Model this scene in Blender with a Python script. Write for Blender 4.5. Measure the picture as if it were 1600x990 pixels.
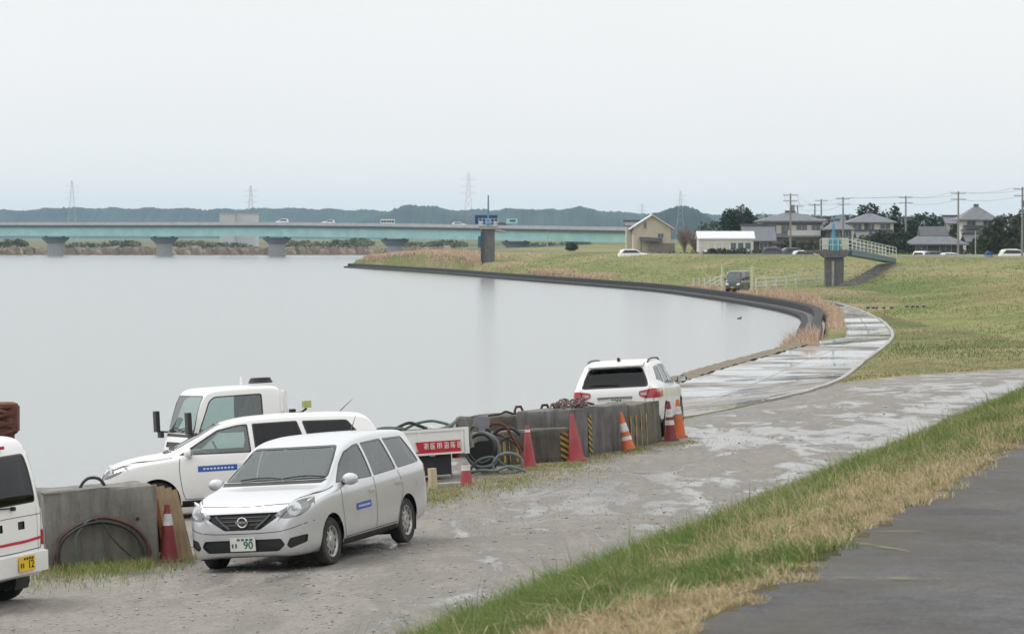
import bpy, bmesh, math, random
import numpy as np
from mathutils import Vector, Matrix, Euler
from mathutils.bvhtree import BVHTree

R = math.radians
random.seed(7)
rng = np.random.default_rng(11)
for o in list(bpy.data.objects):
    bpy.data.objects.remove(o)
scene = bpy.context.scene
COL = scene.collection

# ------------------------------------------------------------------ camera
# water level is z = 0; the camera stands on the levee road, 1.6 m above it
CAM_Z = 5.5
FPX = 5000.0                      # focal length in pixels of a 1600 wide frame
PITCH = math.atan((495 - 370) / FPX)
cam_d = bpy.data.cameras.new('camera')
cam_d.sensor_width = 36.0
cam_d.lens = 36.0 * FPX / 1600.0
cam_d.clip_start = 0.5
cam_d.clip_end = 30000
cam_d.dof.use_dof = True
cam_d.dof.focus_distance = 47.0
cam_d.dof.aperture_fstop = 9.0
cam = bpy.data.objects.new('camera', cam_d)
cam.location = (0, 0, CAM_Z)
cam.rotation_euler = (math.pi / 2 - PITCH, 0, 0)
COL.objects.link(cam)
scene.camera = cam

# ------------------------------------------------------------------ sky, sun, exposure
SUN_EL, SUN_AZ = R(52), R(-60)    # weak sun behind cloud, to the left of the view
world = bpy.data.worlds.new('World')
scene.world = world
world.use_nodes = True
nt = world.node_tree
nt.nodes.clear()
w_out = nt.nodes.new('ShaderNodeOutputWorld')
sky = nt.nodes.new('ShaderNodeTexSky')
sky.sky_type = 'NISHITA'
sky.sun_disc = False
sky.sun_elevation = SUN_EL
sky.sun_rotation = SUN_AZ
sky.air_density = 1.0
sky.dust_density = 3.0
bg_a = nt.nodes.new('ShaderNodeBackground')
bg_a.inputs['Strength'].default_value = 0.06
nt.links.new(sky.outputs['Color'], bg_a.inputs['Color'])
bg_b = nt.nodes.new('ShaderNodeBackground')          # the closed cloud layer
bg_b.inputs['Strength'].default_value = 1.0
tc = nt.nodes.new('ShaderNodeTexCoord')
mp = nt.nodes.new('ShaderNodeMapping')
mp.inputs['Scale'].default_value = (1.4, 1.4, 5.0)
ns = nt.nodes.new('ShaderNodeTexNoise')
ns.inputs['Scale'].default_value = 2.2
ns.inputs['Detail'].default_value = 3.0
cr = nt.nodes.new('ShaderNodeValToRGB')
cr.color_ramp.elements[0].position = 0.3
cr.color_ramp.elements[0].color = (0.84, 0.852, 0.855, 1)
cr.color_ramp.elements[1].position = 0.7
cr.color_ramp.elements[1].color = (0.90, 0.90, 0.893, 1)
nt.links.new(tc.outputs['Generated'], mp.inputs['Vector'])
nt.links.new(mp.outputs['Vector'], ns.inputs['Vector'])
nt.links.new(ns.outputs['Fac'], cr.inputs['Fac'])
sep = nt.nodes.new('ShaderNodeSeparateXYZ')            # overcast: the zenith is brighter than the horizon
nt.links.new(tc.outputs['Generated'], sep.inputs[0])
zr = nt.nodes.new('ShaderNodeMapRange')
zr.inputs[1].default_value = 0.0; zr.inputs[2].default_value = 1.0; zr.inputs[3].default_value = 1.01; zr.inputs[4].default_value = 1.5
nt.links.new(sep.outputs['Z'], zr.inputs[0])
nt.links.new(zr.outputs[0], bg_b.inputs['Strength'])
nt.links.new(cr.outputs['Color'], bg_b.inputs['Color'])
mx = nt.nodes.new('ShaderNodeMixShader')
mx.inputs['Fac'].default_value = 0.93
nt.links.new(bg_a.outputs[0], mx.inputs[1])
nt.links.new(bg_b.outputs[0], mx.inputs[2])
nt.links.new(mx.outputs[0], w_out.inputs['Surface'])

sun_d = bpy.data.lights.new('sun', 'SUN')
sun_d.energy = 1.35
sun_d.angle = R(25)
sun_d.color = (1.0, 0.97, 0.92)
sun = bpy.data.objects.new('sun', sun_d)
sv = Vector((math.sin(SUN_AZ) * math.cos(SUN_EL), math.cos(SUN_AZ) * math.cos(SUN_EL), math.sin(SUN_EL)))
sun.rotation_euler = sv.to_track_quat('Z', 'Y').to_euler()
COL.objects.link(sun)

scene.view_settings.view_transform = 'Standard'
scene.view_settings.look = 'None'
scene.view_settings.exposure = 0.12
scene.view_settings.gamma = 1.0
scene.view_settings.use_curve_mapping = False
scene.render.engine = 'CYCLES'
scene.cycles.max_bounces = 8
scene.cycles.transparent_max_bounces = 16
scene.cycles.volume_bounces = 2
scene.cycles.caustics_reflective = False
scene.cycles.caustics_refractive = False
scene.cycles.use_denoising = True

# ------------------------------------------------------------------ helpers
def ray(px, py):
    u, v = (px - 800) / FPX, (495 - py) / FPX
    c, s = math.cos(PITCH), math.sin(PITCH)
    d = Vector((u, c + v * s, -s + v * c))
    return d / d.y                       # unit depth along y

def at(px, py, d):
    r = ray(px, py)
    return Vector((r.x * d, d, CAM_Z + r.z * d))

def smooth(a, b, x):
    t = np.clip((np.asarray(x, float) - a) / (b - a), 0, 1)
    return t * t * (3 - 2 * t)

def tag(o, label=None, cat=None, group=None, kind=None):
    if label: o['label'] = label
    if cat: o['category'] = cat
    if group: o['group'] = group
    if kind: o['kind'] = kind
    return o

def link(name, me, mat=None, parent=None):
    o = bpy.data.objects.new(name, me)
    COL.objects.link(o)
    if mat is not None and len(me.materials) == 0:
        for m in (mat if isinstance(mat, (list, tuple)) else [mat]):
            me.materials.append(m)
    if parent is not None:
        o.parent = parent
    return o

def empty(name, mtx=None, label=None, cat=None, group=None):
    o = bpy.data.objects.new(name, None)
    o.empty_display_size = 0.2
    COL.objects.link(o)
    if mtx is not None:
        o.matrix_world = mtx
    tag(o, label, cat, group)
    return o

def kids(o, allobs=None):
    return list(o.children)

def copy_tree(o, parent=None):
    c = o.copy()
    COL.objects.link(c)
    if parent is not None:
        mpi = o.matrix_parent_inverse.copy()
        c.parent = parent
        c.matrix_parent_inverse = mpi
    for ch in o.children:
        copy_tree(ch, c)
    return c

def catmull(pts, n=8, closed=False):
    P = [np.array(p, float) for p in pts]
    out = []
    m = len(P)
    rngi = range(m if closed else m - 1)
    for i in rngi:
        if closed:
            p0, p1, p2, p3 = P[(i - 1) % m], P[i], P[(i + 1) % m], P[(i + 2) % m]
        else:
            p1, p2 = P[i], P[i + 1]
            p0 = P[i - 1] if i > 0 else 2 * p1 - p2
            p3 = P[i + 2] if i + 2 < m else 2 * p2 - p1
        for k in range(n):
            t = k / n
            out.append(0.5 * ((2 * p1) + (-p0 + p2) * t + (2 * p0 - 5 * p1 + 4 * p2 - p3) * t * t
                              + (-p0 + 3 * p1 - 3 * p2 + p3) * t ** 3))
    if not closed:
        out.append(P[-1])
    return out

def pchip(xs, ys, q):
    xs, ys = np.array(xs, float), np.array(ys, float)
    h = np.diff(xs); dl = np.diff(ys) / h
    m = np.zeros(len(xs))
    for i in range(1, len(xs) - 1):
        if dl[i - 1] * dl[i] > 0:
            w1, w2 = 2 * h[i] + h[i - 1], h[i] + 2 * h[i - 1]
            m[i] = (w1 + w2) / (w1 / dl[i - 1] + w2 / dl[i])
    m[0], m[-1] = dl[0], dl[-1]
    q = np.clip(np.asarray(q, float), xs[0], xs[-1])
    i = np.clip(np.searchsorted(xs, q, side='right') - 1, 0, len(xs) - 2)
    t = (q - xs[i]) / h[i]
    return ((2 * t ** 3 - 3 * t ** 2 + 1) * ys[i] + (t ** 3 - 2 * t ** 2 + t) * h[i] * m[i]
            + (-2 * t ** 3 + 3 * t ** 2) * ys[i + 1] + (t ** 3 - t ** 2) * h[i] * m[i + 1])

class MB:
    """collects simple shapes, then becomes one mesh object"""
    def __init__(self):
        self.v, self.f = [], []
    def add(self, vs, fs):
        b = len(self.v)
        self.v += [tuple(p) for p in vs]
        self.f += [tuple(i + b for i in f) for f in fs]
        return self
    def box(self, c, s, rot=None):
        c = Vector(c); hx, hy, hz = s[0] / 2, s[1] / 2, s[2] / 2
        pts = [Vector((x * hx, y * hy, z * hz)) for z in (-1, 1) for y in (-1, 1) for x in (-1, 1)]
        if rot is not None:
            rm = Euler(rot).to_matrix() if not isinstance(rot, Matrix) else rot
            pts = [rm @ p for p in pts]
        return self.add([p + c for p in pts], [(0, 2, 3, 1), (4, 5, 7, 6), (0, 1, 5, 4), (2, 6, 7, 3), (0, 4, 6, 2), (1, 3, 7, 5)])
    def box2(self, a, b):
        return self.box([(a[i] + b[i]) / 2 for i in range(3)], [abs(b[i] - a[i]) for i in range(3)])
    def hexa(self, p):
        return self.add(p, [(0, 3, 2, 1), (4, 5, 6, 7), (0, 1, 5, 4), (1, 2, 6, 5), (2, 3, 7, 6), (3, 0, 4, 7)])
    def bar(self, p0, p1, w, h):
        p0, p1 = Vector(p0), Vector(p1)
        d = (p1 - p0).normalized()
        up = Vector((0, 0, 1)) if abs(d.z) < 0.95 else Vector((0, 1, 0))
        s = d.cross(up).normalized(); u = s.cross(d)
        q = [p + s * a * w / 2 + u * b * h / 2 for p in (p0, p1) for a, b in ((-1, -1), (1, -1), (1, 1), (-1, 1))]
        return self.hexa(q)
    def tube(self, pts, r, n=6, closed=False, cap=True):
        P = [Vector(p) for p in pts]
        rs = r if isinstance(r, (list, tuple)) else [r] * len(P)
        vs, fs = [], []
        m = len(P)
        prev = None
        for i, p in enumerate(P):
            a = P[(i - 1) % m] if (closed or i > 0) else p
            b = P[(i + 1) % m] if (closed or i < m - 1) else p
            d = (b - a)
            d = d.normalized() if d.length > 1e-9 else Vector((0, 0, 1))
            if prev is None:
                ref = Vector((0, 0, 1)) if abs(d.z) < 0.9 else Vector((1, 0, 0))
                s = d.cross(ref).normalized()
            else:
                s = prev - d * prev.dot(d)
                s = s.normalized() if s.length > 1e-6 else d.orthogonal().normalized()
            prev = s
            u = d.cross(s)
            for k in range(n):
                an = 2 * math.pi * k / n
                vs.append(p + (s * math.cos(an) + u * math.sin(an)) * rs[i])
        for i in range(m if closed else m - 1):
            j = (i + 1) % m
            for k in range(n):
                l = (k + 1) % n
                fs.append((i * n + k, i * n + l, j * n + l, j * n + k))
        if cap and not closed:
            fs.append(tuple(range(n - 1, -1, -1)))
            fs.append(tuple((m - 1) * n + k for k in range(n)))
        return self.add(vs, fs)
    def cyl(self, p0, p1, r0, r1=None, n=10, cap=True):
        return self.tube([p0, p1], [r0, r0 if r1 is None else r1], n, cap=cap)
    def lathe(self, prof, n=20, mtx=None, close=False):
        """prof: (radius, height) pairs around local z"""
        vs, fs = [], []
        m = len(prof)
        for (r, z) in prof:
            for k in range(n):
                a = 2 * math.pi * k / n
                p = Vector((r * math.cos(a), r * math.sin(a), z))
                vs.append(mtx @ p if mtx is not None else p)
        for i in range(m if close else m - 1):
            j = (i + 1) % m
            for k in range(n):
                l = (k + 1) % n
                fs.append((i * n + k, i * n + l, j * n + l, j * n + k))
        if not close:
            if prof[0][0] > 1e-6: fs.append(tuple(range(n - 1, -1, -1)))
            if prof[-1][0] > 1e-6: fs.append(tuple((m - 1) * n + k for k in range(n)))
        return self.add(vs, fs)
    def prism(self, poly, a0, a1, axis='Y'):
        """extrude a 2-d polygon; axis Y: (x,z), X: (y,z), Z: (x,y)"""
        def mk(p, a):
            return {'Y': (p[0], a, p[1]), 'X': (a, p[0], p[1]), 'Z': (p[0], p[1], a)}[axis]
        n = len(poly)
        vs = [mk(p, a0) for p in poly] + [mk(p, a1) for p in poly]
        fs = [tuple(range(n)), tuple(range(2 * n - 1, n - 1, -1))]
        for i in range(n):
            j = (i + 1) % n
            fs.append((j, i, i + n, j + n))
        return self.add(vs, fs)
    def ball(self, c, r, n=8, m=6, sc=(1, 1, 1)):
        prof = []
        vs, fs = [], []
        for i in range(m + 1):
            t = math.pi * i / m
            for k in range(n):
                a = 2 * math.pi * k / n
                vs.append((c[0] + r * sc[0] * math.sin(t) * math.cos(a), c[1] + r * sc[1] * math.sin(t) * math.sin(a), c[2] - r * sc[2] * math.cos(t)))
        for i in range(m):
            for k in range(n):
                l = (k + 1) % n
                fs.append((i * n + k, i * n + l, (i + 1) * n + l, (i + 1) * n + k))
        return self.add(vs, fs)
    def mesh(self, name, smoothf=False):
        me = bpy.data.meshes.new(name)
        me.from_pydata(self.v, [], self.f)
        bm = bmesh.new(); bm.from_mesh(me)
        bmesh.ops.remove_doubles(bm, verts=bm.verts, dist=1e-5)
        bmesh.ops.recalc_face_normals(bm, faces=bm.faces)
        for f in bm.faces: f.smooth = smoothf
        if smoothf:
            for e in bm.edges:
                if len(e.link_faces) == 2 and e.calc_face_angle(0) > R(38): e.smooth = False
        bm.to_mesh(me); bm.free()
        return me
    def build(self, name, mat, parent=None, smoothf=False):
        return link(name, self.mesh(name, smoothf), mat, parent)

def fast_mesh(name, V, F, col=None, mat=None):
    """big mesh from numpy arrays; F is (n,3) or (n,4); col is per vertex rgb"""
    me = bpy.data.meshes.new(name)
    V = np.ascontiguousarray(V, dtype=np.float32); F = np.ascontiguousarray(F, dtype=np.int32)
    k = F.shape[1]
    me.vertices.add(len(V)); me.vertices.foreach_set('co', V.ravel())
    me.loops.add(F.size); me.loops.foreach_set('vertex_index', F.ravel())
    me.polygons.add(len(F))
    me.polygons.foreach_set('loop_start', np.arange(0, F.size, k, dtype=np.int32))
    me.polygons.foreach_set('loop_total', np.full(len(F), k, dtype=np.int32))
    me.update(calc_edges=True)
    if col is not None:
        at_ = me.color_attributes.new('Col', 'FLOAT_COLOR', 'POINT')
        c4 = np.ones((len(V), 4), dtype=np.float32); c4[:, :3] = col
        at_.data.foreach_set('color', c4.ravel())
    if mat is not None: me.materials.append(mat)
    return me
# ------------------------------------------------------------------ materials (all node based)
def nmat(name):
    m = bpy.data.materials.new(name); m.use_nodes = True
    t = m.node_tree
    b = t.nodes['Principled BSDF']
    return m, t, b

def node(t, kind, **kw):
    n = t.nodes.new(kind)
    for k, v in kw.items():
        if k in n.inputs: n.inputs[k].default_value = v
        else: setattr(n, k, v)
    return n

def mixc(t, fac, a, b, mode='MIX'):
    n = t.nodes.new('ShaderNodeMix'); n.data_type = 'RGBA'; n.blend_type = mode
    for s, v in ((0, fac), (6, a), (7, b)):
        if hasattr(v, 'is_linked') or isinstance(v, bpy.types.NodeSocket): t.links.new(v, n.inputs[s])
        elif s == 0: n.inputs[0].default_value = v
        else: n.inputs[s].default_value = (*v[:3], 1)
    return n.outputs[2]

def noise_(t, vec, scale, detail=4.0, rough=0.55, dist=0.0):
    n = node(t, 'ShaderNodeTexNoise', Scale=scale, Detail=detail, Roughness=rough, Distortion=dist)
    if vec is not None: t.links.new(vec, n.inputs['Vector'])
    return n.outputs['Fac']

def ramp(t, fac, stops):
    n = t.nodes.new('ShaderNodeValToRGB')
    e = n.color_ramp.elements
    while len(e) < len(stops): e.new(0.5)
    for i, (p, c) in enumerate(stops):
        e[i].position = p
        e[i].color = (c, c, c, 1) if isinstance(c, (int, float)) else (*c, 1)
    t.links.new(fac, n.inputs['Fac'])
    return n.outputs['Color']

def coords(t, scale=(1, 1, 1), kind='Object'):
    tc = t.nodes.new('ShaderNodeTexCoord'); mp = t.nodes.new('ShaderNodeMapping')
    mp.inputs['Scale'].default_value = scale
    t.links.new(tc.outputs[kind], mp.inputs['Vector'])
    return mp.outputs['Vector']

def bump_(t, b, h, strength, dist=0.02):
    n = node(t, 'ShaderNodeBump', Strength=strength, Distance=dist)
    t.links.new(h, n.inputs['Height']); t.links.new(n.outputs['Normal'], b.inputs['Normal'])

def plain(name, col, rough=0.6, metal=0.0, var=0.12, scale=4.0, bump=0.0, bscale=60.0, coat=0.0, spec=0.5, dirt=None, dscale=2.5, stretch=(1, 1, 1)):
    """colour with uneven tone, optional fine relief and optional patchy dirt"""
    m, t, b = nmat(name)
    v = coords(t, stretch)
    f = noise_(t, v, scale)
    c = mixc(t, ramp(t, f, [(0.3, 0.0), (0.7, 1.0)]), [x * (1 - var) for x in col], [min(1, x * (1 + var)) for x in col])
    if dirt is not None:
        f2 = ramp(t, noise_(t, v, dscale, 6, 0.65), [(0.48, 0.0), (0.68, 0.85)])
        c = mixc(t, f2, c, dirt)
    t.links.new(c, b.inputs['Base Color'])
    b.inputs['Roughness'].default_value = rough
    b.inputs['Metallic'].default_value = metal
    b.inputs['Specular IOR Level'].default_value = spec
    b.inputs['Coat Weight'].default_value = coat
    b.inputs['Coat Roughness'].default_value = 0.08
    if bump > 0: bump_(t, b, noise_(t, v, bscale, 5), bump)
    return m

def paint(name, col, metal=0.0, rough=0.32, dust=(0.30, 0.28, 0.25), dustamt=0.5):
    """car paint outside, dark trim on the inner side of the panels; a little road dust low down"""
    m, t, b = nmat(name)
    v = coords(t)
    geo = t.nodes.new('ShaderNodeNewGeometry')
    sp = t.nodes.new('ShaderNodeSeparateXYZ'); t.links.new(v, sp.inputs[0])
    lo = node(t, 'ShaderNodeMapRange'); lo.inputs[1].default_value = 0.15; lo.inputs[2].default_value = 0.75
    lo.inputs[3].default_value = dustamt; lo.inputs[4].default_value = 0.0
    t.links.new(sp.outputs['Z'], lo.inputs[0])
    mm = node(t, 'ShaderNodeMath', operation='MULTIPLY')
    t.links.new(lo.outputs[0], mm.inputs[0])
    t.links.new(ramp(t, noise_(t, v, 3.0, 6, 0.7), [(0.35, 0.15), (0.7, 1.0)]), mm.inputs[1])
    c = mixc(t, mm.outputs[0], col, dust)
    c = mixc(t, geo.outputs['Backfacing'], c, (0.035, 0.035, 0.037))
    t.links.new(c, b.inputs['Base Color'])
    b.inputs['Metallic'].default_value = metal
    b.inputs['Roughness'].default_value = rough
    b.inputs['Coat Weight'].default_value = 0.55
    b.inputs['Coat Roughness'].default_value = 0.06
    return m

def glass(name, tint, body=(0.02, 0.025, 0.025), milky=0.0, ior=2.05):
    """thin pane: clear tint plus mirror by Fresnel"""
    m = bpy.data.materials.new(name); m.use_nodes = True
    t = m.node_tree; t.nodes.clear()
    out = t.nodes.new('ShaderNodeOutputMaterial')
    tr = node(t, 'ShaderNodeBsdfTransparent'); tr.inputs['Color'].default_value = (*tint, 1)
    df = node(t, 'ShaderNodeBsdfDiffuse'); df.inputs['Color'].default_value = (*body, 1)
    m0 = t.nodes.new('ShaderNodeMixShader'); m0.inputs[0].default_value = milky
    t.links.new(tr.outputs[0], m0.inputs[1]); t.links.new(df.outputs[0], m0.inputs[2])
    gl = node(t, 'ShaderNodeBsdfGlossy'); gl.inputs['Roughness'].default_value = 0.03
    fr = node(t, 'ShaderNodeFresnel'); fr.inputs['IOR'].default_value = ior
    m1 = t.nodes.new('ShaderNodeMixShader')
    t.links.new(fr.outputs[0], m1.inputs[0])
    t.links.new(m0.outputs[0], m1.inputs[1]); t.links.new(gl.outputs[0], m1.inputs[2])
    t.links.new(m1.outputs[0], out.inputs['Surface'])
    return m

def leafmat(name, rough=0.55, trans=0.25):
    m, t, b = nmat(name)
    a = node(t, 'ShaderNodeAttribute', attribute_name='Col')
    t.links.new(a.outputs['Color'], b.inputs['Base Color'])
    b.inputs['Roughness'].default_value = rough
    b.inputs['Specular IOR Level'].default_value = 0.25
    out = t.nodes['Material Output']
    tl = t.nodes.new('ShaderNodeBsdfTranslucent'); t.links.new(a.outputs['Color'], tl.inputs['Color'])
    ms = t.nodes.new('ShaderNodeMixShader'); ms.inputs[0].default_value = trans
    t.links.new(b.outputs[0], ms.inputs[1]); t.links.new(tl.outputs[0], ms.inputs[2])
    t.links.new(ms.outputs[0], out.inputs['Surface'])
    return m

# ---- ground surfaces
def gravel_mat():
    m, t, b = nmat('wet gravel')
    v = coords(t)
    big = noise_(t, v, 0.35, 6, 0.6)
    c = mixc(t, ramp(t, big, [(0.35, 0.0), (0.65, 1.0)]), (0.165, 0.14, 0.114), (0.275, 0.247, 0.213))
    stone = node(t, 'ShaderNodeTexVoronoi', Scale=26.0); t.links.new(v, stone.inputs['Vector'])
    hs = t.nodes.new('ShaderNodeSeparateColor'); t.links.new(stone.outputs['Color'], hs.inputs[0])
    c = mixc(t, 0.55, c, mixc(t, hs.outputs[0], (0.11, 0.098, 0.083), (0.38, 0.355, 0.32)))
    c = mixc(t, 0.5, c, ramp(t, noise_(t, v, 2.6, 9, 0.7), [(0.32, 0.45), (0.62, 1.0)]), 'MULTIPLY')
    fine = noise_(t, v, 160, 3)
    c = mixc(t, 0.35, c, mixc(t, ramp(t, fine, [(0.35, 0.0), (0.65, 1.0)]), (0.14, 0.13, 0.115), (0.45, 0.43, 0.4)))
    # wheel tracks along the yard, where the water lies: lengthwise streaks and pools
    rot = node(t, 'ShaderNodeMapping'); rot.inputs['Rotation'].default_value = (0, 0, R(15)); rot.inputs['Scale'].default_value = (1.1, 0.30, 1)
    t.links.new(v, rot.inputs['Vector'])
    wa = node(t, 'ShaderNodeAttribute', attribute_name='wet')
    wn = noise_(t, rot.outputs[0], 1.0, 9, 0.66, 0.6)
    ad = node(t, 'ShaderNodeMath', operation='ADD'); t.links.new(wn, ad.inputs[0]); t.links.new(wa.outputs['Fac'], ad.inputs[1])
    b.inputs['Specular IOR Level'].default_value = 0.4
    damp = ramp(t, ad.outputs[0], [(0.50, 0.0), (0.62, 1.0)])
    pool = ramp(t, ad.outputs[0], [(0.625, 0.0), (0.70, 0.85)])
    c = mixc(t, damp, c, mixc(t, 0.6, c, (0.085, 0.073, 0.06)))
    c = mixc(t, pool, c, (0.17, 0.16, 0.145))
    t.links.new(c, b.inputs['Base Color'])
    rr = mixc(t, damp, (0.9, 0.9, 0.9), (0.5, 0.5, 0.5))
    rr = mixc(t, pool, rr, (0.10, 0.10, 0.10))
    t.links.new(rr, b.inputs['Roughness'])
    hgt = mixc(t, 0.5, ramp(t, stone.outputs['Distance'], [(0.0, 1.0), (0.6, 0.0)]), ramp(t, fine, [(0, 0.0), (1, 1.0)]))
    hgt = mixc(t, pool, hgt, (0.5, 0.5, 0.5))
    bump_(t, b, hgt, 0.55, 0.018)
    return m

def asphalt_mat():
    m, t, b = nmat('old asphalt')
    v = coords(t)
    c = mixc(t, ramp(t, noise_(t, v, 0.55, 9, 0.66), [(0.36, 0.0), (0.62, 1.0)]), (0.06, 0.061, 0.066), (0.17, 0.172, 0.178))
    c = mixc(t, ramp(t, noise_(t, v, 220, 2), [(0.35, 0.0), (0.7, 0.6)]), c, (0.21, 0.205, 0.20))
    c = mixc(t, 0.55, c, ramp(t, noise_(t, v, 38, 4, 0.7), [(0.38, 0.35), (0.62, 1.0)]), 'MULTIPLY')
    c = mixc(t, 0.4, c, ramp(t, noise_(t, v, 6, 6, 0.7), [(0.36, 0.4), (0.6, 1.0)]), 'MULTIPLY')
    ed = node(t, 'ShaderNodeAttribute', attribute_name='edge')
    en = noise_(t, v, 1.3, 6, 0.7)
    mu = node(t, 'ShaderNodeMath', operation='MULTIPLY'); t.links.new(ed.outputs['Fac'], mu.inputs[0]); t.links.new(ramp(t, en, [(0.4, 0.0), (0.6, 1.0)]), mu.inputs[1])
    c = mixc(t, mu.outputs[0], c, (0.10, 0.09, 0.07))
    t.links.new(c, b.inputs['Base Color'])
    b.inputs['Roughness'].default_value = 0.9
    b.inputs['Specular IOR Level'].default_value = 0.25
    bump_(t, b, noise_(t, v, 240, 3), 0.5, 0.008)
    return m

def soil_mat(name, stops, scale, fine=(0.7, 1.3)):
    """grassland seen from afar / the ground under grass blades"""
    m, t, b = nmat(name)
    v = coords(t, (1, 0.55, 1))
    n1 = noise_(t, v, scale, 8, 0.62, 0.6)
    c = ramp(t, n1, stops)
    n2 = noise_(t, v, scale * 14, 5, 0.6)
    c = mixc(t, 0.75, c, ramp(t, n2, [(0.25, fine[0] * 0.6), (0.75, 1.0)]), 'MULTIPLY')
    t.links.new(c, b.inputs['Base Color'])
    b.inputs['Roughness'].default_value = 0.95
    b.inputs['Specular IOR Level'].default_value = 0.15
    bump_(t, b, n2, 0.8, 0.15)
    return m

def wetslab_mat():
    m, t, b = nmat('wet concrete slabs')
    v = coords(t)
    c = mixc(t, noise_(t, v, 1.2, 6), (0.21, 0.20, 0.18), (0.36, 0.345, 0.32))
    sv_ = coords(t, (0.10, 0.13, 1))
    wn = noise_(t, sv_, 1.9, 7, 0.62, 0.3)
    c = mixc(t, ramp(t, noise_(t, sv_, 3.1, 5, 0.6), [(0.45, 0.0), (0.58, 0.8)]), c, (0.095, 0.09, 0.082))
    pool = ramp(t, wn, [(0.44, 0.0), (0.50, 1.0)])
    c = mixc(t, pool, c, (0.22, 0.21, 0.195))
    t.links.new(c, b.inputs['Base Color'])
    t.links.new(mixc(t, pool, (0.8, 0.8, 0.8), (0.05, 0.05, 0.05)), b.inputs['Roughness'])
    return m

def water_mat():
    m, t, b = nmat('river water')
    v = coords(t, (0.55, 1.0, 1))
    b.inputs['Base Color'].default_value = (0.20, 0.218, 0.218, 1)
    b.inputs['Roughness'].default_value = 0.17
    b.inputs['IOR'].default_value = 1.33
    h1 = noise_(t, v, 1.8, 4, 0.6, 0.4)
    h2 = noise_(t, coords(t, (0.45, 0.22, 1)), 1.0, 5, 0.6, 0.5)
    h3 = noise_(t, coords(t, (0.02, 0.012, 1)), 1.0, 3, 0.5)
    bump_(t, b, mixc(t, 0.3, mixc(t, 0.45, h1, h2), mixc(t, h3, (0.5, 0.5, 0.5), h1)), 0.42, 0.08)
    return m

def concrete(name, a, bcol, stain=(0.10, 0.095, 0.085), rough=0.88):
    m, t, b = nmat(name)
    v = coords(t)
    c = mixc(t, ramp(t, noise_(t, v, 2.6, 8, 0.65), [(0.3, 0.0), (0.7, 1.0)]), a, bcol)
    sv_ = coords(t, (5.0, 5.0, 0.55))
    c = mixc(t, ramp(t, noise_(t, sv_, 1.3, 6, 0.65), [(0.47, 0.0), (0.72, 0.85)]), c, stain)
    c = mixc(t, 0.3, c, ramp(t, noise_(t, v, 55, 3), [(0.3, 0.45), (0.7, 1.0)]), 'MULTIPLY')
    t.links.new(c, b.inputs['Base Color'])
    b.inputs['Roughness'].default_value = rough
    bump_(t, b, mixc(t, 0.5, noise_(t, v, 40, 5), noise_(t, v, 7, 5)), 0.5, 0.012)
    return m

def hazard_mat(name, yellow=(0.46, 0.33, 0.04), scale=9.0, slope=1.0, wear=0.5):
    """worn yellow and black warning stripes (flat print)"""
    m, t, b = nmat(name)
    v = coords(t)
    sp = t.nodes.new('ShaderNodeSeparateXYZ'); t.links.new(v, sp.inputs[0])
    k = node(t, 'ShaderNodeMath', operation='MULTIPLY'); t.links.new(sp.outputs['X'], k.inputs[0]); k.inputs[1].default_value = slope
    s = node(t, 'ShaderNodeMath', operation='ADD'); t.links.new(k.outputs[0], s.inputs[0]); t.links.new(sp.outputs['Z'], s.inputs[1])
    q = node(t, 'ShaderNodeMath', operation='MULTIPLY'); t.links.new(s.outputs[0], q.inputs[0]); q.inputs[1].default_value = scale
    fr = node(t, 'ShaderNodeMath', operation='FRACT'); t.links.new(q.outputs[0], fr.inputs[0])
    st = node(t, 'ShaderNodeMath', operation='GREATER_THAN'); t.links.new(fr.outputs[0], st.inputs[0]); st.inputs[1].default_value = 0.5
    c = mixc(t, st.outputs[0], (0.03, 0.03, 0.028), yellow)
    c = mixc(t, ramp(t, noise_(t, v, 9, 7, 0.7), [(0.45, 0.0), (0.62, wear)]), c, (0.12, 0.105, 0.085))
    t.links.new(c, b.inputs['Base Color']); b.inputs['Roughness'].default_value = 0.7
    return m

G = {}
G['gravel'] = gravel_mat()
G['asphalt'] = asphalt_mat()
G['bank_soil'] = soil_mat('bank soil and thatch', [(0.30, (0.075, 0.085, 0.028)), (0.5, (0.15, 0.125, 0.06)), (0.7, (0.21, 0.165, 0.09))], 1.1)
G['meadow'] = soil_mat('meadow grass', [(0.32, (0.12, 0.15, 0.05)), (0.43, (0.20, 0.215, 0.085)), (0.55, (0.30, 0.27, 0.14)), (0.66, (0.38, 0.32, 0.20))], 0.075)
G['levee'] = soil_mat('levee turf', [(0.32, (0.13, 0.17, 0.055)), (0.45, (0.22, 0.24, 0.085)), (0.56, (0.30, 0.275, 0.135)), (0.66, (0.38, 0.31, 0.18))], 0.05)
G['slab'] = wetslab_mat()
G['water'] = water_mat()
G['conc'] = concrete('weathered concrete', (0.165, 0.158, 0.14), (0.28, 0.268, 0.242), (0.085, 0.08, 0.07))
G['conc_dark'] = concrete('dark stained concrete', (0.075, 0.066, 0.055), (0.16, 0.142, 0.12), (0.045, 0.042, 0.036))
G['conc_wet'] = concrete('wet dark revetment', (0.016, 0.016, 0.017), (0.04, 0.039, 0.038), (0.01, 0.01, 0.01), 0.85)
G['conc_pale'] = concrete('pale concrete', (0.36, 0.35, 0.33), (0.48, 0.47, 0.45), (0.2, 0.195, 0.185))
G['blade'] = leafmat('grass blades', 0.6, 0.3)
G['leaf'] = leafmat('leaves', 0.5, 0.2)
G['bark'] = plain('bark', (0.085, 0.065, 0.05), 0.9, var=0.35, scale=6, bump=0.5, bscale=20)
G['twig'] = plain('bare twigs', (0.23, 0.15, 0.13), 0.9, var=0.3)
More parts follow.
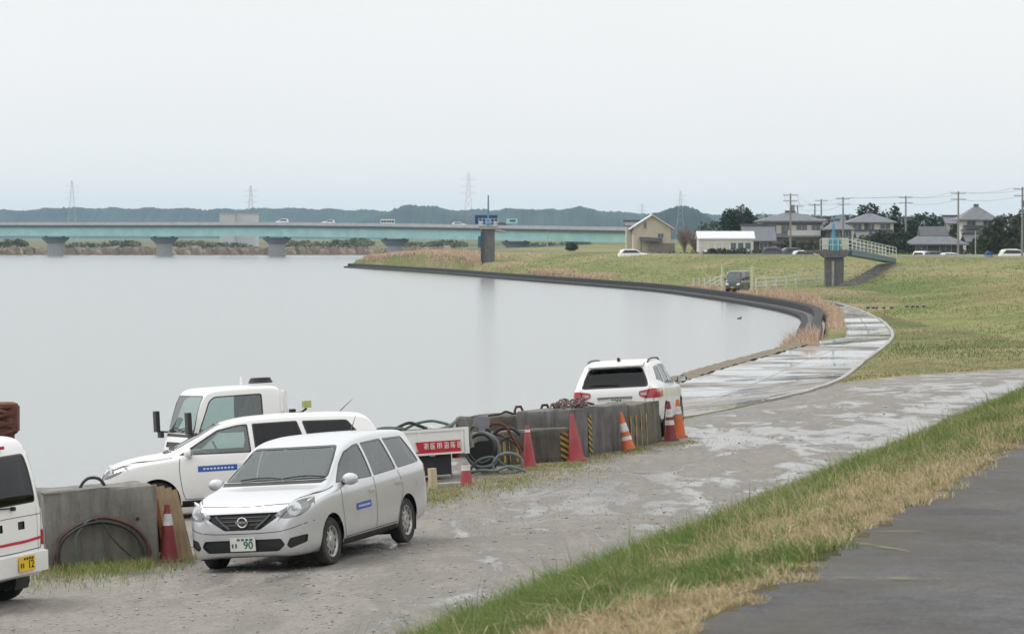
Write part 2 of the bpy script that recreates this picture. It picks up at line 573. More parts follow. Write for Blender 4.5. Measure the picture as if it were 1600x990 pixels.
G['hill'] = plain('wooded hills', (0.03, 0.05, 0.042), 0.95, var=0.5, scale=0.012, spec=0.1)
G['silver'] = paint('silver paint', (0.66, 0.675, 0.70), 0.4, 0.28)
G['white'] = paint('white paint', (0.87, 0.87, 0.855), 0.0, 0.3)
G['darkpaint'] = paint('dark blue grey paint', (0.055, 0.065, 0.075), 0.2, 0.3)
G['black'] = plain('black plastic', (0.02, 0.02, 0.021), 0.5, var=0.2)
G['blackgloss'] = plain('gloss black trim', (0.014, 0.014, 0.016), 0.2, var=0.1, coat=0.3)
G['rubber'] = plain('tyre rubber', (0.024, 0.024, 0.024), 0.8, var=0.25, dirt=(0.10, 0.09, 0.075), dscale=4)
G['steel_wheel'] = plain('silver wheel', (0.50, 0.50, 0.50), 0.38, 0.6, var=0.1, dirt=(0.2, 0.18, 0.16), dscale=6)
G['chrome'] = plain('chrome', (0.75, 0.75, 0.76), 0.12, 1.0, var=0.04)
G['seat'] = plain('grey seat cloth', (0.075, 0.08, 0.082), 0.9, var=0.2)
G['seat_pale'] = plain('pale seat cover', (0.26, 0.29, 0.28), 0.9, var=0.15)
G['glass'] = glass('clear tinted glass', (0.66, 0.80, 0.77), (0.36, 0.49, 0.50), 0.13)
G['glass_dark'] = glass('privacy glass', (0.06, 0.07, 0.078), ior=1.5)
G['lens'] = glass('clear lamp lens', (0.93, 0.95, 0.96), (0.8, 0.82, 0.84), 0.22)
G['reflector'] = plain('lamp reflector', (0.72, 0.73, 0.74), 0.22, 0.7, var=0.08)
G['red_lens'] = plain('red lamp lens', (0.42, 0.015, 0.03), 0.18, var=0.12, coat=0.6)
G['amber'] = plain('amber lens', (0.65, 0.20, 0.02), 0.2, var=0.1, coat=0.5)
G['plate'] = plain('plate white', (0.74, 0.75, 0.71), 0.45, var=0.06)
G['plate_green'] = plain('plate green print', (0.03, 0.16, 0.09), 0.5, var=0.05)
G['plate_yellow'] = plain('plate yellow', (0.78, 0.50, 0.02), 0.45, var=0.06)
G['blue_print'] = plain('blue sticker', (0.03, 0.11, 0.46), 0.45, var=0.08)
G['white_print'] = plain('white print', (0.78, 0.78, 0.78), 0.5, var=0.05)
G['red_print'] = plain('red print', (0.52, 0.018, 0.035), 0.5, var=0.12)
G['bedsteel'] = plain('grey bed steel', (0.20, 0.215, 0.21), 0.6, 0.2, var=0.25, dirt=(0.10, 0.075, 0.05))
G['rust'] = plain('rusted iron', (0.13, 0.052, 0.035), 0.85, var=0.45, scale=9, bump=0.6, bscale=35)
G['rust_grey'] = plain('rusty grey chain', (0.17, 0.12, 0.105), 0.7, 0.3, var=0.4, scale=12, bump=0.4)
G['hose_teal'] = plain('faded teal hose', (0.085, 0.145, 0.125), 0.65, var=0.3, dirt=(0.13, 0.12, 0.10))
G['hose_grey'] = plain('grey green hose', (0.16, 0.185, 0.178), 0.65, var=0.25, dirt=(0.10, 0.10, 0.09))
G['hose_black'] = plain('black hose', (0.025, 0.026, 0.027), 0.5, var=0.3, dirt=(0.09, 0.085, 0.075))
G['hose_brown'] = plain('brown red hose', (0.10, 0.045, 0.037), 0.6, var=0.35, dirt=(0.10, 0.09, 0.08))
G['hose_green'] = plain('green cable', (0.035, 0.10, 0.065), 0.6, var=0.3)
G['cone_red'] = plain('faded red cone', (0.43, 0.065, 0.075), 0.65, var=0.18, dirt=(0.22, 0.13, 0.12), dscale=5)
G['cone_dark'] = plain('dark red cone', (0.25, 0.035, 0.04), 0.6, var=0.2, dirt=(0.13, 0.09, 0.08), dscale=4)
G['cone_orange'] = plain('orange cone', (0.72, 0.16, 0.05), 0.6, var=0.15, dirt=(0.35, 0.16, 0.09), dscale=5)
G['cone_white'] = plain('cone white band', (0.72, 0.71, 0.69), 0.55, var=0.1, dirt=(0.4, 0.37, 0.34), dscale=6)
G['wood'] = plain('raw timber', (0.40, 0.29, 0.185), 0.8, var=0.28, scale=5, stretch=(6, 6, 0.8), bump=0.3)
G['wood_pale'] = plain('pale timber', (0.55, 0.46, 0.31), 0.8, var=0.18, scale=5, stretch=(5, 5, 0.8))
G['hazard'] = hazard_mat('worn hazard stripes', scale=9.0, slope=0.6)
G['hazard_v'] = hazard_mat('worn upright hazard stripes', scale=0.36, slope=30.0, wear=0.8)
# ------------------------------------------------------------------ terrain: lines in plan (metres)
BANK = catmull([(-22, 2), (-18, 22), (-12.0, 42), (-8.4, 56), (-3.6, 71), (0.5, 84), (3.4, 100), (6.6, 117), (10.4, 135), (13.4, 151), (16.7, 183),
                (18.8, 204), (19.9, 221), (19.7, 245), (17.4, 286), (13.2, 331), (0.0, 410), (-11.6, 482), (-27, 561),
                (-29.5, 572), (-25, 588), (-13, 625), (-4, 720), (6, 900)], 6)
LEVEE = catmull([(-4.5, -6), (-2.85, 0), (0.73, 13), (5.4, 30), (13.7, 60), (21.9, 90), (29, 114), (43, 165), (54, 215), (59, 262), (56, 300),
                 (47, 332), (38, 356), (29, 390), (16, 436), (0, 472), (-10, 515), (-7, 600), (6, 720), (16, 900)], 6)
YARD = catmull([(-14, 40), (-4.5, 58), (0.0, 66), (3.6, 74), (6.0, 82), (8.6, 92.5), (10.6, 99.5), (14, 106), (18.6, 114), (24, 121), (40, 140)], 6)
PROM_R = catmull([(-1.5, 61), (1.0, 66.5), (4.2, 76), (6.9, 85), (9.5, 97), (13.4, 123), (18.1, 153), (21.0, 183), (22.9, 215), (23.3, 240), (21.3, 284), (17.2, 330), (4.2, 410), (-7.6, 482), (-22, 556)], 6)

def sdist(poly, x, y):
    """signed distance to a polyline, positive to the left of its direction"""
    x = np.asarray(x, float); y = np.asarray(y, float)
    best = np.full(x.shape, 1e18); sg = np.zeros(x.shape)
    P = np.array(poly)
    for i in range(len(P) - 1):
        a, b = P[i], P[i + 1]
        d = b - a
        L2 = d @ d
        t = np.clip(((x - a[0]) * d[0] + (y - a[1]) * d[1]) / L2, 0, 1)
        ex, ey = x - (a[0] + t * d[0]), y - (a[1] + t * d[1])
        q = ex * ex + ey * ey
        c = d[0] * (y - a[1]) - d[1] * (x - a[0])
        m = q < best
        best = np.where(m, q, best); sg = np.where(m, np.where(c >= 0, 1.0, -1.0), sg)
    return np.sqrt(best) * sg

_ph = np.random.default_rng(3).uniform(0, 6.28, (24, 2)); _dr = np.random.default_rng(4).uniform(0, 6.28, 24)
def wob(x, y, f):
    """cheap smooth noise in about -1..1"""
    s = 0
    for i in range(8):
        a = _dr[i]; k = f * (0.6 + 0.25 * i)
        s = s + np.sin(k * (x * math.cos(a) + y * math.sin(a)) * 6.28 + _ph[i, 0] + 1.7 * np.sin(k * 0.37 * (y * math.cos(a) - x * math.sin(a)) * 6.28 + _ph[i, 1]))
    return s / 4.0

def toe_w(y):
    return 6.0 + 22.0 * smooth(95, 215, y)

def plane_z(x, y):
    return 1.5 + 0.055 * (x + 2.25) - 0.016 * (y - 39.1)

def ground(x, y, full=False):
    x = np.asarray(x, float); y = np.asarray(y, float)
    sb = -sdist(BANK, x, y)          # metres inland of the water's edge
    sl = sdist(LEVEE, x, y)          # metres riverward of the levee crest
    T = toe_w(y)
    far = smooth(84, 120, y)
    base = plane_z(x, y) * (1 - far) + (0.70 + 0.012 * np.clip(sb - 4, 0, 25)) * far
    lowbank = (1 - smooth(0.5, 9, sb)) * smooth(66, 96, y)
    base = base * (1 - lowbank) + 0.66 * lowbank
    crest = 3.9 - 0.6 * smooth(120, 300, y)
    u = np.clip(sl / T, 0, 1)
    z = np.where(sl <= 0, crest, np.where(sl >= T, base, crest + (base - crest) * (u - 0.03 * np.sin(2 * np.pi * (u - 0.5)) * -1)))
    sh_ = 0.62 * smooth(146, 158, y)
    edge = smooth(-0.15 + sh_, 0.9 + sh_, sb)
    z = z * edge + (-1.3) * (1 - edge)
    yard = (sl > T) & (sb > 1) & (y < 120)
    z = z + np.where(yard, 0.012 * wob(x, y, 0.22) + 0.006 * wob(x, y, 0.9), 0)
    z = z + np.where((sl > 0) & (sl <= T), 0.035 * wob(x, y, 0.35) * np.sin(np.pi * u), 0)
    z = z + np.where((~yard) & (sl > T) & (sb > 2), 0.06 * wob(x, y, 0.06), 0)
    return (z, sb, sl, T) if full else z

def gz(x, y):
    return float(ground(np.array([x]), np.array([y]))[0])

def on(px, py, d0=50.0):
    """where the line of sight through a pixel meets the ground"""
    r = ray(px, py)
    ds = np.exp(np.linspace(math.log(9), math.log(700), 1600))
    zs = CAM_Z + r.z * ds
    g = ground(r.x * ds, ds)
    h = np.where(zs < g)[0]
    i = h[0] if len(h) else len(ds) - 1
    if i > 0:
        a, b = zs[i - 1] - g[i - 1], zs[i] - g[i]
        t = a / (a - b) if a != b else 0
        d = ds[i - 1] + (ds[i] - ds[i - 1]) * t
    else:
        d = ds[0]
    return Vector((r.x * d, d, gz(r.x * d, d)))

def frame(x, y, head, tilt=True, dz=0.0):
    """matrix of something standing on the ground, +X towards 'head' (a plan vector)"""
    z = gz(x, y) + dz
    if tilt:
        e = 0.8
        n = Vector((-(gz(x + e, y) - gz(x - e, y)) / (2 * e), -(gz(x, y + e) - gz(x, y - e)) / (2 * e), 1)).normalized()
    else:
        n = Vector((0, 0, 1))
    f = Vector((head[0], head[1], 0)); f = (f - n * f.dot(n)).normalized()
    l = n.cross(f)
    m = Matrix((f, l, n)).transposed().to_4x4()
    m.translation = Vector((x, y, z))
    return m

# ------------------------------------------------------------------ ground sheet, split into yard, road, levee slope, meadow
def build_ground():
    th = np.concatenate([np.linspace(-24, -11.0, 40, endpoint=False), np.linspace(-11.0, 11.0, 440), np.linspace(11.0, 26, 46)[1:]])
    rr = [3.0]
    while rr[-1] < 900: rr.append(rr[-1] * (1.0085 if rr[-1] < 330 else 1.006 if rr[-1] < 620 else 1.02) )
    rr = np.array(rr)
    A, D = np.meshgrid(np.tan(np.radians(th)), rr)
    X, Y = A * D, D
    z, sb, sl, T = ground(X, Y, True)
    sy = sdist(YARD, X, Y)
    nr, na = X.shape
    idx = np.arange(nr * na).reshape(nr, na)
    Q = np.stack([idx[:-1, :-1], idx[:-1, 1:], idx[1:, 1:], idx[1:, :-1]], -1).reshape(-1, 4)
    fm = lambda a: a.ravel()[Q].mean(1)
    fx, fy, fsb, fsl, fT, fsy = fm(X), fm(Y), fm(sb), fm(sl), fm(T), fm(sy)
    j1 = 0.22 * wob(fx, fy, 0.5) + 0.10 * wob(fx, fy, 2.0)
    j2 = 0.10 * wob(fx, fy, 0.6) + 0.05 * wob(fx, fy, 2.5)
    road = (fsl < 0.0 + j2) & (fsl > -5.6 + j2)
    slope = (~road) & (fsl < fT + j1)
    yard = (~road) & (~slope) & (fsy < 0.0 + 2.2 * j1) & (fsb > 0.4)
    land = (~road) & (~slope) & (~yard) & (fsb > -2.5)
    V = np.stack([X, Y, z], -1).reshape(-1, 3)
    wet = (0.06 * (1 - np.clip((sl - T) / 4.0, 0, 1)) + 0.055 * wob(X, Y, 0.035)
           + 0.035 * np.clip((Y - 40) / 20, -1.0, 1)).ravel()
    # the tyres have pressed two lanes into the yard, which hold the water
    lane = np.exp(-((sl - T - 1.2) / 1.1) ** 2) * 0.075 + np.exp(-((sl - T - 4.2) / 1.6) ** 2) * 0.07 + 0.024 * np.clip((Y - 36) / 10, 0, 1)
    wet = wet + lane.ravel()
    edge = np.clip(1 - np.abs(sl) / 1.4, 0, 1).ravel()
    for name, msk, mat in (('gravel_yard', yard, G['gravel']), ('asphalt_road', road, G['asphalt']),
                           ('levee_slope', slope, G['levee']), ('riverside_meadow', land, G['meadow'])):
        F = Q[msk]
        if len(F) == 0: continue
        used, inv = np.unique(F, return_inverse=True)
        me = fast_mesh(name, V[used], inv.reshape(-1, 4), None, mat)
        for an, arr in (('wet', wet), ('edge', edge)):
            a = me.attributes.new(an, 'FLOAT', 'POINT'); a.data.foreach_set('value', arr[used].astype(np.float32))
        me.polygons.foreach_set('use_smooth', np.ones(len(F), dtype=bool))
        o = link(name, me); o['kind'] = 'structure'
        if name == 'levee_slope':   # the near bank has browner soil between its blades than the far turf
            me.materials.append(G['bank_soil'])
            mi = (fy[msk] < 100).astype(np.int32)
            me.polygons.foreach_set('material_index', mi)
build_ground()

# far land beyond the bridge, out to the hills, and the river
def strip(name, left, right, mat, z=None, kind='structure', thick=0.0, parent=None):
    m = MB()
    n = len(left)
    vs = [tuple(p) for p in left] + [tuple(p) for p in right]
    fs = [(i, i + n, i + n + 1, i + 1) for i in range(n - 1)]
    m.add(vs, fs)
    o = m.build(name, mat, parent)
    if kind: o['kind'] = kind
    return o

wm = MB()
wm.add([(-1500, -40, 0), (60, -40, 0), (60, 1400, 0), (-1500, 1400, 0)], [(0, 1, 2, 3)])
o = wm.build('river_water', G['water']); o['kind'] = 'structure'

G['farfield'] = soil_mat('far fields', [(0.3, (0.10, 0.135, 0.06)), (0.5, (0.17, 0.19, 0.09)), (0.7, (0.26, 0.22, 0.14))], 0.008)
G['reedbank'] = soil_mat('far reed bank', [(0.3, (0.33, 0.24, 0.18)), (0.5, (0.44, 0.34, 0.26)), (0.7, (0.52, 0.42, 0.33))], 0.03)
fm_ = MB()
far_edge = [(-1400, 1040), (-700, 1010), (-250, 985), (-120, 978), (-40, 980), (-18, 1000), (0, 940), (20, 880), (60, 700), (75, 520), (90, 380), (150, 300), (900, 250), (3800, 200)]
N_ = len(far_edge)
lo_z = [-0.6] * 6 + [-0.6, -0.4, 2.0, 2.4, 2.6, 2.8, 3.0, 3.0]
mid = [(x, y + (14 if i < 7 else 6), 2.0 if i < 7 else 3.0) for i, (x, y) in enumerate(far_edge)]
farv = [(x, y, lo_z[i]) for i, (x, y) in enumerate(far_edge)] + mid + [(-3900, 7600, 3.0) if i < 3 else (-3900 + 7800 * (i - 2) / (N_ - 3), 7600, 3.0) for i in range(N_)]
fm_.add(farv, [(i, i + 1, i + N_ + 1, i + N_) for i in range(N_ - 1)] + [(i + N_, i + N_ + 1, i + 2 * N_ + 1, i + 2 * N_) for i in range(N_ - 1)])
fm_.add([(-3900, 1040, 3.0), (-1400, 1054, 2.9), (-3900, 7600, 2.9)], [(0, 1, 2)])
o = fm_.build('far_plain', G['farfield']); o['kind'] = 'structure'
# land behind the near levee on the right, level with the crest
lb = MB()
LV = np.array(LEVEE)
inner, outer = [], []
for i in range(len(LV)):
    t = LV[min(i + 1, len(LV) - 1)] - LV[max(i - 1, 0)]
    t = t / np.hypot(*t); nrm = np.array([t[1], -t[0]])
    c = 3.9 - 0.6 * float(smooth(120, 300, LV[i][1]))
    p, q = LV[i] + nrm * 5.3, LV[i] + nrm * 14
    inner.append((p[0], p[1], c - 0.02)); outer.append((q[0], q[1], c - 0.9))
o = strip('levee_landside', inner, outer, G['levee'])
vill = []
for i in range(len(LV)):
    t = LV[min(i + 1, len(LV) - 1)] - LV[max(i - 1, 0)]
    t = t / np.hypot(*t); nrm = np.array([t[1], -t[0]])
    q = LV[i] + nrm * 160
    vill.append((q[0], q[1], 2.35))
o = strip('village_ground', [(p[0], p[1], p[2]) for p in outer], vill, G['farfield'])

# reed strip on the far bank: one long ragged mass of reeds
def ragged(name, pts, h0, h1, mat, dx, depth, seed, kind='stuff', label=None, cat=None):
    r = random.Random(seed)
    P = catmull(pts, 4)
    m = MB()
    cl = []
    for i in range(len(P) - 1):
        a, b = Vector((*P[i][:2], 0)), Vector((*P[i + 1][:2], 0))
        n = max(1, int((b - a).length / dx))
        for k in range(n):
            cl.append((a.lerp(b, k / n), P[i][2] if len(P[i]) > 2 else 0))
    for p, z in cl:
        for q in range(3):
            x, y = p.x + r.uniform(-dx, dx), p.y + r.uniform(0, depth)
            h = r.uniform(h0, h1); w = dx * r.uniform(0.8, 1.6)
            m.add([(x - w, y, z - .3), (x + w, y + r.uniform(-w, w), z - .3), (x + w * .6, y + .3, z + h * r.uniform(.7, 1)), (x + r.uniform(-.3, .3) * w, y + w * .3, z + h), (x - w * .6, y, z + h * r.uniform(.6, 1))], [(0, 1, 2, 3, 4)])
    o = m.build(name, mat)
    o['kind'] = kind
    if label: o['label'] = label
    if cat: o['category'] = cat
    return o
ragged('reed_belt', [(-420, 1000, 0.2), (-250, 984, 0.2), (-120, 977, 0.2), (-60, 977, 0.2), (-20, 985, 0.2)], 1.3, 2.6, G['reedbank'], 1.3, 12, 5, label='tan reed belt along the far river bank under the bridge', cat='reeds')

# ------------------------------------------------------------------ wooded hills on the horizon
def hills(name, d, prof, seed, jag=1.6, depth=500):
    r = np.random.default_rng(seed)
    px = np.arange(prof[0][0], prof[-1][0] + 1, 2.2)
    top = np.interp(px, [p[0] for p in prof], [p[1] for p in prof])
    z = CAM_Z + (370 - top) / FPX * d
    z = z + (r.normal(0, jag, len(px)) + 1.5 * jag * np.sin(px * 0.11 + seed)) * 0.45
    X = (px - 800) / FPX * d
    rows = []
    for k, (f, dy) in enumerate(((0.03, -depth * 0.5), (0.35, -depth * 0.3), (0.75, -depth * 0.12), (1.0, 0.0), (0.3, depth * 0.5))):
        jit = r.normal(0, jag * 0.8, len(px)) if 0 < k < 3 else 0
        rows.append(np.stack([X, np.full(len(px), d + dy) + r.normal(0, 6, len(px)), z * f + jit], -1))
    V = np.concatenate(rows); n = len(px)
    F = [(k * n + i, k * n + i + 1, (k + 1) * n + i + 1, (k + 1) * n + i) for k in range(4) for i in range(n - 1)]
    me = fast_mesh(name, V, np.array(F), None, G['hill'])
    o = link(name, me); o['kind'] = 'structure'
hills('hill_range', 5200, [(-500, 332), (-200, 329), (0, 328), (58, 328), (75, 324), (150, 325), (260, 325), (330, 327), (440, 325), (520, 327), (600, 329), (700, 328), (850, 327), (1000, 333), (1200, 335), (1500, 338), (2200, 342)], 1)
hills('hill_range', 4500, [(560, 345), (600, 333), (628, 323), (642, 319), (670, 322), (700, 327), (735, 331), (790, 327), (830, 326), (862, 331), (880, 326), (905, 323), (935, 328), (975, 333), (1030, 340)], 2)
hills('hill_range', 3000, [(1000, 345), (1025, 333), (1045, 325), (1062, 322), (1085, 325), (1100, 333), (1115, 344), (1140, 352)], 3, jag=1.1, depth=260)
# ------------------------------------------------------------------ promenade slabs, kerb and stepped revetment
def offset_line(line, off, z):
    P = np.array(line)[:, :2]; out = []
    for i in range(len(P)):
        t = P[min(i + 1, len(P) - 1)] - P[max(i - 1, 0)]; t = t / np.hypot(*t)
        q = P[i] + np.array([t[1], -t[0]]) * off
        out.append((q[0], q[1], z))
    return out

def resample(line, step):
    P = [Vector(p) for p in line]; out = [P[0]]; acc = 0
    for a, b in zip(P, P[1:]):
        L = (b - a).length; d = step - acc
        while d <= L:
            out.append(a.lerp(b, d / L)); d += step
        acc = (acc + L) % step if L > 0 else acc
        acc = L - (d - step)
    return out

bank_pts = [(p[0], p[1], 0) for p in BANK]
prom = empty('promenade'); prom['kind'] = 'structure'
# slab by slab from the yard to past the bend; farther on one strip
right = [Vector((p[0], p[1], 0)) for p in PROM_R]
def bank_at(y, off):
    P = np.array(BANK)
    x = np.interp(y, P[:110, 1], P[:110, 0])
    return x + off
def right_at(y):
    P = np.array(PROM_R)
    return float(np.interp(y, P[:, 1], P[:, 0]))
def prom_z(x, y):
    return max(gz(x, y), 0.66 if y > 95 else 0) + 0.035
y = 64.0
yb = [y]
while y < 250:
    y += 3.2 if y < 130 else 5.5
    yb.append(y)
slab_rng = random.Random(4)
for a, b in zip(yb, yb[1:]):
    gap = 0.008 if a < 130 else 0.015
    for side in (0, 1):
        vs = []
        dz = slab_rng.uniform(-0.005, 0.005)
        for yy in (a + gap, b - gap):
            x0 = bank_at(yy, 1.15 if yy < 150 else 2.3); x1 = right_at(yy)
            xm = (x0 + x1) / 2
            xs = (x0, xm - gap) if side == 0 else (xm + gap, x1)
            for xx in xs: vs.append((xx, yy, prom_z(xx, yy) + dz))
        if vs[1][0] - vs[0][0] < 0.3: continue
        m = MB()
        lo = [(p[0], p[1], p[2] - 0.14) for p in vs]
        m.hexa([lo[0], lo[1], lo[3], lo[2], vs[0], vs[1], vs[3], vs[2]])
        m.build('paving_slab', G['slab'], prom)
# pale kerb along the landward side
kp = [(right_at(yy) + 0.02, yy) for yy in np.arange(84, 250, 3.0)]
for a, b in zip(kp, kp[1:]):
    m = MB()
    za, zb_ = prom_z(*a) - .06, prom_z(*b) - .06
    m.hexa([(a[0], a[1] + .02, za - .15), (a[0] + .16, a[1] + .02, za - .15), (b[0] + .16, b[1] - .02, zb_ - .15), (b[0], b[1] - .02, zb_ - .15),
            (a[0], a[1] + .02, za + .10), (a[0] + .16, a[1] + .02, za + .10), (b[0] + .16, b[1] - .02, zb_ + .10), (b[0], b[1] - .02, zb_ + .10)])
    m.build('kerb_stone', G['conc_pale'], prom)

def loft(name, line, prof, mat, parent=None):
    """sweep a (offset inland, z) profile along the bank"""
    m = MB(); n = len(prof)
    rows = [offset_line(line, o_, z_) for o_, z_ in prof]
    vs = [rows[k][i] for i in range(len(line)) for k in range(n)]
    fs = [(i * n + k, (i + 1) * n + k, (i + 1) * n + k + 1, i * n + k + 1) for i in range(len(line) - 1) for k in range(n - 1)]
    m.add(vs, fs)
    return m.build(name, mat, parent)
G['wet_joint'] = plain('pale worn concrete edge', (0.10, 0.098, 0.095), 0.7, var=0.4, scale=0.5)
far_line = [p for p in bank_pts if 150 <= p[1] <= 600 and p[0] > -30.5]
rev = empty('revetment_wall', None, 'dark wet stepped concrete wall along the curving river bank', 'river wall')
loft('lower_wall', far_line, [(-0.35, -0.9), (-0.35, 0.24), (-0.28, 0.27), (0.10, 0.27)], G['conc_wet'], rev)
loft('ledge', far_line, [(0.06, 0.274), (0.06, 0.30), (0.48, 0.30)], G['wet_joint'], rev)
loft('upper_wall', far_line, [(0.45, 0.25), (0.45, 0.72), (0.52, 0.76), (1.0, 0.76), (1.0, 0.5)], G['conc_wet'], rev)
near_line = [p for p in bank_pts if 14 <= p[1] <= 154]
G['earthkerb'] = concrete('earth covered revetment', (0.15, 0.125, 0.085), (0.27, 0.225, 0.155), (0.07, 0.07, 0.05))
rev2 = empty('revetment_kerb', None, 'low tan stone kerb between the wet promenade and the water', 'kerb')
def near_kerb():
    m = MB(); n = 5
    vs = []
    r = random.Random(8)
    L = [Vector(p) for p in resample(near_line, 0.8)]
    for i, p in enumerate(L):
        t = (L[min(i + 1, len(L) - 1)] - L[max(i - 1, 0)]).normalized(); nx, ny = t.y, -t.x
        zt = max(0.72, gz(p.x + nx * 1.6, p.y + ny * 1.6) + 0.05)
        for o_, z_ in ((-0.15, -0.9), (-0.1, 0.2), (0.25, zt - 0.12), (0.4, zt + 0.02), (1.14, zt)):
            vs.append((p.x + nx * o_, p.y + ny * o_, z_ + r.uniform(-.03, .03)))
    fs = [(i * n + k, (i + 1) * n + k, (i + 1) * n + k + 1, i * n + k + 1) for i in range(len(L) - 1) for k in range(n - 1)]
    m.add(vs, fs); m.build('kerb_face', G['earthkerb'], rev2)
near_kerb()

# ------------------------------------------------------------------ grass blades
def blades(name, P, H, W, lean, C, mat, label, cat, curl=0.5):
    """P (n,3) roots, H heights, W widths, lean (n,2) tip offset per height, C (n,3) colours; a bent blade of three faces"""
    n = len(P)
    a = rng.uniform(0, 2 * np.pi, n)
    s = np.stack([np.cos(a), np.sin(a), np.zeros(n)], -1) * (W / 2)[:, None]
    up = np.zeros((n, 3)); up[:, 2] = H
    tip = np.concatenate([lean * H[:, None], np.zeros((n, 1))], 1)
    mid = P + up * 0.55 + tip * 0.25
    end = P + up * (1 - 0.25 * np.clip(np.hypot(lean[:, 0], lean[:, 1]), 0, 1.6)[:, None]) + tip
    V = np.stack([P - s, P + s, mid + s * 0.8, mid - s * 0.8, end], 1).reshape(-1, 3)
    b = np.arange(n)[:, None] * 5
    F = np.concatenate([b + np.array([[0, 1, 2]]), b + np.array([[0, 2, 3]]), b + np.array([[3, 2, 4]])], 0)
    col = np.repeat(C, 5, 0)
    o = link(name, fast_mesh(name, V, F, col, mat))
    tag(o, label, cat, None, 'stuff')
    return o

def scatter_polar(n, d0, d1, a0=-11.5, a1=12.5):
    d = np.exp(rng.uniform(math.log(d0), math.log(d1), n)); a = np.tan(np.radians(rng.uniform(a0, a1, n)))
    return a * d, d

GREEN = np.array([0.165, 0.255, 0.065]); DGREEN = np.array([0.095, 0.155, 0.04]); YGREEN = np.array([0.33, 0.335, 0.115])
STRAW = np.array([0.56, 0.455, 0.25]); PINK = np.array([0.52, 0.385, 0.26]); PALE = np.array([0.68, 0.59, 0.40])
def near_grass():
    x, y = scatter_polar(800000, 10.5, 112)
    z, sb, sl, T = ground(x, y, True)
    u = sl / T
    j = 0.09 * wob(x, y, 0.3) + 0.05 * wob(x, y, 1.1)
    k = (u > 0.0 + 0.03 * wob(x, y, 0.8)) & (u < 1.03 + j * 0.3)
    x, y, z, u, j = x[k], y[k], z[k], u[k] + j[k], j[k]
    cxx, cyy = np.floor(x / 0.17), np.floor(y / 0.17)      # tufts: blades gather and share a habit
    hs = lambda k: np.modf(np.abs(np.sin(cxx * 12.9898 + cyy * 78.233 + k * 37.719) * 43758.5453))[0]
    x = x + ((cxx + 0.2 + 0.6 * hs(1)) * 0.17 - x) * np.where(u < 0.25, 0.1, 0.3); y = y + ((cyy + 0.2 + 0.6 * hs(2)) * 0.17 - y) * np.where(u < 0.25, 0.1, 0.3)
    z = ground(x, y)
    n = len(x)
    # four bands across the bank: straw by the road, green, a dry band, and short green at the foot
    g = np.interp(u, [0, 0.10, 0.24, 0.34, 0.46, 0.56, 0.64, 0.86, 0.93, 1.1], [0.30, 0.40, 0.58, 0.80, 0.76, 0.48, 0.24, 0.26, 0.66, 0.82])
    patch = 0.5 + 0.5 * wob(x, y, 0.14)
    p = np.clip(g + 0.6 * (patch - 0.5), 0.04, 0.96)
    isg = (0.55 * rng.uniform(0, 1, n) + 0.45 * hs(3)) < p
    t = rng.uniform(0, 1, (n, 1))
    cg = np.where(t < 0.5, GREEN + (YGREEN - GREEN) * t, DGREEN + (GREEN - DGREEN) * t)
    cs = np.where(t < 0.45, STRAW, np.where(t < 0.8, PINK, PALE))
    C = np.where(isg[:, None], cg, cs) * rng.uniform(0.7, 1.2, (n, 1))
    tall = np.interp(u, [0, 0.12, 0.3, 0.6, 0.85, 1.0], [0.05, 0.09, 0.16, 0.15, 0.11, 0.05])
    H = tall * rng.uniform(0.5, 1.4, n) * (0.75 + 0.5 * patch) * (0.7 + 0.6 * hs(4)) * np.where(rng.uniform(0, 1, n) < 0.03, 1.6, 1.0)
    W = np.maximum(0.0045, y * 0.00017) * rng.uniform(0.7, 1.4, n)
    lean = (rng.normal(0, 0.40, (n, 2)) + np.stack([hs(5) - 0.65, hs(6) - 0.6], -1) * 0.9) * np.where(u < 0.22, 1.9, 1.0)[:, None]
    blades('grass_bank', np.stack([x, y, z - 0.01], -1), H, W, lean, C, G['blade'], 'long green and straw grass on the bank beside the asphalt road', 'grass')
near_grass()

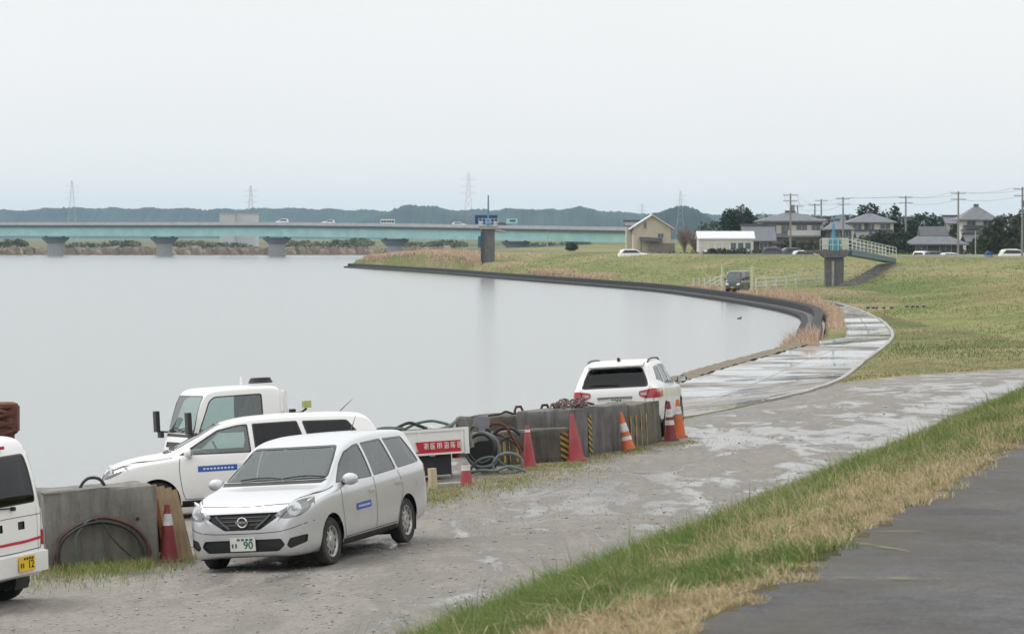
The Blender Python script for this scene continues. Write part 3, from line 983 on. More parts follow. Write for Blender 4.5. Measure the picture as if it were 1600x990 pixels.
def weeds():
    """short weeds at the foot of the blocks and in the verge between the yard and the barriers"""
    PX = []
    spots = [((60, 900), (300, 880), 30, 1.5), ((75, 885), (245, 878), 20, 2.0), ((80, 890), (240, 882), 14, 2.0), ((660, 777), (800, 755), 26, 0.8), ((670, 772), (830, 746), 22, 0.8), ((790, 748), (960, 724), 26, 0.7), ((760, 752), (900, 734), 22, 0.7), ((800, 735), (905, 726), 8, 0.9),
             ((900, 722), (1010, 700), 8, 0.8), ((985, 690), (1012, 684), 4, 2.4), ((1000, 700), (1090, 690), 7, 0.5), ((640, 785), (720, 768), 16, 0.9)]
    P, H, Cc = [], [], []
    for (a, b, thick, hh) in spots:
        n = int(520 * max(6, abs(b[0] - a[0]) / 40) * (0.7 if hh < 1 else 1))
        A, B = on(*a), on(*b)
        d = (B - A)
        t = rng.uniform(0, 1, n)
        sp = thick / 5000 * A.y * A.y / 4.1 * 0.5
        x = A.x + d.x * t + rng.normal(0, 0.07, n); y_ = A.y + d.y * t + rng.normal(0, sp, n)
        zz = ground(x, y_)
        k = wob(x, y_, 0.8) > rng.uniform(-1.2, 0.5, n)
        x, y_, zz = x[k], y_[k], zz[k]; n = len(x)
        P.append(np.stack([x, y_, zz - 0.01], -1)); H.append(rng.uniform(0.03, 0.10, n) * hh)
        g = rng.uniform(0, 1, (n, 1)) < (0.82 if hh >= 1 else 0.6)
        Cc.append(np.where(g, GREEN + (YGREEN - GREEN) * rng.uniform(0, 1, (n, 1)) * (0.4 if hh > 2 else 1), np.where(rng.uniform(0, 1, (n, 1)) < .5, STRAW, PINK) * 0.85) * rng.uniform(0.7, 1.2, (n, 1)))
    P, H, Cc = np.concatenate(P), np.concatenate(H), np.concatenate(Cc)
    n = len(P)
    blades('verge_weeds', P, H, np.maximum(0.006, P[:, 1] * 0.00017) * rng.uniform(.8, 1.5, n), rng.normal(0, .6, (n, 2)), Cc, G['blade'],
           'short green weeds growing along the foot of the concrete blocks', 'weeds')
weeds()

def meadow_tufts():
    x, y = scatter_polar(300000, 70, 520, -9, 11.5)
    z, sb, sl, T = ground(x, y, True)
    sy = sdist(YARD, x, y)
    xr = np.interp(y, np.array(PROM_R)[:, 1], np.array(PROM_R)[:, 0])
    k = (sl > 0.3) & (((sl < T) & (y > 96)) | ((sl >= T) & (sy > 0.35) & (x > xr + 0.35)))
    x, y, z, sb, sl, T = [a[k] for a in (x, y, z, sb, sl, T)]
    n = len(x)
    q = 0.5 + 0.5 * wob(x, y * 0.45, 0.03) + 0.22 * wob(x, y, 0.08) + 0.10 * (sl < T)
    near = np.clip((135 - y) / 45, 0, 1)            # greener towards the yard
    dry = np.exp(-(((x / y - 0.150) / 0.022) ** 2) - ((y - 235) / 40) ** 2) + 0.9 * np.exp(-(((x / y - 0.135) / 0.010) ** 2) - ((y - 172) / 22) ** 2)
    pg = np.clip(-0.15 + 1.15 * q + 0.18 * near - 0.8 * dry + 0.22 * (sl < T), 0.04, 0.96)
    off = sl - T
    pg = np.where((off > 0.3) & (off < 1.7) & (y > 150), 0.02, pg); pg = np.where((off > -5) & (off < 0) & (y > 150), np.clip(pg + 0.35, 0, 0.97), pg); pg = np.where((sl < 2.0) & (y > 150), 0.25 * pg, pg)
    g = (rng.uniform(0, 1, n) < pg)[:, None]
    t = rng.uniform(0, 1, (n, 1))
    C = np.where(g, np.array([0.215, 0.255, 0.085]) * (1 - t) + np.array([0.125, 0.195, 0.05]) * t, np.where(t < 0.55, STRAW * 0.72, PINK * 0.72)) * rng.uniform(0.75, 1.15, (n, 1)) * np.where(sl < T, 1.22, 0.95)[:, None]  # slope lighter, meadow darker: the levee's shading is put into the blade colour
    H = rng.uniform(0.05, 0.16, n) * (0.6 + 0.8 * q)
    W = np.maximum(0.02, y * 0.00026) * rng.uniform(.7, 1.5, n)
    blades('meadow_grass', np.stack([x, y, z - 0.02], -1), H, W, rng.normal(0, 0.6, (n, 2)), C, G['blade'], 'patchy green and brown grass over the riverside meadow and far levee', 'grass')
meadow_tufts()

# dry reeds: clumps at the bend and a belt behind the far wall
REED = np.array([0.60, 0.43, 0.31]); REED2 = np.array([0.70, 0.55, 0.42]); REED3 = np.array([0.50, 0.33, 0.24])
def reeds(name, P, H, label, cat, group=None, wk=0.00022):
    n = len(P)
    t = rng.uniform(0, 1, (n, 1))
    C = np.where(t < .4, REED, np.where(t < .75, REED2, REED3)) * rng.uniform(0.75, 1.15, (n, 1))
    o = blades(name, P, H, np.maximum(0.012, P[:, 1] * wk) * rng.uniform(.8, 1.6, n), rng.normal(0, 0.28, (n, 2)) + np.array([-0.06, 0]), C, G['blade'], label, cat)
    return o
def clump(cx, cy, rx, ry, n, h):
    a = rng.uniform(0, 6.283, n); r = np.sqrt(rng.uniform(0, 1, n))
    x = cx + rx * r * np.cos(a); y = cy + ry * r * np.sin(a)
    z = np.maximum(ground(x, y), 0.0)
    return np.stack([x, y, z - .05], -1), h * rng.uniform(0.45, 1.1, n) * (1.1 - 0.5 * r)
A = [clump(bank_at(147, 0.35), 147, 0.9, 2.0, 520, 1.25), clump(bank_at(152, 0.2), 152, 0.85, 3, 560, 1.5), clump(bank_at(158, 0.6), 158, 0.6, 3.5, 260, 1.0), clump(bank_at(144, 0.7), 144, 0.7, 2, 260, 0.6)]
reeds('reed_clump', np.concatenate([a[0] for a in A]), np.concatenate([a[1] for a in A]), 'tall dry tan reeds at the water edge where the promenade bends', 'reeds')
A = [clump(bank_at(yy, 1.75), yy, 0.4, 4.0, 150, 0.6) for yy in np.arange(170, 236, 5)]
reeds('reed_clump', np.concatenate([a[0] for a in A]), np.concatenate([a[1] for a in A]), 'thin line of dry reeds between the dark wall and the bending promenade', 'reeds')
A = [clump(bank_at(yy, 2.2), yy, 0.8, 7.0, 330, 1.0 if yy < 262 else 0.7) for yy in (238, 246, 254, 262)]
reeds('reed_clump', np.concatenate([a[0] for a in A]), np.concatenate([a[1] for a in A]), 'pinkish dry reeds behind the wall right of the parked dark van', 'reeds')
def far_reeds():
    yy = rng.uniform(268, 565, 26000)
    x = bank_at(yy, 0) + 1.2 + np.abs(rng.normal(0, 1, len(yy))) * np.interp(yy, [268, 330, 480, 565], [0.7, 1.2, 2.2, 4.0])
    k = ((np.sin(yy * 0.21) + np.sin(yy * 0.067 + 1) + rng.normal(0, .6, len(yy))) > np.interp(yy, [268, 300, 400, 500, 560], [1.1, 0.9, 0.6, -0.1, -1.3]))
    x, yy = x[k], yy[k]
    z = np.maximum(ground(x, yy), 0.3)
    H = rng.uniform(0.3, 0.95, len(x)) * np.interp(yy, [268, 400, 520, 565], [0.45, 0.5, 0.55, 0.85])
    reeds('reed_belt', np.stack([x, yy, z - .05], -1), H, 'brown reed belt along the dark far wall out to the point', 'reeds', wk=0.0003)
far_reeds()

# loose stones on the yard
def pebbles():
    x, y = scatter_polar(60000, 27, 75)
    z, sb, sl, T = ground(x, y, True)
    sy = sdist(YARD, x, y)
    k = (sl > T + 0.1) & (sy < -0.3) & (sb > 1.2) & (wob(x, y, 0.12) + 0.6 * wob(x, y, .5) > rng.uniform(-0.9, 1.5, len(x)))
    x, y, z = x[k][:4000], y[k][:4000], z[k][:4000]
    n = len(x)
    s = rng.gamma(2.0, 0.0045, n) + 0.005
    base = np.array([(1, 0, 0), (0, 1, 0), (-1, 0, 0), (0, -1, 0), (0.1, 0.1, 0.62), (0, 0, -0.5)])
    a = rng.uniform(0, 6.28, n); ca, sa = np.cos(a), np.sin(a)
    B = base[None] * (s[:, None, None] * rng.uniform(0.6, 1.3, (n, 6, 1)))
    V = np.stack([x[:, None] + B[..., 0] * ca[:, None] - B[..., 1] * sa[:, None], y[:, None] + B[..., 0] * sa[:, None] + B[..., 1] * ca[:, None], z[:, None] + B[..., 2] + s[:, None] * 0.15], -1).reshape(-1, 3)
    f = np.array([(0, 1, 4), (1, 2, 4), (2, 3, 4), (3, 0, 4), (1, 0, 5), (2, 1, 5), (3, 2, 5), (0, 3, 5)])
    F = (np.arange(n)[:, None, None] * 6 + f[None]).reshape(-1, 3)
    g = rng.uniform(0.32, 0.6, (n, 1)); C = np.repeat(np.concatenate([g, g * .96, g * .9], 1), 6, 0)
    o = link('loose_stones', fast_mesh('loose_stones', V, F, C, G['blade']))
    tag(o, 'loose grey stones scattered over the gravel yard', 'stones', None, 'stuff')
pebbles()
# ------------------------------------------------------------------ vehicle construction
def section(zb, zt, w, belt, ti, rr):
    bl = max(min(belt, zt - 0.07), zb + 0.45 * (zt - zb))
    gh = zt - bl
    g = min(1, max(0, (gh - 0.09) / 0.28))
    wr = w * (0.90 + (ti - 0.90) * g)
    wb = w * (0.978 - 0.008 * g)
    r = min(rr, gh * 0.55)
    rx = r * 1.5
    h = bl - zb
    P = [(0, zb), (0.55 * w, zb), (0.88 * w, zb), (0.965 * w, zb + 0.10 * h), (0.992 * w, zb + 0.24 * h), (w, zb + 0.45 * h), (0.998 * w, zb + 0.68 * h), (0.99 * w, bl - 0.13 * h), (wb, bl)]
    for t in (0.35, 0.7):
        P.append((wb + (wr - wb) * t + 0.012 * g, bl + (gh - r) * t))
    P.append((wr, zt - r))
    for a in (35, 65):
        P.append((wr - rx * (1 - math.cos(R(a))), zt - r + (r - 0.012) * math.sin(R(a))))
    P += [(wr - rx, zt - 0.012), (0.5 * (wr - rx), zt - 0.003), (0, zt)]
    return P

def body_bm(sp, step=0.06, fine=2):
    x0, x1 = sp['top'][0][0], sp['top'][-1][0]
    keys = set([round(x0, 4), round(x1, 4)])
    n = int((x1 - x0) / step)
    keys |= set(round(x0 + (x1 - x0) * i / n, 4) for i in range(n + 1))
    if step < 0.1:
        for e, s in ((x0, 1), (x1, -1)):
            keys |= set(round(e + s * q, 4) for q in (0.004, 0.01, 0.02, 0.032, 0.046, 0.075, 0.095, 0.12, 0.15, 0.18, 0.21))
    xs = sorted(keys)
    f = lambda k: pchip([p[0] for p in sp[k]], [p[1] for p in sp[k]], xs)
    top, bot, wid, belt = f('top'), f('bot'), f('wid'), f('belt')
    bm = bmesh.new()
    rows = []
    for i, x in enumerate(xs):
        P = section(bot[i], top[i], wid[i], belt[i], sp.get('ti', 0.78), sp.get('rr', 0.09))
        Q = catmull(P, fine) if fine > 1 else P
        ring = [(p[0], p[1]) for p in Q] + [(-p[0], p[1]) for p in Q[-2:0:-1]]
        rows.append([bm.verts.new((x, a, b)) for a, b in ring])
    m = len(rows[0])
    for a, b in zip(rows, rows[1:]):
        for k in range(m):
            l = (k + 1) % m
            bm.faces.new((a[k], a[l], b[l], b[k]))
    for row in (rows[0], rows[-1]):
        c = bm.verts.new((row[0].co.x, 0, sum(v.co.z for v in row) / m))
        for k in range(m): bm.faces.new((row[k], row[(k + 1) % m], c))
    bmesh.ops.recalc_face_normals(bm, faces=bm.faces)
    bm.normal_update()
    lay = bm.verts.layers.float_vector.new('n0')
    for v in bm.verts: v[lay] = v.normal
    return bm

def arches(bm, axles, ra, zr, ymin):
    kill = []
    for f in bm.faces:
        c = f.calc_center_median()
        for xa in axles:
            if abs(c.y) > ymin and math.hypot(c.x - xa, c.z - zr) < ra:
                kill.append(f); break
    bmesh.ops.delete(bm, geom=kill, context='FACES')
    for v in bm.verts:
        if any(len(e.link_faces) == 1 for e in v.link_edges) and abs(v.co.y) > ymin:
            for xa in axles:
                dx, dz = v.co.x - xa, v.co.z - zr
                d = math.hypot(dx, dz)
                if abs(d - ra) < 0.09 and d > 1e-4:
                    v.co.x, v.co.z = xa + dx / d * ra, zr + dz / d * ra
                    break

def pip(poly, p):
    c = False; n = len(poly); j = n - 1
    for i in range(n):
        a, b = poly[i], poly[j]
        if (a[1] > p[1]) != (b[1] > p[1]) and p[0] < (b[0] - a[0]) * (p[1] - a[1]) / (b[1] - a[1]) + a[0]: c = not c
        j = i
    return c

AX = {'X': (0, 1, 2), 'Y': (1, 0, 2), 'Z': (2, 0, 1)}
def sel(bm, poly, axis, sign, nmin, lim):
    k, a, b = AX[axis]
    u0, u1 = min(p[0] for p in poly), max(p[0] for p in poly); v0, v1 = min(p[1] for p in poly), max(p[1] for p in poly)
    out = []
    for f in bm.faces:
        if f.normal[k] * sign <= nmin: continue
        us = [v.co[a] for v in f.verts]; vs = [v.co[b] for v in f.verts]
        if max(us) < u0 - 1e-4 or min(us) > u1 + 1e-4 or max(vs) < v0 - 1e-4 or min(vs) > v1 + 1e-4: continue
        if f.calc_center_median()[k] * sign < lim: continue
        out.append(f)
    return out

def cut(bm, poly, axis, sign, nmin=0.12, lim=0.05):
    """split the shell along the outline of poly (seen along an axis) and return the faces inside it"""
    k, a, b = AX[axis]
    n = len(poly)
    bm.normal_update()
    for i in range(n):
        p, q = poly[i], poly[(i + 1) % n]
        fs = sel(bm, poly, axis, sign, nmin, lim)
        if not fs: return []
        geo = set(fs)
        for f in fs: geo.update(f.edges); geo.update(f.verts)
        co = [0, 0, 0]; no = [0, 0, 0]
        co[a], co[b] = p; no[a], no[b] = -(q[1] - p[1]), q[0] - p[0]
        if abs(no[a]) + abs(no[b]) < 1e-7: continue
        bmesh.ops.bisect_plane(bm, geom=list(geo), dist=1e-5, plane_co=co, plane_no=no)
    return [f for f in sel(bm, poly, axis, sign, nmin, lim) if pip(poly, (f.calc_center_median()[a], f.calc_center_median()[b]))]

def bm_object(bm, name, mat, parent):
    lay = bm.verts.layers.float_vector.get('n0')
    me = bpy.data.meshes.new(name)
    for f in bm.faces: f.smooth = True
    nr = [tuple(v[lay]) for v in bm.verts] if lay else None
    bm.to_mesh(me)
    if nr and len(nr) == len(me.vertices) and len(nr): me.normals_split_custom_set_from_vertices(nr)
    return link(name, me, mat, parent)

def take(bm, faces, name, mat, parent, push=0.0, rim=False):
    """lift faces out of the shell as a part of their own, moved along the surface normal by push"""
    if not faces: return None
    lay = bm.verts.layers.float_vector['n0']
    nb = bmesh.new(); nl = nb.verts.layers.float_vector.new('n0')
    mp_ = {}
    fset = set(faces)
    for f in faces:
        for v in f.verts:
            if v not in mp_:
                nv = nb.verts.new(v.co + Vector(v[lay]).normalized() * push); nv[nl] = v[lay]; mp_[v] = nv
    for f in faces:
        try: nb.faces.new([mp_[v] for v in f.verts])
        except ValueError: pass
    if rim and abs(push) > 1e-4:      # close the step between the shell and the sunk part
        for f in faces:
            for e in f.edges:
                if sum(1 for g in e.link_faces if g in fset) == 1:
                    v1, v2 = e.verts
                    o1, o2 = nb.verts.new(v1.co), nb.verts.new(v2.co)
                    o1[nl] = v1[lay]; o2[nl] = v2[lay]
                    try: nb.faces.new((mp_[v1], mp_[v2], o2, o1))
                    except ValueError: pass
    bmesh.ops.delete(bm, geom=faces, context='FACES')
    o = bm_object(nb, name, mat, parent); nb.free()
    return o

def rnd(poly, r, n=3):
    """round the corners of a polygon"""
    out = []; m = len(poly)
    for i in range(m):
        p0, p1, p2 = Vector(poly[i - 1]), Vector(poly[i]), Vector(poly[(i + 1) % m])
        a = p1 + (p0 - p1).normalized() * min(r, (p0 - p1).length * 0.45)
        b = p1 + (p2 - p1).normalized() * min(r, (p2 - p1).length * 0.45)
        for k in range(n + 1):
            t = k / n
            q = a * (1 - t) ** 2 + p1 * 2 * t * (1 - t) + b * t * t
            out.append((q.x, q.y))
    return out

def shrink(poly, d):
    """inset a polygon by moving each edge inwards"""
    m = len(poly)
    ar = sum(poly[i][0] * poly[(i + 1) % m][1] - poly[(i + 1) % m][0] * poly[i][1] for i in range(m))
    s = 1 if ar > 0 else -1
    L = []
    for i in range(m):
        p, q = Vector(poly[i]), Vector(poly[(i + 1) % m]); e = (q - p).normalized()
        nrm = Vector((-e.y, e.x)) * s
        L.append((p + nrm * d, e))
    out = []
    for i in range(m):
        (p, e), (q, f) = L[i - 1], L[i]
        den = e.x * f.y - e.y * f.x
        if abs(den) < 1e-6: out.append(tuple(q)); continue
        t = ((q.x - p.x) * f.y - (q.y - p.y) * f.x) / den
        out.append(tuple(p + e * t))
    return out

def pane(bm, poly, axis, sign, parent, gmat, r=0.03, fr=0.022, frame_mat=None, name='window'):
    """a window: black frame ring plus a pane of glass, both cut from the shell"""
    outer = rnd(poly, r); inner = rnd(shrink(poly, fr), max(0.008, r - fr * 0.5))
    fo = cut(bm, outer, axis, sign)
    fi = cut(bm, inner, axis, sign)
    k, a, b = AX[axis]
    ring = [f for f in sel(bm, outer, axis, sign, 0.12, 0.05) if pip(outer, (f.calc_center_median()[a], f.calc_center_median()[b])) and f not in set(fi)]
    g = take(bm, fi, name, gmat, parent, -0.006)
    fr_o = take(bm, ring, 'window_frame', frame_mat or G['blackgloss'], g if g else parent, -0.001)
    return g

def on_shell(bvh, u, v, axis, sign):
    k, a, b = AX[axis]
    o = [0, 0, 0]; d = [0, 0, 0]
    o[k] = 5.0 * sign; d[k] = -sign; o[a] = u; o[b] = v
    hit = bvh.ray_cast(Vector(o), Vector(d))
    return (hit[0], hit[1]) if hit[0] is not None else (None, None)

def seam(mb, bvh, line, axis, sign, w=0.009, off=0.0025, n=6):
    """dark joint line lying on the shell"""
    P = [Vector(p) for p in catmull(line, n)] if len(line) > 2 else [Vector(line[0]).lerp(Vector(line[1]), i / 12) for i in range(13)]
    prev = None
    for i, p in enumerate(P):
        t = (P[min(i + 1, len(P) - 1)] - P[max(i - 1, 0)]).normalized(); nn = Vector((-t.y, t.x)) * w / 2
        r = []
        for s in (-1, 1):
            c, nr = on_shell(bvh, p.x + nn.x * s, p.y + nn.y * s, axis, sign)
            if c is None: r = None; break
            r.append(c + nr * off * (1 if nr[AX[axis][0]] * sign > 0 else -1))
        if r and prev: mb.add([prev[0], prev[1], r[1], r[0]], [(0, 1, 2, 3)])
        prev = r

def decal(bvh, poly, axis, sign, off=0.004, n=6):
    """a flat print lying on the shell: grid over the polygon's bounding quad (4 corners)"""
    m = MB(); A, B, C, D = [Vector(p) for p in poly]
    vs = []
    for i in range(n + 1):
        for j in range(n + 1):
            p = A.lerp(B, i / n).lerp(D.lerp(C, i / n), j / n)
            c, nr = on_shell(bvh, p.x, p.y, axis, sign)
            if c is None: return None
            vs.append(c + nr * off * (1 if nr[AX[axis][0]] * sign > 0 else -1))
    m.add(vs, [(i * (n + 1) + j, (i + 1) * (n + 1) + j, (i + 1) * (n + 1) + j + 1, i * (n + 1) + j + 1) for i in range(n) for j in range(n)])
    return m

def wheel(parent, x, y, r, w, side, style='steel', n=28):
    """tyre with a rim inside it; side +1 is the car's left"""
    mt = Matrix.Translation((x, y, r)) @ Matrix.Rotation(-side * math.pi / 2, 4, 'X')
    ri = r * 0.66
    m = MB()
    m.lathe([(ri, -w / 2 + .01), (r * 0.93, -w / 2), (r * 0.985, -w / 2 + .02), (r, -w * .3), (r, w * .3), (r * 0.985, w / 2 - .02), (r * 0.93, w / 2), (ri * 1.02, w / 2 - .004), (ri, w / 2 - .02)], n, mt, close=True)
    t = m.build('wheel', G['rubber'], parent, True)
    k = MB()
    k.lathe([(ri * 1.0, w / 2 - .03), (ri * 0.99, w / 2 - .008), (ri * 0.93, w / 2 - .012), (ri * 0.86, w / 2 - .035), (ri * 0.55, w / 2 - .022), (ri * 0.36, w / 2 - .02), (ri * 0.30, w / 2 - .006), (0, w / 2 - .004)], n, mt)
    k.build('rim', G['steel_wheel'], t, True)
    h = MB()
    if style == 'steel':
        for q in range(10):
            a = 2 * math.pi * q / 10
            c = mt @ Vector((math.cos(a) * ri * 0.72, math.sin(a) * ri * 0.72, w / 2 - 0.0275))
            h.box(c, (0.05, 0.006, 0.034), Matrix.Rotation(a * side * -1, 3, 'Y'))
    else:
        for q in range(5):
            for s_ in (-0.2, 0.2):
                a = 2 * math.pi * q / 5 + s_
                P = [mt @ Vector((math.cos(a + e) * ri * rr_, math.sin(a + e) * ri * rr_, w / 2 - .014)) for e, rr_ in ((-.10, .42), (-.15, .88), (.15, .88), (.10, .42))]
                h.add(P, [(0, 1, 2, 3)])
    h.build('rim_holes', G['black'], t)['kind'] = 'stuff'
    return t

def mirror_(parent, x, y, z, side, mat, s=1.0):
    m = MB()
    m.ball((x, y + side * 0.10 * s, z + .02), 0.1 * s, 10, 8, (0.62, 1.0, 0.72))
    o = m.build('wing_mirror', mat, parent, True)
    k = MB(); k.box((x - 0.02, y + side * 0.02, z - .03), (0.05, 0.09, 0.035)); k.build('mirror_arm', G['black'], o)
    g = MB(); g.box((x - 0.058 * s, y + side * 0.10 * s, z + .02), (0.012, 0.14 * s, 0.095 * s)); g.build('mirror_glass', G['chrome'], o)
    return o

def text_mesh(name, body, size, mat, parent, mtx, depth=0.002, bold=0.0):
    c = bpy.data.curves.new(name, 'FONT'); c.body = body; c.size = size; c.extrude = depth; c.align_x = 'CENTER'; c.align_y = 'CENTER'; c.offset = bold; c.resolution_u = 3
    t = bpy.data.objects.new(name, c); COL.objects.link(t)
    dg = bpy.context.evaluated_depsgraph_get(); dg.update()
    me = bpy.data.meshes.new_from_object(t.evaluated_get(dg))
    bpy.data.objects.remove(t)
    me.transform(mtx); me.materials.clear()
    return link(name, me, mat, parent)

def cabin(parent, xs, w, zseat, zdash, xdash, right=True, mat=None, rear=True, floor=(-1.9, 1.3)):
    mat = mat or G['seat']
    m = MB(); m.box(((floor[0] + floor[1]) / 2, 0, zseat - 0.22), (floor[1] - floor[0], w * 1.75, 0.08)); m.build('cabin_floor', G['black'], parent)
    m = MB(); m.prism([(xdash - .35, zseat), (xdash - .38, zdash - .06), (xdash - .2, zdash), (xdash + .25, zdash - .02), (xdash + .3, zseat)], -w * 0.84, w * 0.84, 'Y'); m.build('dashboard', G['black'], parent)
    for y in (-w * .43, w * .43):
        m = MB()
        x = xs[0]
        m.box((x + .18, y, zseat + .02), (0.5, 0.48, 0.16))
        m.box((x - .13, y, zseat + .34), (0.13, 0.46, 0.60), (0, -0.2, 0))
        m.box((x - .23, y, zseat + .72), (0.09, 0.26, 0.17), (0, -0.15, 0))
        me = m.mesh('seat')
        link('seat', me, mat, parent)
    if rear:
        m = MB(); x = xs[1]
        m.box((x + .18, 0, zseat + .02), (0.5, w * 1.55, 0.16)); m.box((x - .12, 0, zseat + .32), (0.13, w * 1.55, 0.52), (0, -0.2, 0))
        for y in (-.35, .35): m.box((x - .2, y, zseat + .63), (0.08, 0.24, 0.13))
        m.build('rear_seat', mat, parent)
    m = MB()
    y = -w * .43 if right else w * .43
    mt = Matrix.Translation((xdash - .48, y, zdash - .04)) @ Matrix.Rotation(-1.15, 4, 'Y')
    m.tube([mt @ Vector((0.18 * math.cos(a), 0.18 * math.sin(a), 0)) for a in np.linspace(0, 2 * math.pi, 17)[:-1]], 0.014, 6, True)
    m.bar(mt @ Vector((-.17, 0, 0)), mt @ Vector((.17, 0, 0)), .03, .02); m.cyl(mt @ Vector((0, 0, 0)), mt @ Vector((0, 0, -.25)), .03)
    m.build('steering_wheel', G['black'], parent)

def arch_liner(parent, axles, ra, zr, w, ymin):
    for xa in axles:
        for s in (-1, 1):
            m = MB(); n = 16
            ring = [(xa + ra * 1.0 * math.cos(a), zr + ra * 1.0 * math.sin(a)) for a in np.linspace(-0.45, math.pi + 0.45, n)]
            vs = [(x, s * (w - .02), z) for x, z in ring] + [(x, s * ymin * 0.9, z) for x, z in ring]
            m.add(vs, [(i, i + 1, i + 1 + n, i + n) for i in range(n - 1)])
            m.add([(x, s * ymin * 0.9, z) for x, z in ring], [tuple(range(n))])
            m.build('wheel_arch', G['black'], parent)

def number_plate(parent, pos, face, text, mat, w=0.33, h=0.165, tmat=None, lines=True):
    """face: plan angle of the plate's outward normal"""
    mt = Matrix.Translation(pos) @ Matrix.Rotation(face, 4, 'Z') @ Matrix.Rotation(math.pi / 2, 4, 'Z') @ Matrix.Rotation(math.pi / 2, 4, 'X')
    m = MB(); m.box((0, 0, 0), (w, h, 0.012)); me = m.mesh('licence_plate'); me.transform(mt)
    p = link('licence_plate', me, mat, parent)
    tm = tmat or G['plate_green']
    text_mesh('plate_number', text, h * 0.78, tm, p, mt @ Matrix.Translation((w * 0.22, -h * 0.10, 0.007)), 0.001, 0.003)
    k = MB()
    for i in range(2): k.box((-w * .40 + i * .045, -h * .1, .008), (.022, .05, .002))
    for i in range(4): k.box((-w * .16 + i * .055, h * .33, .008), (.038, .026, .002))
    k2 = k.mesh('plate_marks'); k2.transform(mt); link('plate_marks', k2, tm, p)['kind'] = 'stuff'
    return p

# ------------------------------------------------------------------ estate car (used for the silver one and the white one)
ESTATE = dict(
    top=[(-2.195, .62), (-2.19, .80), (-2.165, .97), (-2.10, 1.12), (-1.985, 1.33), (-1.91, 1.41), (-1.80, 1.452), (-1.3, 1.49), (-.6, 1.505), (-.1, 1.49), (.25, 1.44),
         (.72, 1.245), (1.17, 1.03), (1.26, .995), (1.55, .96), (1.85, .905), (2.02, .845), (2.10, .79), (2.16, .71), (2.19, .63), (2.20, .56)],
    bot=[(-2.195, .40), (-2.15, .32), (-1.8, .25), (0, .20), (1.8, .2), (2.1, .205), (2.18, .23), (2.20, .28)],
    wid=[(-2.195, .66), (-2.17, .74), (-2.1, .79), (-1.9, .825), (-1.4, .845), (0, .8475), (1.2, .845), (1.6, .83), (1.85, .80), (2.0, .755), (2.1, .69), (2.17, .60), (2.2, .52)],
    belt=[(-2.2, .95), (-1.8, .97), (0, .94), (1.0, .90), (1.5, .86), (2.2, .70)], ti=0.775, rr=0.085)

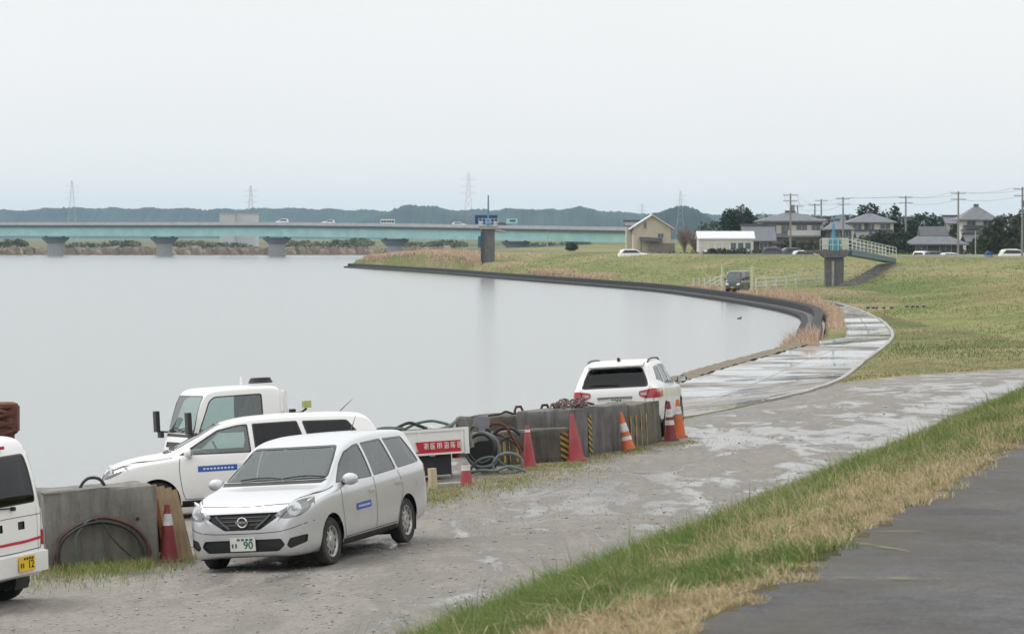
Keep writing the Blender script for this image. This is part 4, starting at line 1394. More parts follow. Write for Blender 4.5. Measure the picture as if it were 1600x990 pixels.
def estate(root, pmat, rear_glass, seats, visor=True):
    bm = body_bm(ESTATE)
    bvh = BVHTree.FromBMesh(bm)
    AXL = (1.35, -1.25); TR = 0.296
    arches(bm, AXL, 0.345, TR, 0.52)
    pane(bm, [(-.69, 1.045), (.69, 1.045), (.56, 1.41), (-.56, 1.41)], 'X', 1, root, G['glass'], 0.05, 0.02, name='windscreen')
    c = cut(bm, [(-.66, 1.003), (.66, 1.003), (.69, 1.041), (-.69, 1.041)], 'X', 1); take(bm, c, 'cowl', G['black'], root, -0.004)
    c = cut(bm, rnd([(-.58, 1.02), (.58, 1.02), (.50, 1.36), (-.50, 1.36)], .05), 'X', -1); take(bm, c, 'rear_window', rear_glass, root, -.004)
    for s in (1, -1):
        pane(bm, [(1.0, .975), (.40, 1.325), (.10, 1.385), (-.07, 1.395), (-.11, .96)], 'Y', s, root, G['glass'], 0.03)
        pane(bm, [(-.17, .965), (-.135, 1.395), (-.83, 1.40), (-.97, .985)], 'Y', s, root, rear_glass, 0.03)
        pane(bm, [(-1.03, .99), (-.90, 1.395), (-1.60, 1.375), (-1.86, 1.05), (-1.86, 1.01)], 'Y', s, root, rear_glass, 0.04)
        fd = cut(bm, [(.985, .925), (1.0, .75), (.97, .45), (.93, .305), (-.10, .315), (-.14, .6), (-.13, .955)], 'Y', s)
        d1 = take(bm, fd, 'door', pmat, root)
        rd = cut(bm, [(-.13, .955), (-.14, .6), (-.10, .315), (-.86, .325), (-.95, .5), (-1.10, .72), (-1.0, .965)], 'Y', s)
        d2 = take(bm, rd, 'door', pmat, root)
        for (hx, hz, d) in ((.0, .80, d1), (-.93, .82, d2)):
            c, nr = on_shell(bvh, hx, hz, 'Y', s)
            m = MB(); m.box(c + nr * .012 * (1 if nr.y * s > 0 else -1), (.20, .022, .03)); m.box(c + Vector((0, s * .004, 0)), (.13, .008, .05))
            m.build('door_handle', pmat, d if d else root)
        hl = cut(bm, rnd([(.40, .70), (.56, .655), (.72, .68), (.79, .76), (.76, .87), (.66, .875), (.50, .765)] if s > 0 else [(-.40, .70), (-.56, .655), (-.72, .68), (-.79, .76), (-.76, .87), (-.66, .875), (-.50, .765)], .05), 'X', 1, 0.10)
        lo = take(bm, hl, 'headlight', G['lens'], root, 0.001)
        m = MB()
        cc, nr = on_shell(bvh, s * .63, .765, 'X', 1)
        mt = Matrix.Translation(cc - Vector((.045, s * .0, .0))) @ (Vector((1, s * .42, .25)).to_track_quat('Z', 'Y').to_matrix().to_4x4())
        m.lathe([(.088, .02), (.07, -.012), (.045, -.03), (.0, -.035)], 20, mt); m.lathe([(.045, -.02), (.05, .005), (.036, .02), (0, .026)], 14, mt)
        m.build('lamp_bowl', G['reflector'], lo, True)
        bk = MB(); bk.add([cc + Vector((-.075, s * -.24, -.09)), cc + Vector((-.075, s * -.10, -.09)), cc + Vector((-.30, s * .17, -.06)), cc + Vector((-.30, s * .17, .12)), cc + Vector((-.2, s * .02, .10)), cc + Vector((-.085, s * -.24, -.04))], [(0, 1, 2, 3, 4, 5)])
        bk.build('lamp_housing', G['reflector'], lo)
        m = MB(); cc, nr = on_shell(bvh, s * .47, .715, 'X', 1)
        m.ball(cc - Vector((.035, 0, 0)), .03, 8, 6); m.build('indicator', G['reflector'], lo)
        fv = cut(bm, rnd([(s * .56, .34), (s * .60, .30), (s * .755, .36), (s * .765, .455), (s * .60, .425)], .02), 'X', 1)
        take(bm, fv, 'bumper_vent', G['black'], root, -0.02, True)
        tl = cut(bm, rnd([(s * .58, .62), (s * .80, .62), (s * .80, .96), (s * .62, .96)], .03), 'X', -1, 0.05)
        take(bm, tl, 'tail_lamp', G['red_lens'], root)
        mirror_(root, .86, s * .80, .99, s, pmat, 1.05)
        sk = cut(bm, [(.98, .19), (.98, .285), (-.88, .295), (-.88, .19)], 'Y', s, 0.02); take(bm, sk, 'sill', G['black'], root, 0.002)
    gr = cut(bm, rnd([(-.47, .74), (.47, .74), (.45, .675), (.23, .54), (-.23, .54), (-.45, .675)], .02), 'X', 1)
    go = take(bm, gr, 'grille', G['black'], root, -0.03, True)
    m = MB()
    for s in (1, -1):
        P = [on_shell(bvh, s * y, z, 'X', 1)[0] for y, z in ((.36, .715), (.27, .63), (.17, .555))]
        m.tube([p - Vector((.008, 0, 0)) for p in P], 0.016, 6)
    for z in (.60, .645, .69):
        P = [on_shell(bvh, y, z, 'X', 1)[0] - Vector((.022, 0, 0)) for y in np.linspace(-.3, .3, 7)]
        m.tube(P, 0.006, 5)
    m.build('grille_bars', plain('dark chrome', (.12, .12, .125), .3, .6), go, True)['kind'] = 'stuff'
    cc, _ = on_shell(bvh, 0, .635, 'X', 1)
    m = MB(); q = Matrix.Translation(cc + Vector((-.002, 0, 0))) @ Matrix.Rotation(math.pi / 2, 4, 'Y')
    m.tube([q @ Vector((.058 * math.cos(a), .062 * math.sin(a), 0)) for a in np.linspace(0, 2 * math.pi, 25)[:-1]], .009, 6, True)
    m.box(cc + Vector((.006, 0, 0)), (.016, .17, .03))
    m.build('emblem', G['chrome'], go, True)
    it = cut(bm, rnd([(-.50, .425), (.50, .425), (.545, .35), (.46, .275), (-.46, .275), (-.545, .35)], .025), 'X', 1)
    io = take(bm, it, 'air_intake', G['black'], root, -0.03, True)
    number_plate(root, Vector((2.212, 0, .375)), 0.0, '90', G['plate'])
    number_plate(root, Vector((-2.205, 0, .62)), math.pi, '90', G['plate'])
    m = MB()
    for s in (1, -1):
        seam(m, bvh, [(.985, .925), (1.0, .75), (.97, .45), (.93, .305)], 'Y', s)
        seam(m, bvh, [(-.13, .955), (-.14, .6), (-.10, .315)], 'Y', s)
        seam(m, bvh, [(-1.0, .965), (-1.10, .72), (-.95, .5), (-.86, .325)], 'Y', s)
        seam(m, bvh, [(.93, .305), (-.86, .32)], 'Y', s)
        seam(m, bvh, [(1.97, s * .60), (1.75, s * .70), (1.4, s * .755), (1.1, s * .765)], 'Z', 1)
        seam(m, bvh, [(-1.6, .80), (-1.62, .70)], 'Y', s, .006)
    seam(m, bvh, [(2.03, -.58), (2.075, 0), (2.03, .58)], 'Z', 1, .012)
    seam(m, bvh, [(-.80, .60), (-.5, .515), (0, .50), (.5, .515), (.80, .60)], 'X', 1, .008)
    m.build('panel_joints', G['black'], root)['kind'] = 'stuff'
    for y0 in (-.45, .12):
        m = MB()
        P = [on_shell(bvh, y0 + t * .55, 1.055 + .02 * math.sin(t * 3.1), 'X', 1)[0] + Vector((.02, 0, .012)) for t in np.linspace(0, 1, 6)]
        m.tube(P, .009, 5)
        m.build('wiper', G['black'], root)
    m = MB(); m.tube([(-1.55, .0, 1.49), (-1.75, 0, 1.66)], [.008, .003], 5); m.build('aerial', G['black'], root)
    m = MB(); m.box((.30, 0, 1.36), (.05, .2, .06)); m.build('inner_mirror', G['black'], root)
    m = MB(); m.box((.72, .30, 1.025), (.16, .30, .012), (0, .1, .2)); m.build('dashboard_paper', G['white_print'], root)
    bm_object(bm, 'body', pmat, root)
    bm.free()
    ub = MB(); ub.box((0, 0, .24), (3.6, 1.3, .12)); ub.build('underbody', G['black'], root)
    arch_liner(root, AXL, .345, TR, .83, .52)
    for xa in AXL:
        for s in (1, -1): wheel(root, xa, s * .735, TR, .17, s)
    cabin(root, (.05, -.85), .70, .52, 1.0, .85, True, seats)
    return bvh

def sticker(root, bvh, quad, s):
    d = decal(bvh, quad, 'Y', s, .004)
    o = d.build('door_sticker', G['blue_print'], root)
    (x0, z0), (x1, z1) = quad[0], quad[2]
    xa, xb, za, zb = min(x0, x1), max(x0, x1), min(z0, z1), max(z0, z1)
    m = MB(); n = 9
    for i in range(n):
        u = xa + (xb - xa) * (.10 + .8 * i / n)
        q = decal(bvh, [(u, za + (zb - za) * .36), (u + (xb - xa) * .055, za + (zb - za) * .36), (u + (xb - xa) * .055, za + (zb - za) * .62), (u, za + (zb - za) * .62)], 'Y', s, .006, 1)
        if q: m.add(q.v, q.f)
    m.build('sticker_lettering', G['white_print'], o)['kind'] = 'stuff'

def wheel_place(pf, pr, wb, side, xf):
    """car matrix from the pixel where one front wheel stands and the column of the rear wheel on the same side"""
    F = on(*pf)
    best = None
    for a in np.linspace(0, 2 * math.pi, 1441):
        h = Vector((math.cos(a), math.sin(a)))
        Rr = F.xy - h * wb
        px = 800 + FPX * Rr.x / Rr.y
        if Rr.y < F.y: continue
        e = abs(px - pr)
        if best is None or e < best[0]: best = (e, h)
    h = best[1]; left = Vector((-h.y, h.x))
    c = F.xy - h * xf - left * side
    return frame(c.x, c.y, h), h

mt, hd = wheel_place((513, 881), 630, 2.6, 0.735, 1.35)
silver = empty('estate_car', mt, 'silver estate car with blue door sticker parked nearest on the gravel, facing left', 'car')
sbvh = estate(silver, G['silver'], G['glass'], G['seat_pale'])
sticker(silver, sbvh, [(.56, .595), (.06, .60), (.06, .685), (.56, .68)], 1)

h2 = Vector((-math.cos(R(7)), -math.sin(R(7))))
cxy = at(384, 700, 49.6)
white_estate = empty('estate_car', frame(cxy.x, cxy.y, h2), 'white estate car behind the silver one, between it and the flatbed truck', 'car')
wb_ = estate(white_estate, G['white'], G['glass_dark'], G['seat_pale'])
sticker(white_estate, wb_, [(.72, .71), (.12, .71), (.12, .80), (.72, .80)], 1)

# ------------------------------------------------------------------ white sport utility estate seen from behind
SUV = dict(
    top=[(-2.40, .70), (-2.39, .88), (-2.35, 1.04), (-2.22, 1.22), (-2.04, 1.46), (-1.96, 1.545), (-1.82, 1.575), (-1.0, 1.62), (-.2, 1.61), (.3, 1.55), (.75, 1.37), (1.18, 1.14),
         (1.28, 1.10), (1.8, 1.03), (2.2, .93), (2.34, .82), (2.39, .70), (2.4, .6)],
    bot=[(-2.4, .42), (-2.3, .36), (-1.9, .28), (0, .24), (1.9, .25), (2.3, .3), (2.4, .38)],
    wid=[(-2.4, .72), (-2.37, .80), (-2.28, .86), (-2.0, .905), (-1.4, .92), (0, .92), (1.5, .915), (2.0, .87), (2.25, .76), (2.37, .62), (2.4, .52)],
    belt=[(-2.4, 1.02), (-1.5, 1.06), (0, 1.02), (1.2, .98), (2.4, .74)], ti=0.755, rr=0.10)
def suv(root):
    bm = body_bm(SUV); bvh = BVHTree.FromBMesh(bm); AXL = (1.45, -1.30); TR = .345
    arches(bm, AXL, .40, TR, .56)
    pane(bm, [(-.70, 1.075), (.70, 1.075), (.665, 1.22), (.56, 1.47), (-.56, 1.47), (-.665, 1.22)], 'X', -1, root, G['glass_dark'], .07, .03, name='rear_window')
    pane(bm, [(-.70, 1.15), (.70, 1.15), (.56, 1.51), (-.56, 1.51)], 'X', 1, root, G['glass'], .05, .02, name='windscreen')
    for s in (1, -1):
        pane(bm, [(1.02, 1.07), (.48, 1.40), (.1, 1.485), (-.12, 1.49), (-.14, 1.05)], 'Y', s, root, G['glass'], .03)
        pane(bm, [(-.20, 1.05), (-.18, 1.495), (-.95, 1.495), (-1.10, 1.09)], 'Y', s, root, G['glass_dark'], .03)
        pane(bm, [(-1.17, 1.10), (-1.02, 1.49), (-1.62, 1.46), (-1.95, 1.20)], 'Y', s, root, G['glass_dark'], .05)
        tl = cut(bm, rnd([(s * .50, .99), (s * .50, .90), (s * .62, .845), (s * .93, .845), (s * .93, 1.02), (s * .78, 1.035)], .03), 'X', -1, .03)
        t1 = take(bm, tl, 'tail_lamp', G['red_lens'], root, .012, True)
        ty = cut(bm, rnd([(-2.33, .845), (-2.33, 1.03), (-2.12, .98), (-2.06, .88)], .03), 'Y', s); take(bm, ty, 'side_lamp', G['red_lens'], root, .008, True)
        m = MB(); cc, nr = on_shell(bvh, s * .60, .935, 'X', -1); m.box(cc + Vector((-.012, 0, 0)), (.02, .13, .055)); m.build('reversing_lamp', G['reflector'], t1 or root)
        mirror_(root, .98, s * .90, 1.10, s, G['blackgloss'], 1.15)
        fl = cut(bm, [(2.0, .235), (2.0, .36), (-2.2, .38), (-2.2, .235)], 'Y', s, .02); take(bm, fl, 'sill', G['black'], root, .004)
        fd = cut(bm, [(1.08, 1.0), (1.05, .5), (1.0, .38), (-.10, .38), (-.16, .7), (-.15, 1.02)], 'Y', s); take(bm, fd, 'door', G['white'], root)
        fd = cut(bm, [(-.15, 1.02), (-.16, .7), (-.10, .38), (-.85, .38), (-1.0, .55), (-1.2, .8), (-1.14, 1.04)], 'Y', s); take(bm, fd, 'door', G['white'], root)
        m = MB(); P = [on_shell(bvh, x, s * .625, 'Z', 1)[0] + Vector((0, 0, .035)) for x in np.linspace(-1.75, .25, 12)]
        P[0].z -= .04; P[-1].z -= .04
        m.tube(P, .018, 6); m.build('roof_rail', G['black'] if s < 0 else G['black'], root, True)
        rf = cut(bm, rnd([(s * .60, .50), (s * .80, .50), (s * .80, .55), (s * .60, .55)], .01), 'X', -1); take(bm, rf, 'reflector', G['red_lens'], root, .003)
    lb_ = cut(bm, [(-.88, .34), (.88, .34), (.88, .47), (-.88, .47)], 'X', -1, .05); take(bm, lb_, 'lower_bumper', G['black'], root, .002)
    pr = cut(bm, rnd([(-.30, .70), (.30, .70), (.36, .86), (-.36, .86)], .02), 'X', -1); take(bm, pr, 'plate_recess', G['white'], root, -.02, True)
    number_plate(root, Vector((-2.395, 0, .785)), math.pi, '55', G['plate'])
    m = MB(); m.box((-2.40, 0, .885), (.03, .72, .03)); m.build('plate_garnish', G['chrome'], root)
    m = MB(); m.hexa([(-2.14, -.56, 1.50), (-1.9, -.60, 1.545), (-1.9, .60, 1.545), (-2.14, .56, 1.50), (-2.14, -.56, 1.525), (-1.9, -.60, 1.585), (-1.9, .60, 1.585), (-2.14, .56, 1.525)]); sp_ = m.build('roof_spoiler', G['white'], root)
    m = MB(); m.prism([(-1.55, 1.58), (-1.32, 1.60), (-1.5, 1.68), (-1.56, 1.67)], -.025, .025, 'Y'); m.build('aerial_fin', G['black'], root)
    m = MB(); m.tube([on_shell(bvh, y, 1.13 + .03 * math.sin((y + .1) * 4), 'X', -1)[0] - Vector((.02, 0, 0)) for y in np.linspace(-.1, .5, 7)], .01, 5); m.build('rear_wiper', G['black'], root)
    m = MB()
    for s in (1, -1):
        seam(m, bvh, [(1.08, 1.0), (1.05, .5), (1.0, .38)], 'Y', s); seam(m, bvh, [(-.15, 1.02), (-.16, .7), (-.10, .38)], 'Y', s); seam(m, bvh, [(-1.14, 1.04), (-1.2, .8), (-1.0, .55), (-.85, .38)], 'Y', s)
        seam(m, bvh, [(s * .77, 1.05), (s * .80, .8), (s * .74, .62)], 'X', -1)
    seam(m, bvh, [(-.74, .62), (0, .60), (.74, .62)], 'X', -1)
    m.build('panel_joints', G['black'], root)['kind'] = 'stuff'
    bm_object(bm, 'body', G['white'], root); bm.free()
    arch_liner(root, AXL, .40, TR, .90, .56)
    m = MB(); m.box((0, 0, .3), (3.9, 1.4, .12)); m.build('underbody', G['black'], root)
    for xa in AXL:
        for s in (1, -1): wheel(root, xa, s * .80, TR, .22, s, 'alloy')
    cabin(root, (.0, -.95), .76, .62, 1.08, .85, True)
sp0 = at(988, 680, 67.8)
suv_root = empty('sport_utility_car', frame(sp0.x, sp0.y, (math.sin(R(9.5)), math.cos(R(9.5)))), 'white sport utility car seen from behind, parked beyond the concrete blocks', 'car')
suv(suv_root)

# ------------------------------------------------------------------ small white van cut off by the left edge
VAN = dict(
    top=[(-1.695, .55), (-1.69, 1.0), (-1.665, 1.35), (-1.61, 1.62), (-1.54, 1.80), (-1.47, 1.865), (-1.3, 1.895), (0, 1.905), (.7, 1.88), (.98, 1.78), (1.3, 1.36), (1.45, 1.12), (1.58, .98), (1.67, .8), (1.695, .6)],
    bot=[(-1.695, .36), (-1.66, .31), (-1.3, .26), (0, .24), (1.4, .25), (1.65, .3), (1.695, .36)],
    wid=[(-1.695, .66), (-1.685, .69), (-1.65, .715), (-1.5, .735), (0, .7375), (1.2, .735), (1.5, .70), (1.64, .62), (1.695, .52)],
    belt=[(-1.7, 1.02), (0, 1.02), (1.2, 1.0), (1.7, .8)], ti=0.875, rr=0.10)
def van(root, pmat=None, front='90', stripe=True):
    pmat = pmat or G['white']
    bm = body_bm(VAN); bvh = BVHTree.FromBMesh(bm); AXL = (1.05, -1.15); TR = .275
    arches(bm, AXL, .32, TR, .45)
    pane(bm, [(-.57, 1.12), (.57, 1.12), (.52, 1.68), (-.52, 1.68)], 'X', -1, root, G['glass_dark'], .06, .018, name='rear_window')
    pane(bm, [(-.60, 1.13), (.60, 1.13), (.55, 1.74), (-.55, 1.74)], 'X', 1, root, G['glass'], .05, .02, name='windscreen')
    for s in (1, -1):
        pane(bm, [(1.18, 1.09), (.78, 1.72), (.12, 1.74), (.10, 1.05)], 'Y', s, root, G['glass'], .04)
        pane(bm, [(.03, 1.06), (.04, 1.74), (-.72, 1.74), (-.72, 1.06)], 'Y', s, root, G['glass_dark'], .04)
        pane(bm, [(-.79, 1.07), (-.79, 1.74), (-1.42, 1.72), (-1.50, 1.10)], 'Y', s, root, G['glass_dark'], .05)
        tl = cut(bm, rnd([(s * .615, .63), (s * .715, .63), (s * .71, .80), (s * .625, .80)], .015), 'X', -1, .03); take(bm, tl, 'tail_lamp', G['red_lens'], root, .006, True)
        rf = cut(bm, rnd([(s * .36, .40), (s * .50, .40), (s * .50, .53), (s * .36, .53)], .01), 'X', -1); take(bm, rf, 'reflector', plain('dark red reflector', (.12, .01, .02), .25, var=.1), root, .004)
        hl = cut(bm, rnd([(s * .36, .80), (s * .36, .66), (s * .62, .66), (s * .66, .82), (s * .5, .85)], .04), 'X', 1); take(bm, hl, 'headlight', G['reflector'], root, .003)
        mirror_(root, 1.12, s * .72, 1.15, s, G['black'], 1.0)
        hh = cut(bm, rnd([(s * .16, .84), (s * .30, .84), (s * .30, .93), (s * .16, .93)], .015), 'X', -1); take(bm, hh, 'handle_recess', G['black'], root, -.015, True)
    m = MB()
    seam(m, bvh, [(-.60, .60), (0, .59), (.60, .60)], 'X', -1); seam(m, bvh, [(-.645, .98), (0, .985), (.645, .98)], 'X', -1, .007)
    for s in (1, -1):
        seam(m, bvh, [(s * .60, .60), (s * .655, 1.0), (s * .60, 1.75)], 'X', -1)
        seam(m, bvh, [(.07, 1.05), (.07, .34)], 'Y', s); seam(m, bvh, [(1.2, 1.05), (.70, .34)], 'Y', s); seam(m, bvh, [(-.75, 1.05), (-.75, .34)], 'Y', s)
    m.build('panel_joints', G['black'], root)['kind'] = 'stuff'
    if stripe:
        m = MB(); seam(m, bvh, [(-.70, .72), (-.3, .70), (0, .70), (.3, .70), (.70, .72)], 'X', -1, .032, .004)
        for s in (1, -1): seam(m, bvh, [(-1.62, .71), (0, .71), (1.55, .71)], 'Y', s, .032, .004)
        m.build('red_stripe', G['red_print'], root)
    m = MB(); m.tube([on_shell(bvh, y, 1.10 + .05 * abs(y), 'X', -1)[0] - Vector((.02, 0, 0)) for y in np.linspace(-.05, .40, 6)], .01, 5); m.cyl(on_shell(bvh, -.05, 1.09, 'X', -1)[0], on_shell(bvh, -.05, 1.09, 'X', -1)[0] - Vector((.05, 0, 0)), .025, n=8)
    m.build('rear_wiper', G['black'], root)
    m = MB(); m.box((-1.60, 0, 1.775), (.06, .16, .035)); m.build('brake_lamp', G['red_lens'], root)
    m = MB(); m.hexa([(-1.72, -.70, .34), (-1.5, -.74, .30), (-1.5, .74, .30), (-1.72, .70, .34), (-1.73, -.70, .56), (-1.5, -.744, .58), (-1.5, .744, .58), (-1.73, .70, .56)])
    m.build('rear_bumper', pmat, root, True)
    number_plate(root, Vector((-1.742, -.22, .46)), math.pi, '12', G['plate_yellow'], tmat=G['black'])
    number_plate(root, Vector((1.71, 0, .46)), 0, '12', G['plate_yellow'], tmat=G['black'])
    bm_object(bm, 'body', pmat, root); bm.free()
    arch_liner(root, AXL, .32, TR, .72, .45)
    m = MB(); m.box((0, 0, .3), (2.8, 1.1, .12)); m.build('underbody', G['black'], root)
    for xa in AXL:
        for s in (1, -1): wheel(root, xa, s * .64, TR, .15, s)
    cabin(root, (.25, -.7), .62, .62, 1.08, 1.0, True, None, True, (-1.5, 1.2))
va = R(23)
hv = Vector((-math.cos(va), math.sin(va)))
rc = on(77, 934)                         # right rear corner of the van
lv = Vector((-hv.y, hv.x))
vc = Vector((rc.x, rc.y)) + hv * 1.70 + lv * 0.70
van_root = empty('small_van', frame(vc.x, vc.y, hv), 'small white van with red stripe and yellow plate, cut off by the left edge', 'van')
van(van_root)
# ------------------------------------------------------------------ flatbed truck
CAB = dict(
    top=[(.78, 1.80), (.80, 1.83), (.95, 1.87), (1.4, 1.88), (1.90, 1.87), (2.06, 1.83), (2.14, 1.75), (2.36, 1.16), (2.43, .98), (2.47, .84), (2.49, .70), (2.5, .55)],
    bot=[(.78, .40), (1.0, .36), (2.2, .34), (2.45, .38), (2.5, .42)],
    wid=[(.78, .80), (.82, .83), (1.0, .845), (2.1, .845), (2.35, .83), (2.44, .80), (2.485, .75), (2.5, .70)],
    belt=[(.7, 1.02), (1.9, 1.0), (2.3, .95), (2.5, .7)], ti=0.90, rr=0.08)
CAB['top'] = [(x, z if z < 1 else 1 + (z - 1) * .95) for x, z in CAB['top']]
def truck(root):
    bm = body_bm(CAB); bvh = BVHTree.FromBMesh(bm); TR = .30
    arches(bm, (1.62,), .36, TR, .5)
    pane(bm, [(-.77, 1.08), (.77, 1.08), (.72, 1.71), (-.72, 1.71)], 'X', 1, root, G['glass'], .05, .02, name='windscreen')
    c = cut(bm, [(-.76, 1.02), (.76, 1.02), (.77, 1.07), (-.77, 1.07)], 'X', 1); take(bm, c, 'cowl', G['black'], root, -.003)
    c = cut(bm, rnd([(-.6, 1.1), (.6, 1.1), (.6, 1.62), (-.6, 1.62)], .05), 'X', -1); take(bm, c, 'rear_window', G['glass'], root, -.004)
    for s in (1, -1):
        pane(bm, [(2.28, 1.08), (2.06, 1.62), (1.96, 1.69), (1.12, 1.70), (1.12, 1.06)], 'Y', s, root, G['glass'], .05, .022)
        d = cut(bm, [(2.30, 1.0), (2.10, .5), (1.05, .46), (1.05, 1.02)], 'Y', s); do = take(bm, d, 'door', G['white'], root)
        cc, nr = on_shell(bvh, 1.15, .92, 'Y', s); m = MB(); m.box(cc, (.2, .04, .05)); m.build('door_handle', G['black'], do or root)
        hl = cut(bm, rnd([(s * .46, .72), (s * .46, .56), (s * .72, .56), (s * .74, .76)], .03), 'X', 1); take(bm, hl, 'headlight', G['reflector'], root, .004)
        # tall black mirrors on arms
        m = MB(); m.tube([(2.30, s * .82, 1.08), (2.46, s * .96, 1.10), (2.48, s * .97, 1.36)], .018, 6); m.box((2.49, s * .98, 1.27), (.07, .18, .36)); m.box((2.44, s * .93, 1.04), (.06, .2, .10)); m.build('wing_mirror', G['black'], root)
    gr = cut(bm, rnd([(-.55, .84), (.55, .84), (.55, .93), (-.55, .93)], .02), 'X', 1); take(bm, gr, 'grille', G['black'], root, -.01, True)
    m = MB(); m.box((2.47, 0, .45), (.10, 1.5, .16)); m.build('front_bumper', G['white'], root)
    number_plate(root, Vector((2.53, 0, .46)), 0, '31', G['plate'])
    for y0 in (-.5, .05):
        m = MB(); m.tube([on_shell(bvh, y0 + t * .6, 1.10 + .05 * math.sin(t * 3), 'X', 1)[0] + Vector((.02, 0, .02)) for t in np.linspace(0, 1, 6)], .011, 5); m.build('wiper', G['black'], root)
    m = MB(); seam(m, bvh, [(1.05, 1.02), (1.05, .46)], 'Y', 1); seam(m, bvh, [(2.30, 1.0), (2.10, .5)], 'Y', 1); m.build('panel_joints', G['black'], root)['kind'] = 'stuff'
    bm_object(bm, 'cab', G['white'], root); bm.free()
    cabin(root, (1.25, 0), .72, .78, 1.06, 2.08, True, G['seat_pale'], False, (.9, 2.2))
    arch_liner(root, (1.62,), .36, TR, .80, .5)
    # chassis and bed
    m = MB()
    for s in (-.38, .38): m.box((-.75, s, .50), (3.4, .08, .12))
    for x in (-2.3, -1.2, 0, .6): m.box((x, 0, .5), (.08, .76, .10))
    m.build('chassis', G['black'], root)
    m = MB(); m.box((-.90, 0, .60), (3.2, 1.62, .07)); m.build('bed_floor', G['bedsteel'], root)
    for s in (1, -1):
        m = MB(); m.box((-.90, s * .835, .675), (3.16, .035, .42)); m.box((-.90, s * .845, .885), (3.18, .06, .045)); m.box((-.90, s * .845, .478), (3.18, .05, .035))
        for x in (-2.44, -1.65, -.9, -.15, .64): m.box((x, s * .857, .675), (.045, .022, .38))
        g = m.build('side_gate', G['white'], root)
        if s == 1: gate = g
    m = MB(); m.box((-2.505, 0, .655), (.035, 1.66, .38)); m.box((-2.515, 0, .845), (.05, 1.70, .045)); m.build('tail_gate', G['white'], root)
    for s in (1, -1):
        m = MB(); m.box((-2.515, s * .865, .68), (.075, .055, .46)); m.build('gate_post', G['white'], root)
    # red strip and red sign with white characters along the near gate
    y = .8705
    m = MB(); m.add([(-2.40, y, .495), (.55, y, .495), (.55, y, .528), (-2.40, y, .528)], [(0, 1, 2, 3)]); m.build('red_line', G['red_print'], gate)
    m = MB(); m.add([(-2.40, y + .002, .532), (-1.62, y + .002, .532), (-1.57, y + .002, .695), (-2.40, y + .002, .695)], [(0, 1, 2, 3)])
    sg = m.build('red_sign', G['red_print'], gate)
    r = random.Random(3)
    for i in range(6):
        m = MB(); x0 = -1.72 - i * .125; z0 = .565; w_, h_ = .08, .10
        # blurred, unreadable characters: a frame of strokes each
        def st(a, b, c, d): m.box((x0 - (a + c) / 2 * w_, y + .0045, z0 + (b + d) / 2 * h_), (max(.012, abs(c - a) * w_), .002, max(.012, abs(d - b) * h_)))
        st(0, .95, 1, .95); st(0, .05, 1, .05) if i % 2 else st(.5, 0, .5, 1); st(0, .5, 1, .5)
        st(.05, .05, .05, .95) if i % 3 else st(.25, .5, .25, 0); st(.95, .05, .95, .95) if i % 3 != 1 else st(.8, .5, .8, 0); st(.3, .72, .7, .72); st(.3, .28, .7, .28)
        m.build('sign_character', G['white_print'], sg)
    # rack behind the cab, coil and lamp on it
    m = MB()
    for s in (-.74, .74): m.bar((.70, s, .62), (.70, s, 1.72), .06, .06)
    for z in (1.0, 1.35, 1.70): m.bar((.70, -.74, z), (.70, .74, z), .05, .05)
    m.build('cab_guard', G['white'], root)
    m = MB(); m.tube([(.60, .80, 1.32), (.45, .84, 1.34), (.36, .86, 1.40)], .02, 6); m.box((.60, .80, 1.30), (.1, .08, .2)); lb2 = m.build('lamp_bracket', G['black'], root)
    m = MB(); m.box((.36, .86, 1.47), (.14, .10, .12)); m.build('work_lamp', plain('lime lamp', (.48, .52, .18), .4, var=.1), lb2)
    m = MB()
    for k in range(3): m.tube([(1.0 + (.19 - .015 * k) * math.cos(a), .35 + (.19 - .02 * k) * math.sin(a), 1.88 + .028 * k) for a in np.linspace(0, 6.283, 19)[:-1]], .02, 6, True)
    m.build('roof_coil', G['hose_black'], root, True)
    m = MB(); m.cyl((1.32, .3, 1.86), (1.32, .3, 1.99), .03, .022, 10); m.build('roof_marker', G['white_print'], root)
    # under the bed, where added dark bodies fill in the shade
    m = MB(); m.box((-1.72, .48, .30), (1.10, .48, .40)); m.build('tool_box', plain('dark blue box', (.018, .022, .03), .5, var=.2), root)  # the dark box, enlarged to cover the shade under the bed
    m = MB(); m.box((-1.7, -.52, .30), (1.3, .40, .40)); m.build('underbed_shade_box', G['black'], root)  # box added on the far side to black out the lit gap
    m = MB(); m.box((-2.40, .62, .42), (.06, .22, .10)); m.build('tail_lamp', G['red_lens'], root)
    m = MB(); m.box((-1.92, .72, .47), (.10, .06, .08)); m.build('side_marker', G['white_print'], root)
    m = MB(); m.prism([(-1.40, .10), (-1.38, .46), (-1.36, .46), (-1.37, .10)], .40, .82, 'Y'); m.build('added_mud_flap', G['black'], root)  # flap added to darken the open underside
    m = MB(); m.box((-.2, 0, .36), (2.2, .62, .26)); m.build('underbed_shade_tray', G['black'], root)  # added dark body standing in for shade below the bed floor
    m = MB(); m.lathe([(.28, -.09), (.28, .09)], 18, Matrix.Translation((-1.95, -.1, .34))); m.build('added_spare_wheel', G['rubber'], root)  # wheel added for a darker underside
    for xa, yy in ((1.62, .70), (-1.0, .66), (-1.0, .48)):
        for s in (1, -1): wheel(root, xa, s * yy, TR, .17, s)
ht = Vector((-math.sin(R(68)), -math.cos(R(68)))); ltv = Vector((-ht.y, ht.x))
tl_ = at(731, 760, 55.4)
tc_ = Vector((tl_.x, tl_.y)) + ht * 2.5 - ltv * .87
truck_root = empty('flatbed_truck', frame(tc_.x, tc_.y, ht), 'white flatbed truck with red sign on its side gate, behind the white estate', 'truck')
truck(truck_root)
TM = truck_root.matrix_world.copy()

